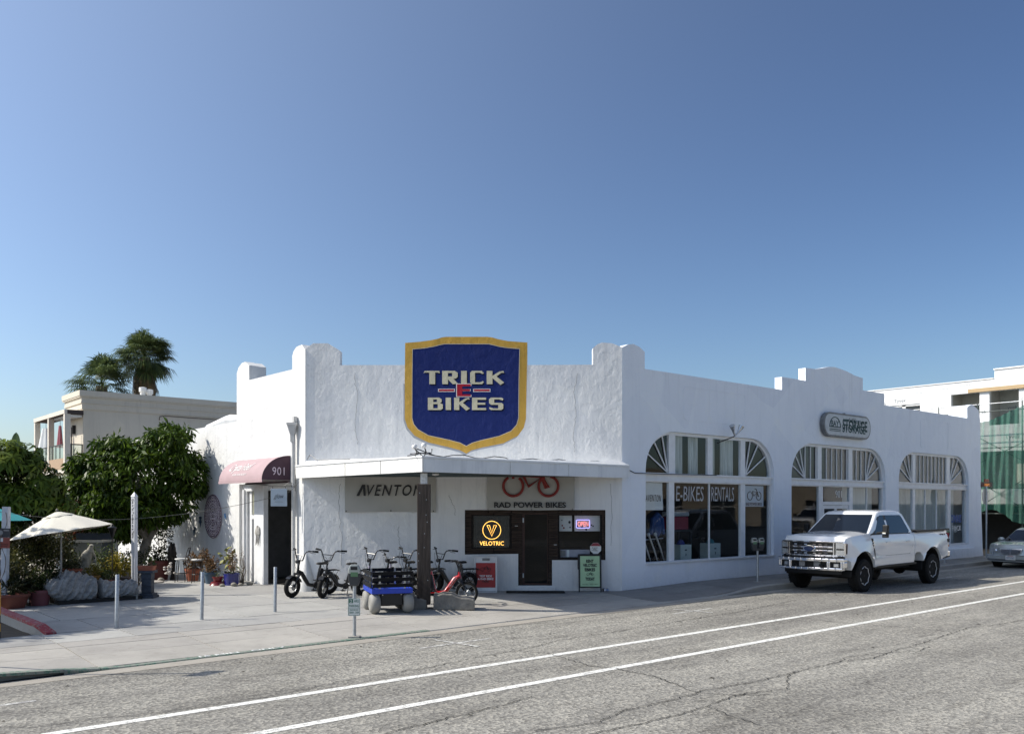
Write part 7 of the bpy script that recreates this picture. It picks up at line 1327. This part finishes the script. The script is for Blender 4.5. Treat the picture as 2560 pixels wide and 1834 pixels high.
# things along the sunlit wall
def stool(lab, x, y, rz):
    t = thing('bar_stool', lab, 'bar stool', (x, y, .0), rz, 'bar stools by the sunlit wall'); q = MB(); q.lathe([(0, .66), (.17, .665), (.19, .69), (.18, .715), (0, .72)], 20); q.build('seat', mat('white_seat_pad', (.66, .66, .64), .5), t, smooth=True)
    for a in (45, 135, 225, 315): q = MB(); q.tube([(.13*math.cos(R(a)), .13*math.sin(R(a)), .66), (.21*math.cos(R(a)), .21*math.sin(R(a)), 0)], .012, 6); q.build('leg', BLACK, t)
    q = MB(); q.tube([(.18*math.cos(a), .18*math.sin(a), .26) for a in np.linspace(0, 2*PI, 25)[:-1]], .008, 5, True); q.build('foot_ring', BLACK, t)
    q = MB()
    for s in (-1, 1): q.tube([(.15, s*.13, .68), (.20, s*.14, .9), (.24, s*.13, 1.02)], .011, 6); q.tube([(.16, s*.10, .74), (.23, s*.03, .84), (.25, s*.09, .99)], .008, 5)
    q.tube([(.24, -.13, 1.02), (.265, 0, 1.035), (.24, .13, 1.02)], .015, 6); q.build('backrest', BLACK, t)
stool('bar stool with a white seat, further from the street', 9.72, 26.75, R(-35)); stool('bar stool with a white seat, nearer the pots', 9.98, 26.1, R(-35))
pot('large dark red tub under the leafy tree', 9.5, 28.0, 0, .32, .6, mat('dark_red_tub', (.10, .025, .02), .7), LD, 260, .5, .05, .12, 90); pot('terracotta pot with a bushy plant behind the bar stools', 10.12, 26.9, 0, .22, .38, TERRA, LB, 420, .5, .05, .09, 91, up=.1)
pot('slate blue glazed pot behind the middle bollard', 10.2, 25.65, 0, .21, .34, SBP, LB, 420, .5, .04, .08, 92, up=.1); pot('cobalt blue glazed pot nearest the shop entrance', 10.45, 24.72, 0, .24, .34, BLP, LG, 60, .2, .03, .08, 93, rim=False, taper=.85)
pot('small red glazed pot on a red dish beside the slatted table', 10.15, 25.02, .1, .15, .14, mat('red_glaze', (.16, .015, .02), .3), LG, 80, .15, .02, .06, 94); q = MB(); q.lathe([(.24, 0), (.2, .05), (.19, .095), (0, .095)], 18); o = q.build('red_dish', mat('red_glaze', (.16, .015, .02), .3), None, loc=(10.15, 25.02, 0), smooth=True); tag(o, 'stepped red dish under the small red pot', 'dish')
t = thing('cross_leg_table', 'small pale topped table on dark crossed legs holding little pots', 'table', (10.7, 25.35, 0), R(-75)); q = MB(); q.box(-.38, .38, -.16, .16, .36, .39); q.build('table_top', mat('pale_board', (.5, .49, .46), .7), t)
for x in (-.22, .22): q = MB(); q.bar((x-.16, 0, 0), (x+.16, 0, .36), .05, .04); q.build('leg', mat('dark_leg', (.04, .025, .02), .7), t); q = MB(); q.bar((x+.16, .05, 0), (x-.16, .05, .36), .05, .04); q.build('leg', mat('dark_leg', (.04, .025, .02), .7), t)
for k, (dy, r, h, m, pm, lab) in enumerate(((.30, .06, .12, TERRA, LG, 'small terracotta pot at the left end of the crossed leg table'), (.12, .05, .15, OCH, LG, 'small ochre pot in the middle of the crossed leg table'), (-.12, .075, .12, TERRA, LB, 'small terracotta pot right of the ochre pot on the table'), (-.3, .07, .10, TERRA, LB, 'small terracotta pot at the right end of the crossed leg table'))):
    pot(lab, 10.7+dy*math.cos(R(-75)+PI)*-1, 25.35+dy*.97, .392, r, h, m, pm, 50, .25, .018, .07, 100+k, up=.6)
shrub('pale stemmed succulent in the cobalt blue pot', 10.45, 24.72, .75, .16, LB, 160, .03, .05, 110, 4, .3, 'succulent', 'plant'); shrub('bare spiky twig plant by the blue pot', 10.75, 24.7, 1.15, .10, LB, 60, .01, .05, 111, 5, .0, 'succulent', 'plant')
shrub('broad leaved cactus with yellow pads behind the crossed leg table', 10.85, 25.9, 1.0, .25, leafmat('cactus_pad', (.20, .22, .06), .3, .1), 26, .12, .22, 112, 4, .0, 'cactus', 'plant'); shrub('hanging brown succulent beside the bar stools', 10.15, 26.0, .95, .28, LB, 380, .04, .07, 113, 6, .0, 'succulent', 'plant')
for k, (x, y, r, lab) in enumerate(((10.05, 24.45, .07, 'flat grey stone left of the cobalt blue pot'), (10.35, 24.35, .09, 'round grey stone in front of the cobalt blue pot'), (10.55, 24.35, .07, 'small tan stone in front of the cobalt blue pot'), (10.85, 24.4, .08, 'grey stone between the blue pot and the wall foot'), (9.3, 27.3, .1, 'pale stone beside the dark red tub'))):
    q = MB(); q.ell((0, 0, r*.5), (r*1.2, r, r*.7), 10, 7, .06); o = q.build('garden_stone', mat('garden_stone', (.28, .26, .22), .9, var=.3, bmp=.3), None, loc=(x, y, 0), rz=k, smooth=True); tag(o, lab, 'stone')
q = MB(); q.ell((0, 0, .8), (.12, .12, .32), 14, 10, .3); q.tube([(0, 0, .6), (.02, 0, .2), (0, 0, 0)], [.1, .06, .08], 8); o = q.build('root_carving', mat('dark_root', (.014, .011, .009), .9, var=.4, bmp=.6), None, loc=(9.75, 27.6, .0), smooth=True); tag(o, 'dark gnarled root carving hanging in the shade beside the leafy tree trunk', 'sculpture')
q = MB(); rs_ = random.Random(9)
for i in range(26): a = rs_.uniform(0, 6.28); r = rs_.uniform(.03, .15); z = rs_.uniform(0, .38); q.ell((r*math.cos(a), r*math.sin(a), z), (.045, .045, .03), 6, 4)
o = q.build('shell_cluster', mat('shell_white', (.5, .46, .42), .5, var=.3, vs=20), None, loc=(9.45, 27.0, .22)); tag(o, 'pale cluster of shells below the root carving', 'ornament')
q = MB(); q.lathe([(.28, 0), (.3, .03), (.24, .05), (0, .05)], 14); o = q.build('shell_dish', mat('shell_white', (.5, .46, .42), .5), None, loc=(9.0, 27.1, 0), smooth=True); tag(o, 'flat pale shell dish on the ground under the leafy tree', 'dish')
# carved medallion and small ornaments on the sunlit wall; local frame x along the wall, facing -y
t = thing('wall_medallion', 'large oval wall medallion of dark purple scrollwork on the sunlit side wall', 'ornament', (11.255, 28.12, 1.96), -PI/2)
MB().wall(ring(0, 0, .72, 48), -.012, -.002).build('disc', mat('pale_pink_disc', (.74, .62, .65), .8, var=.10, vs=4), t)
PUR = mat('purple_scroll', (.055, .014, .035), .7, var=.3); q = MB()
def st(pts, r=.012):
    r *= .62
    pts = [(x, -.016, z) for x, z in pts]; q.tube(pts, r, 5); q.tube([(-x, y, z) for x, y, z in pts], r, 5)
def spiral(cx, cz, r, a0, turns, k=24): return [(cx + r*(1-i/k*.85)*math.cos(a0+turns*2*PI*i/k), cz + r*(1-i/k*.85)*math.sin(a0+turns*2*PI*i/k)) for i in range(k+1)]
for rr in (.70, .59, .40): st([(rr*math.cos(a)*1.0, rr*math.sin(a)) for a in np.linspace(-PI/2, PI/2, 40)], .011 if rr < .65 else .018)
rs_ = random.Random(4)
for ri, n, s in ((.65, 11, .045), (.51, 8, .075), (.30, 5, .08)):
    for i in range(n): a = -PI/2 + PI*(i+.5)/n; st(spiral(ri*math.cos(a), ri*math.sin(a), s, a*2, 1.3 if i % 2 else -1.3), .008)
    for i in range(n-1): a = -PI/2 + PI*(i+1)/n; st([((ri-.04)*math.cos(a), (ri-.04)*math.sin(a)), ((ri+.04)*math.cos(a), (ri+.04)*math.sin(a))], .016)
for z in (.15, -.15, .0): st([(.02, z), (.1, z+.05), (.2, z), (.1, z-.05), (.02, z)], .012)
for z in np.linspace(-.66, .66, 16): st([(.0, z), (.035, z+.02)], .016)
tag(q.build('scrollwork', PUR, t), kind='stuff')
for k, (y, z, s, m, lab) in enumerate(((27.12, 1.97, .11, mat('sky_blue_gecko', (.12, .32, .6), .6), 'small bright blue gecko ornament right of the wall medallion'), (29.2, 1.78, .2, mat('slate_gecko', (.06, .10, .15), .6), 'larger slate blue gecko ornament in the shade left of the medallion'), (29.75, 1.45, .18, mat('slate_gecko', (.06, .10, .15), .6), 'lower slate blue gecko ornament in the shade left of the medallion'))):
    q = MB(); q.v = []; q.tube([(0, 0, -s), (.1*s, 0, -.5*s), (0, 0, 0), (0, 0, .5*s), (.05*s, 0, .8*s)], [.03*s, .12*s, .22*s, .12*s, .2*s], 7)
    for sx in (-1, 1):
        for z_ in (-.3, .4): q.tube([(0, 0, z_*s), (sx*.4*s, 0, z_*s+.1*s), (sx*.55*s, 0, z_*s+.3*s)], .07*s, 5)
    o = q.build('wall_gecko', m, None, loc=(11.24, y, z), rz=-PI/2, rot=(0, R(20*k-20), -PI/2), smooth=True); tag(o, lab, 'ornament')
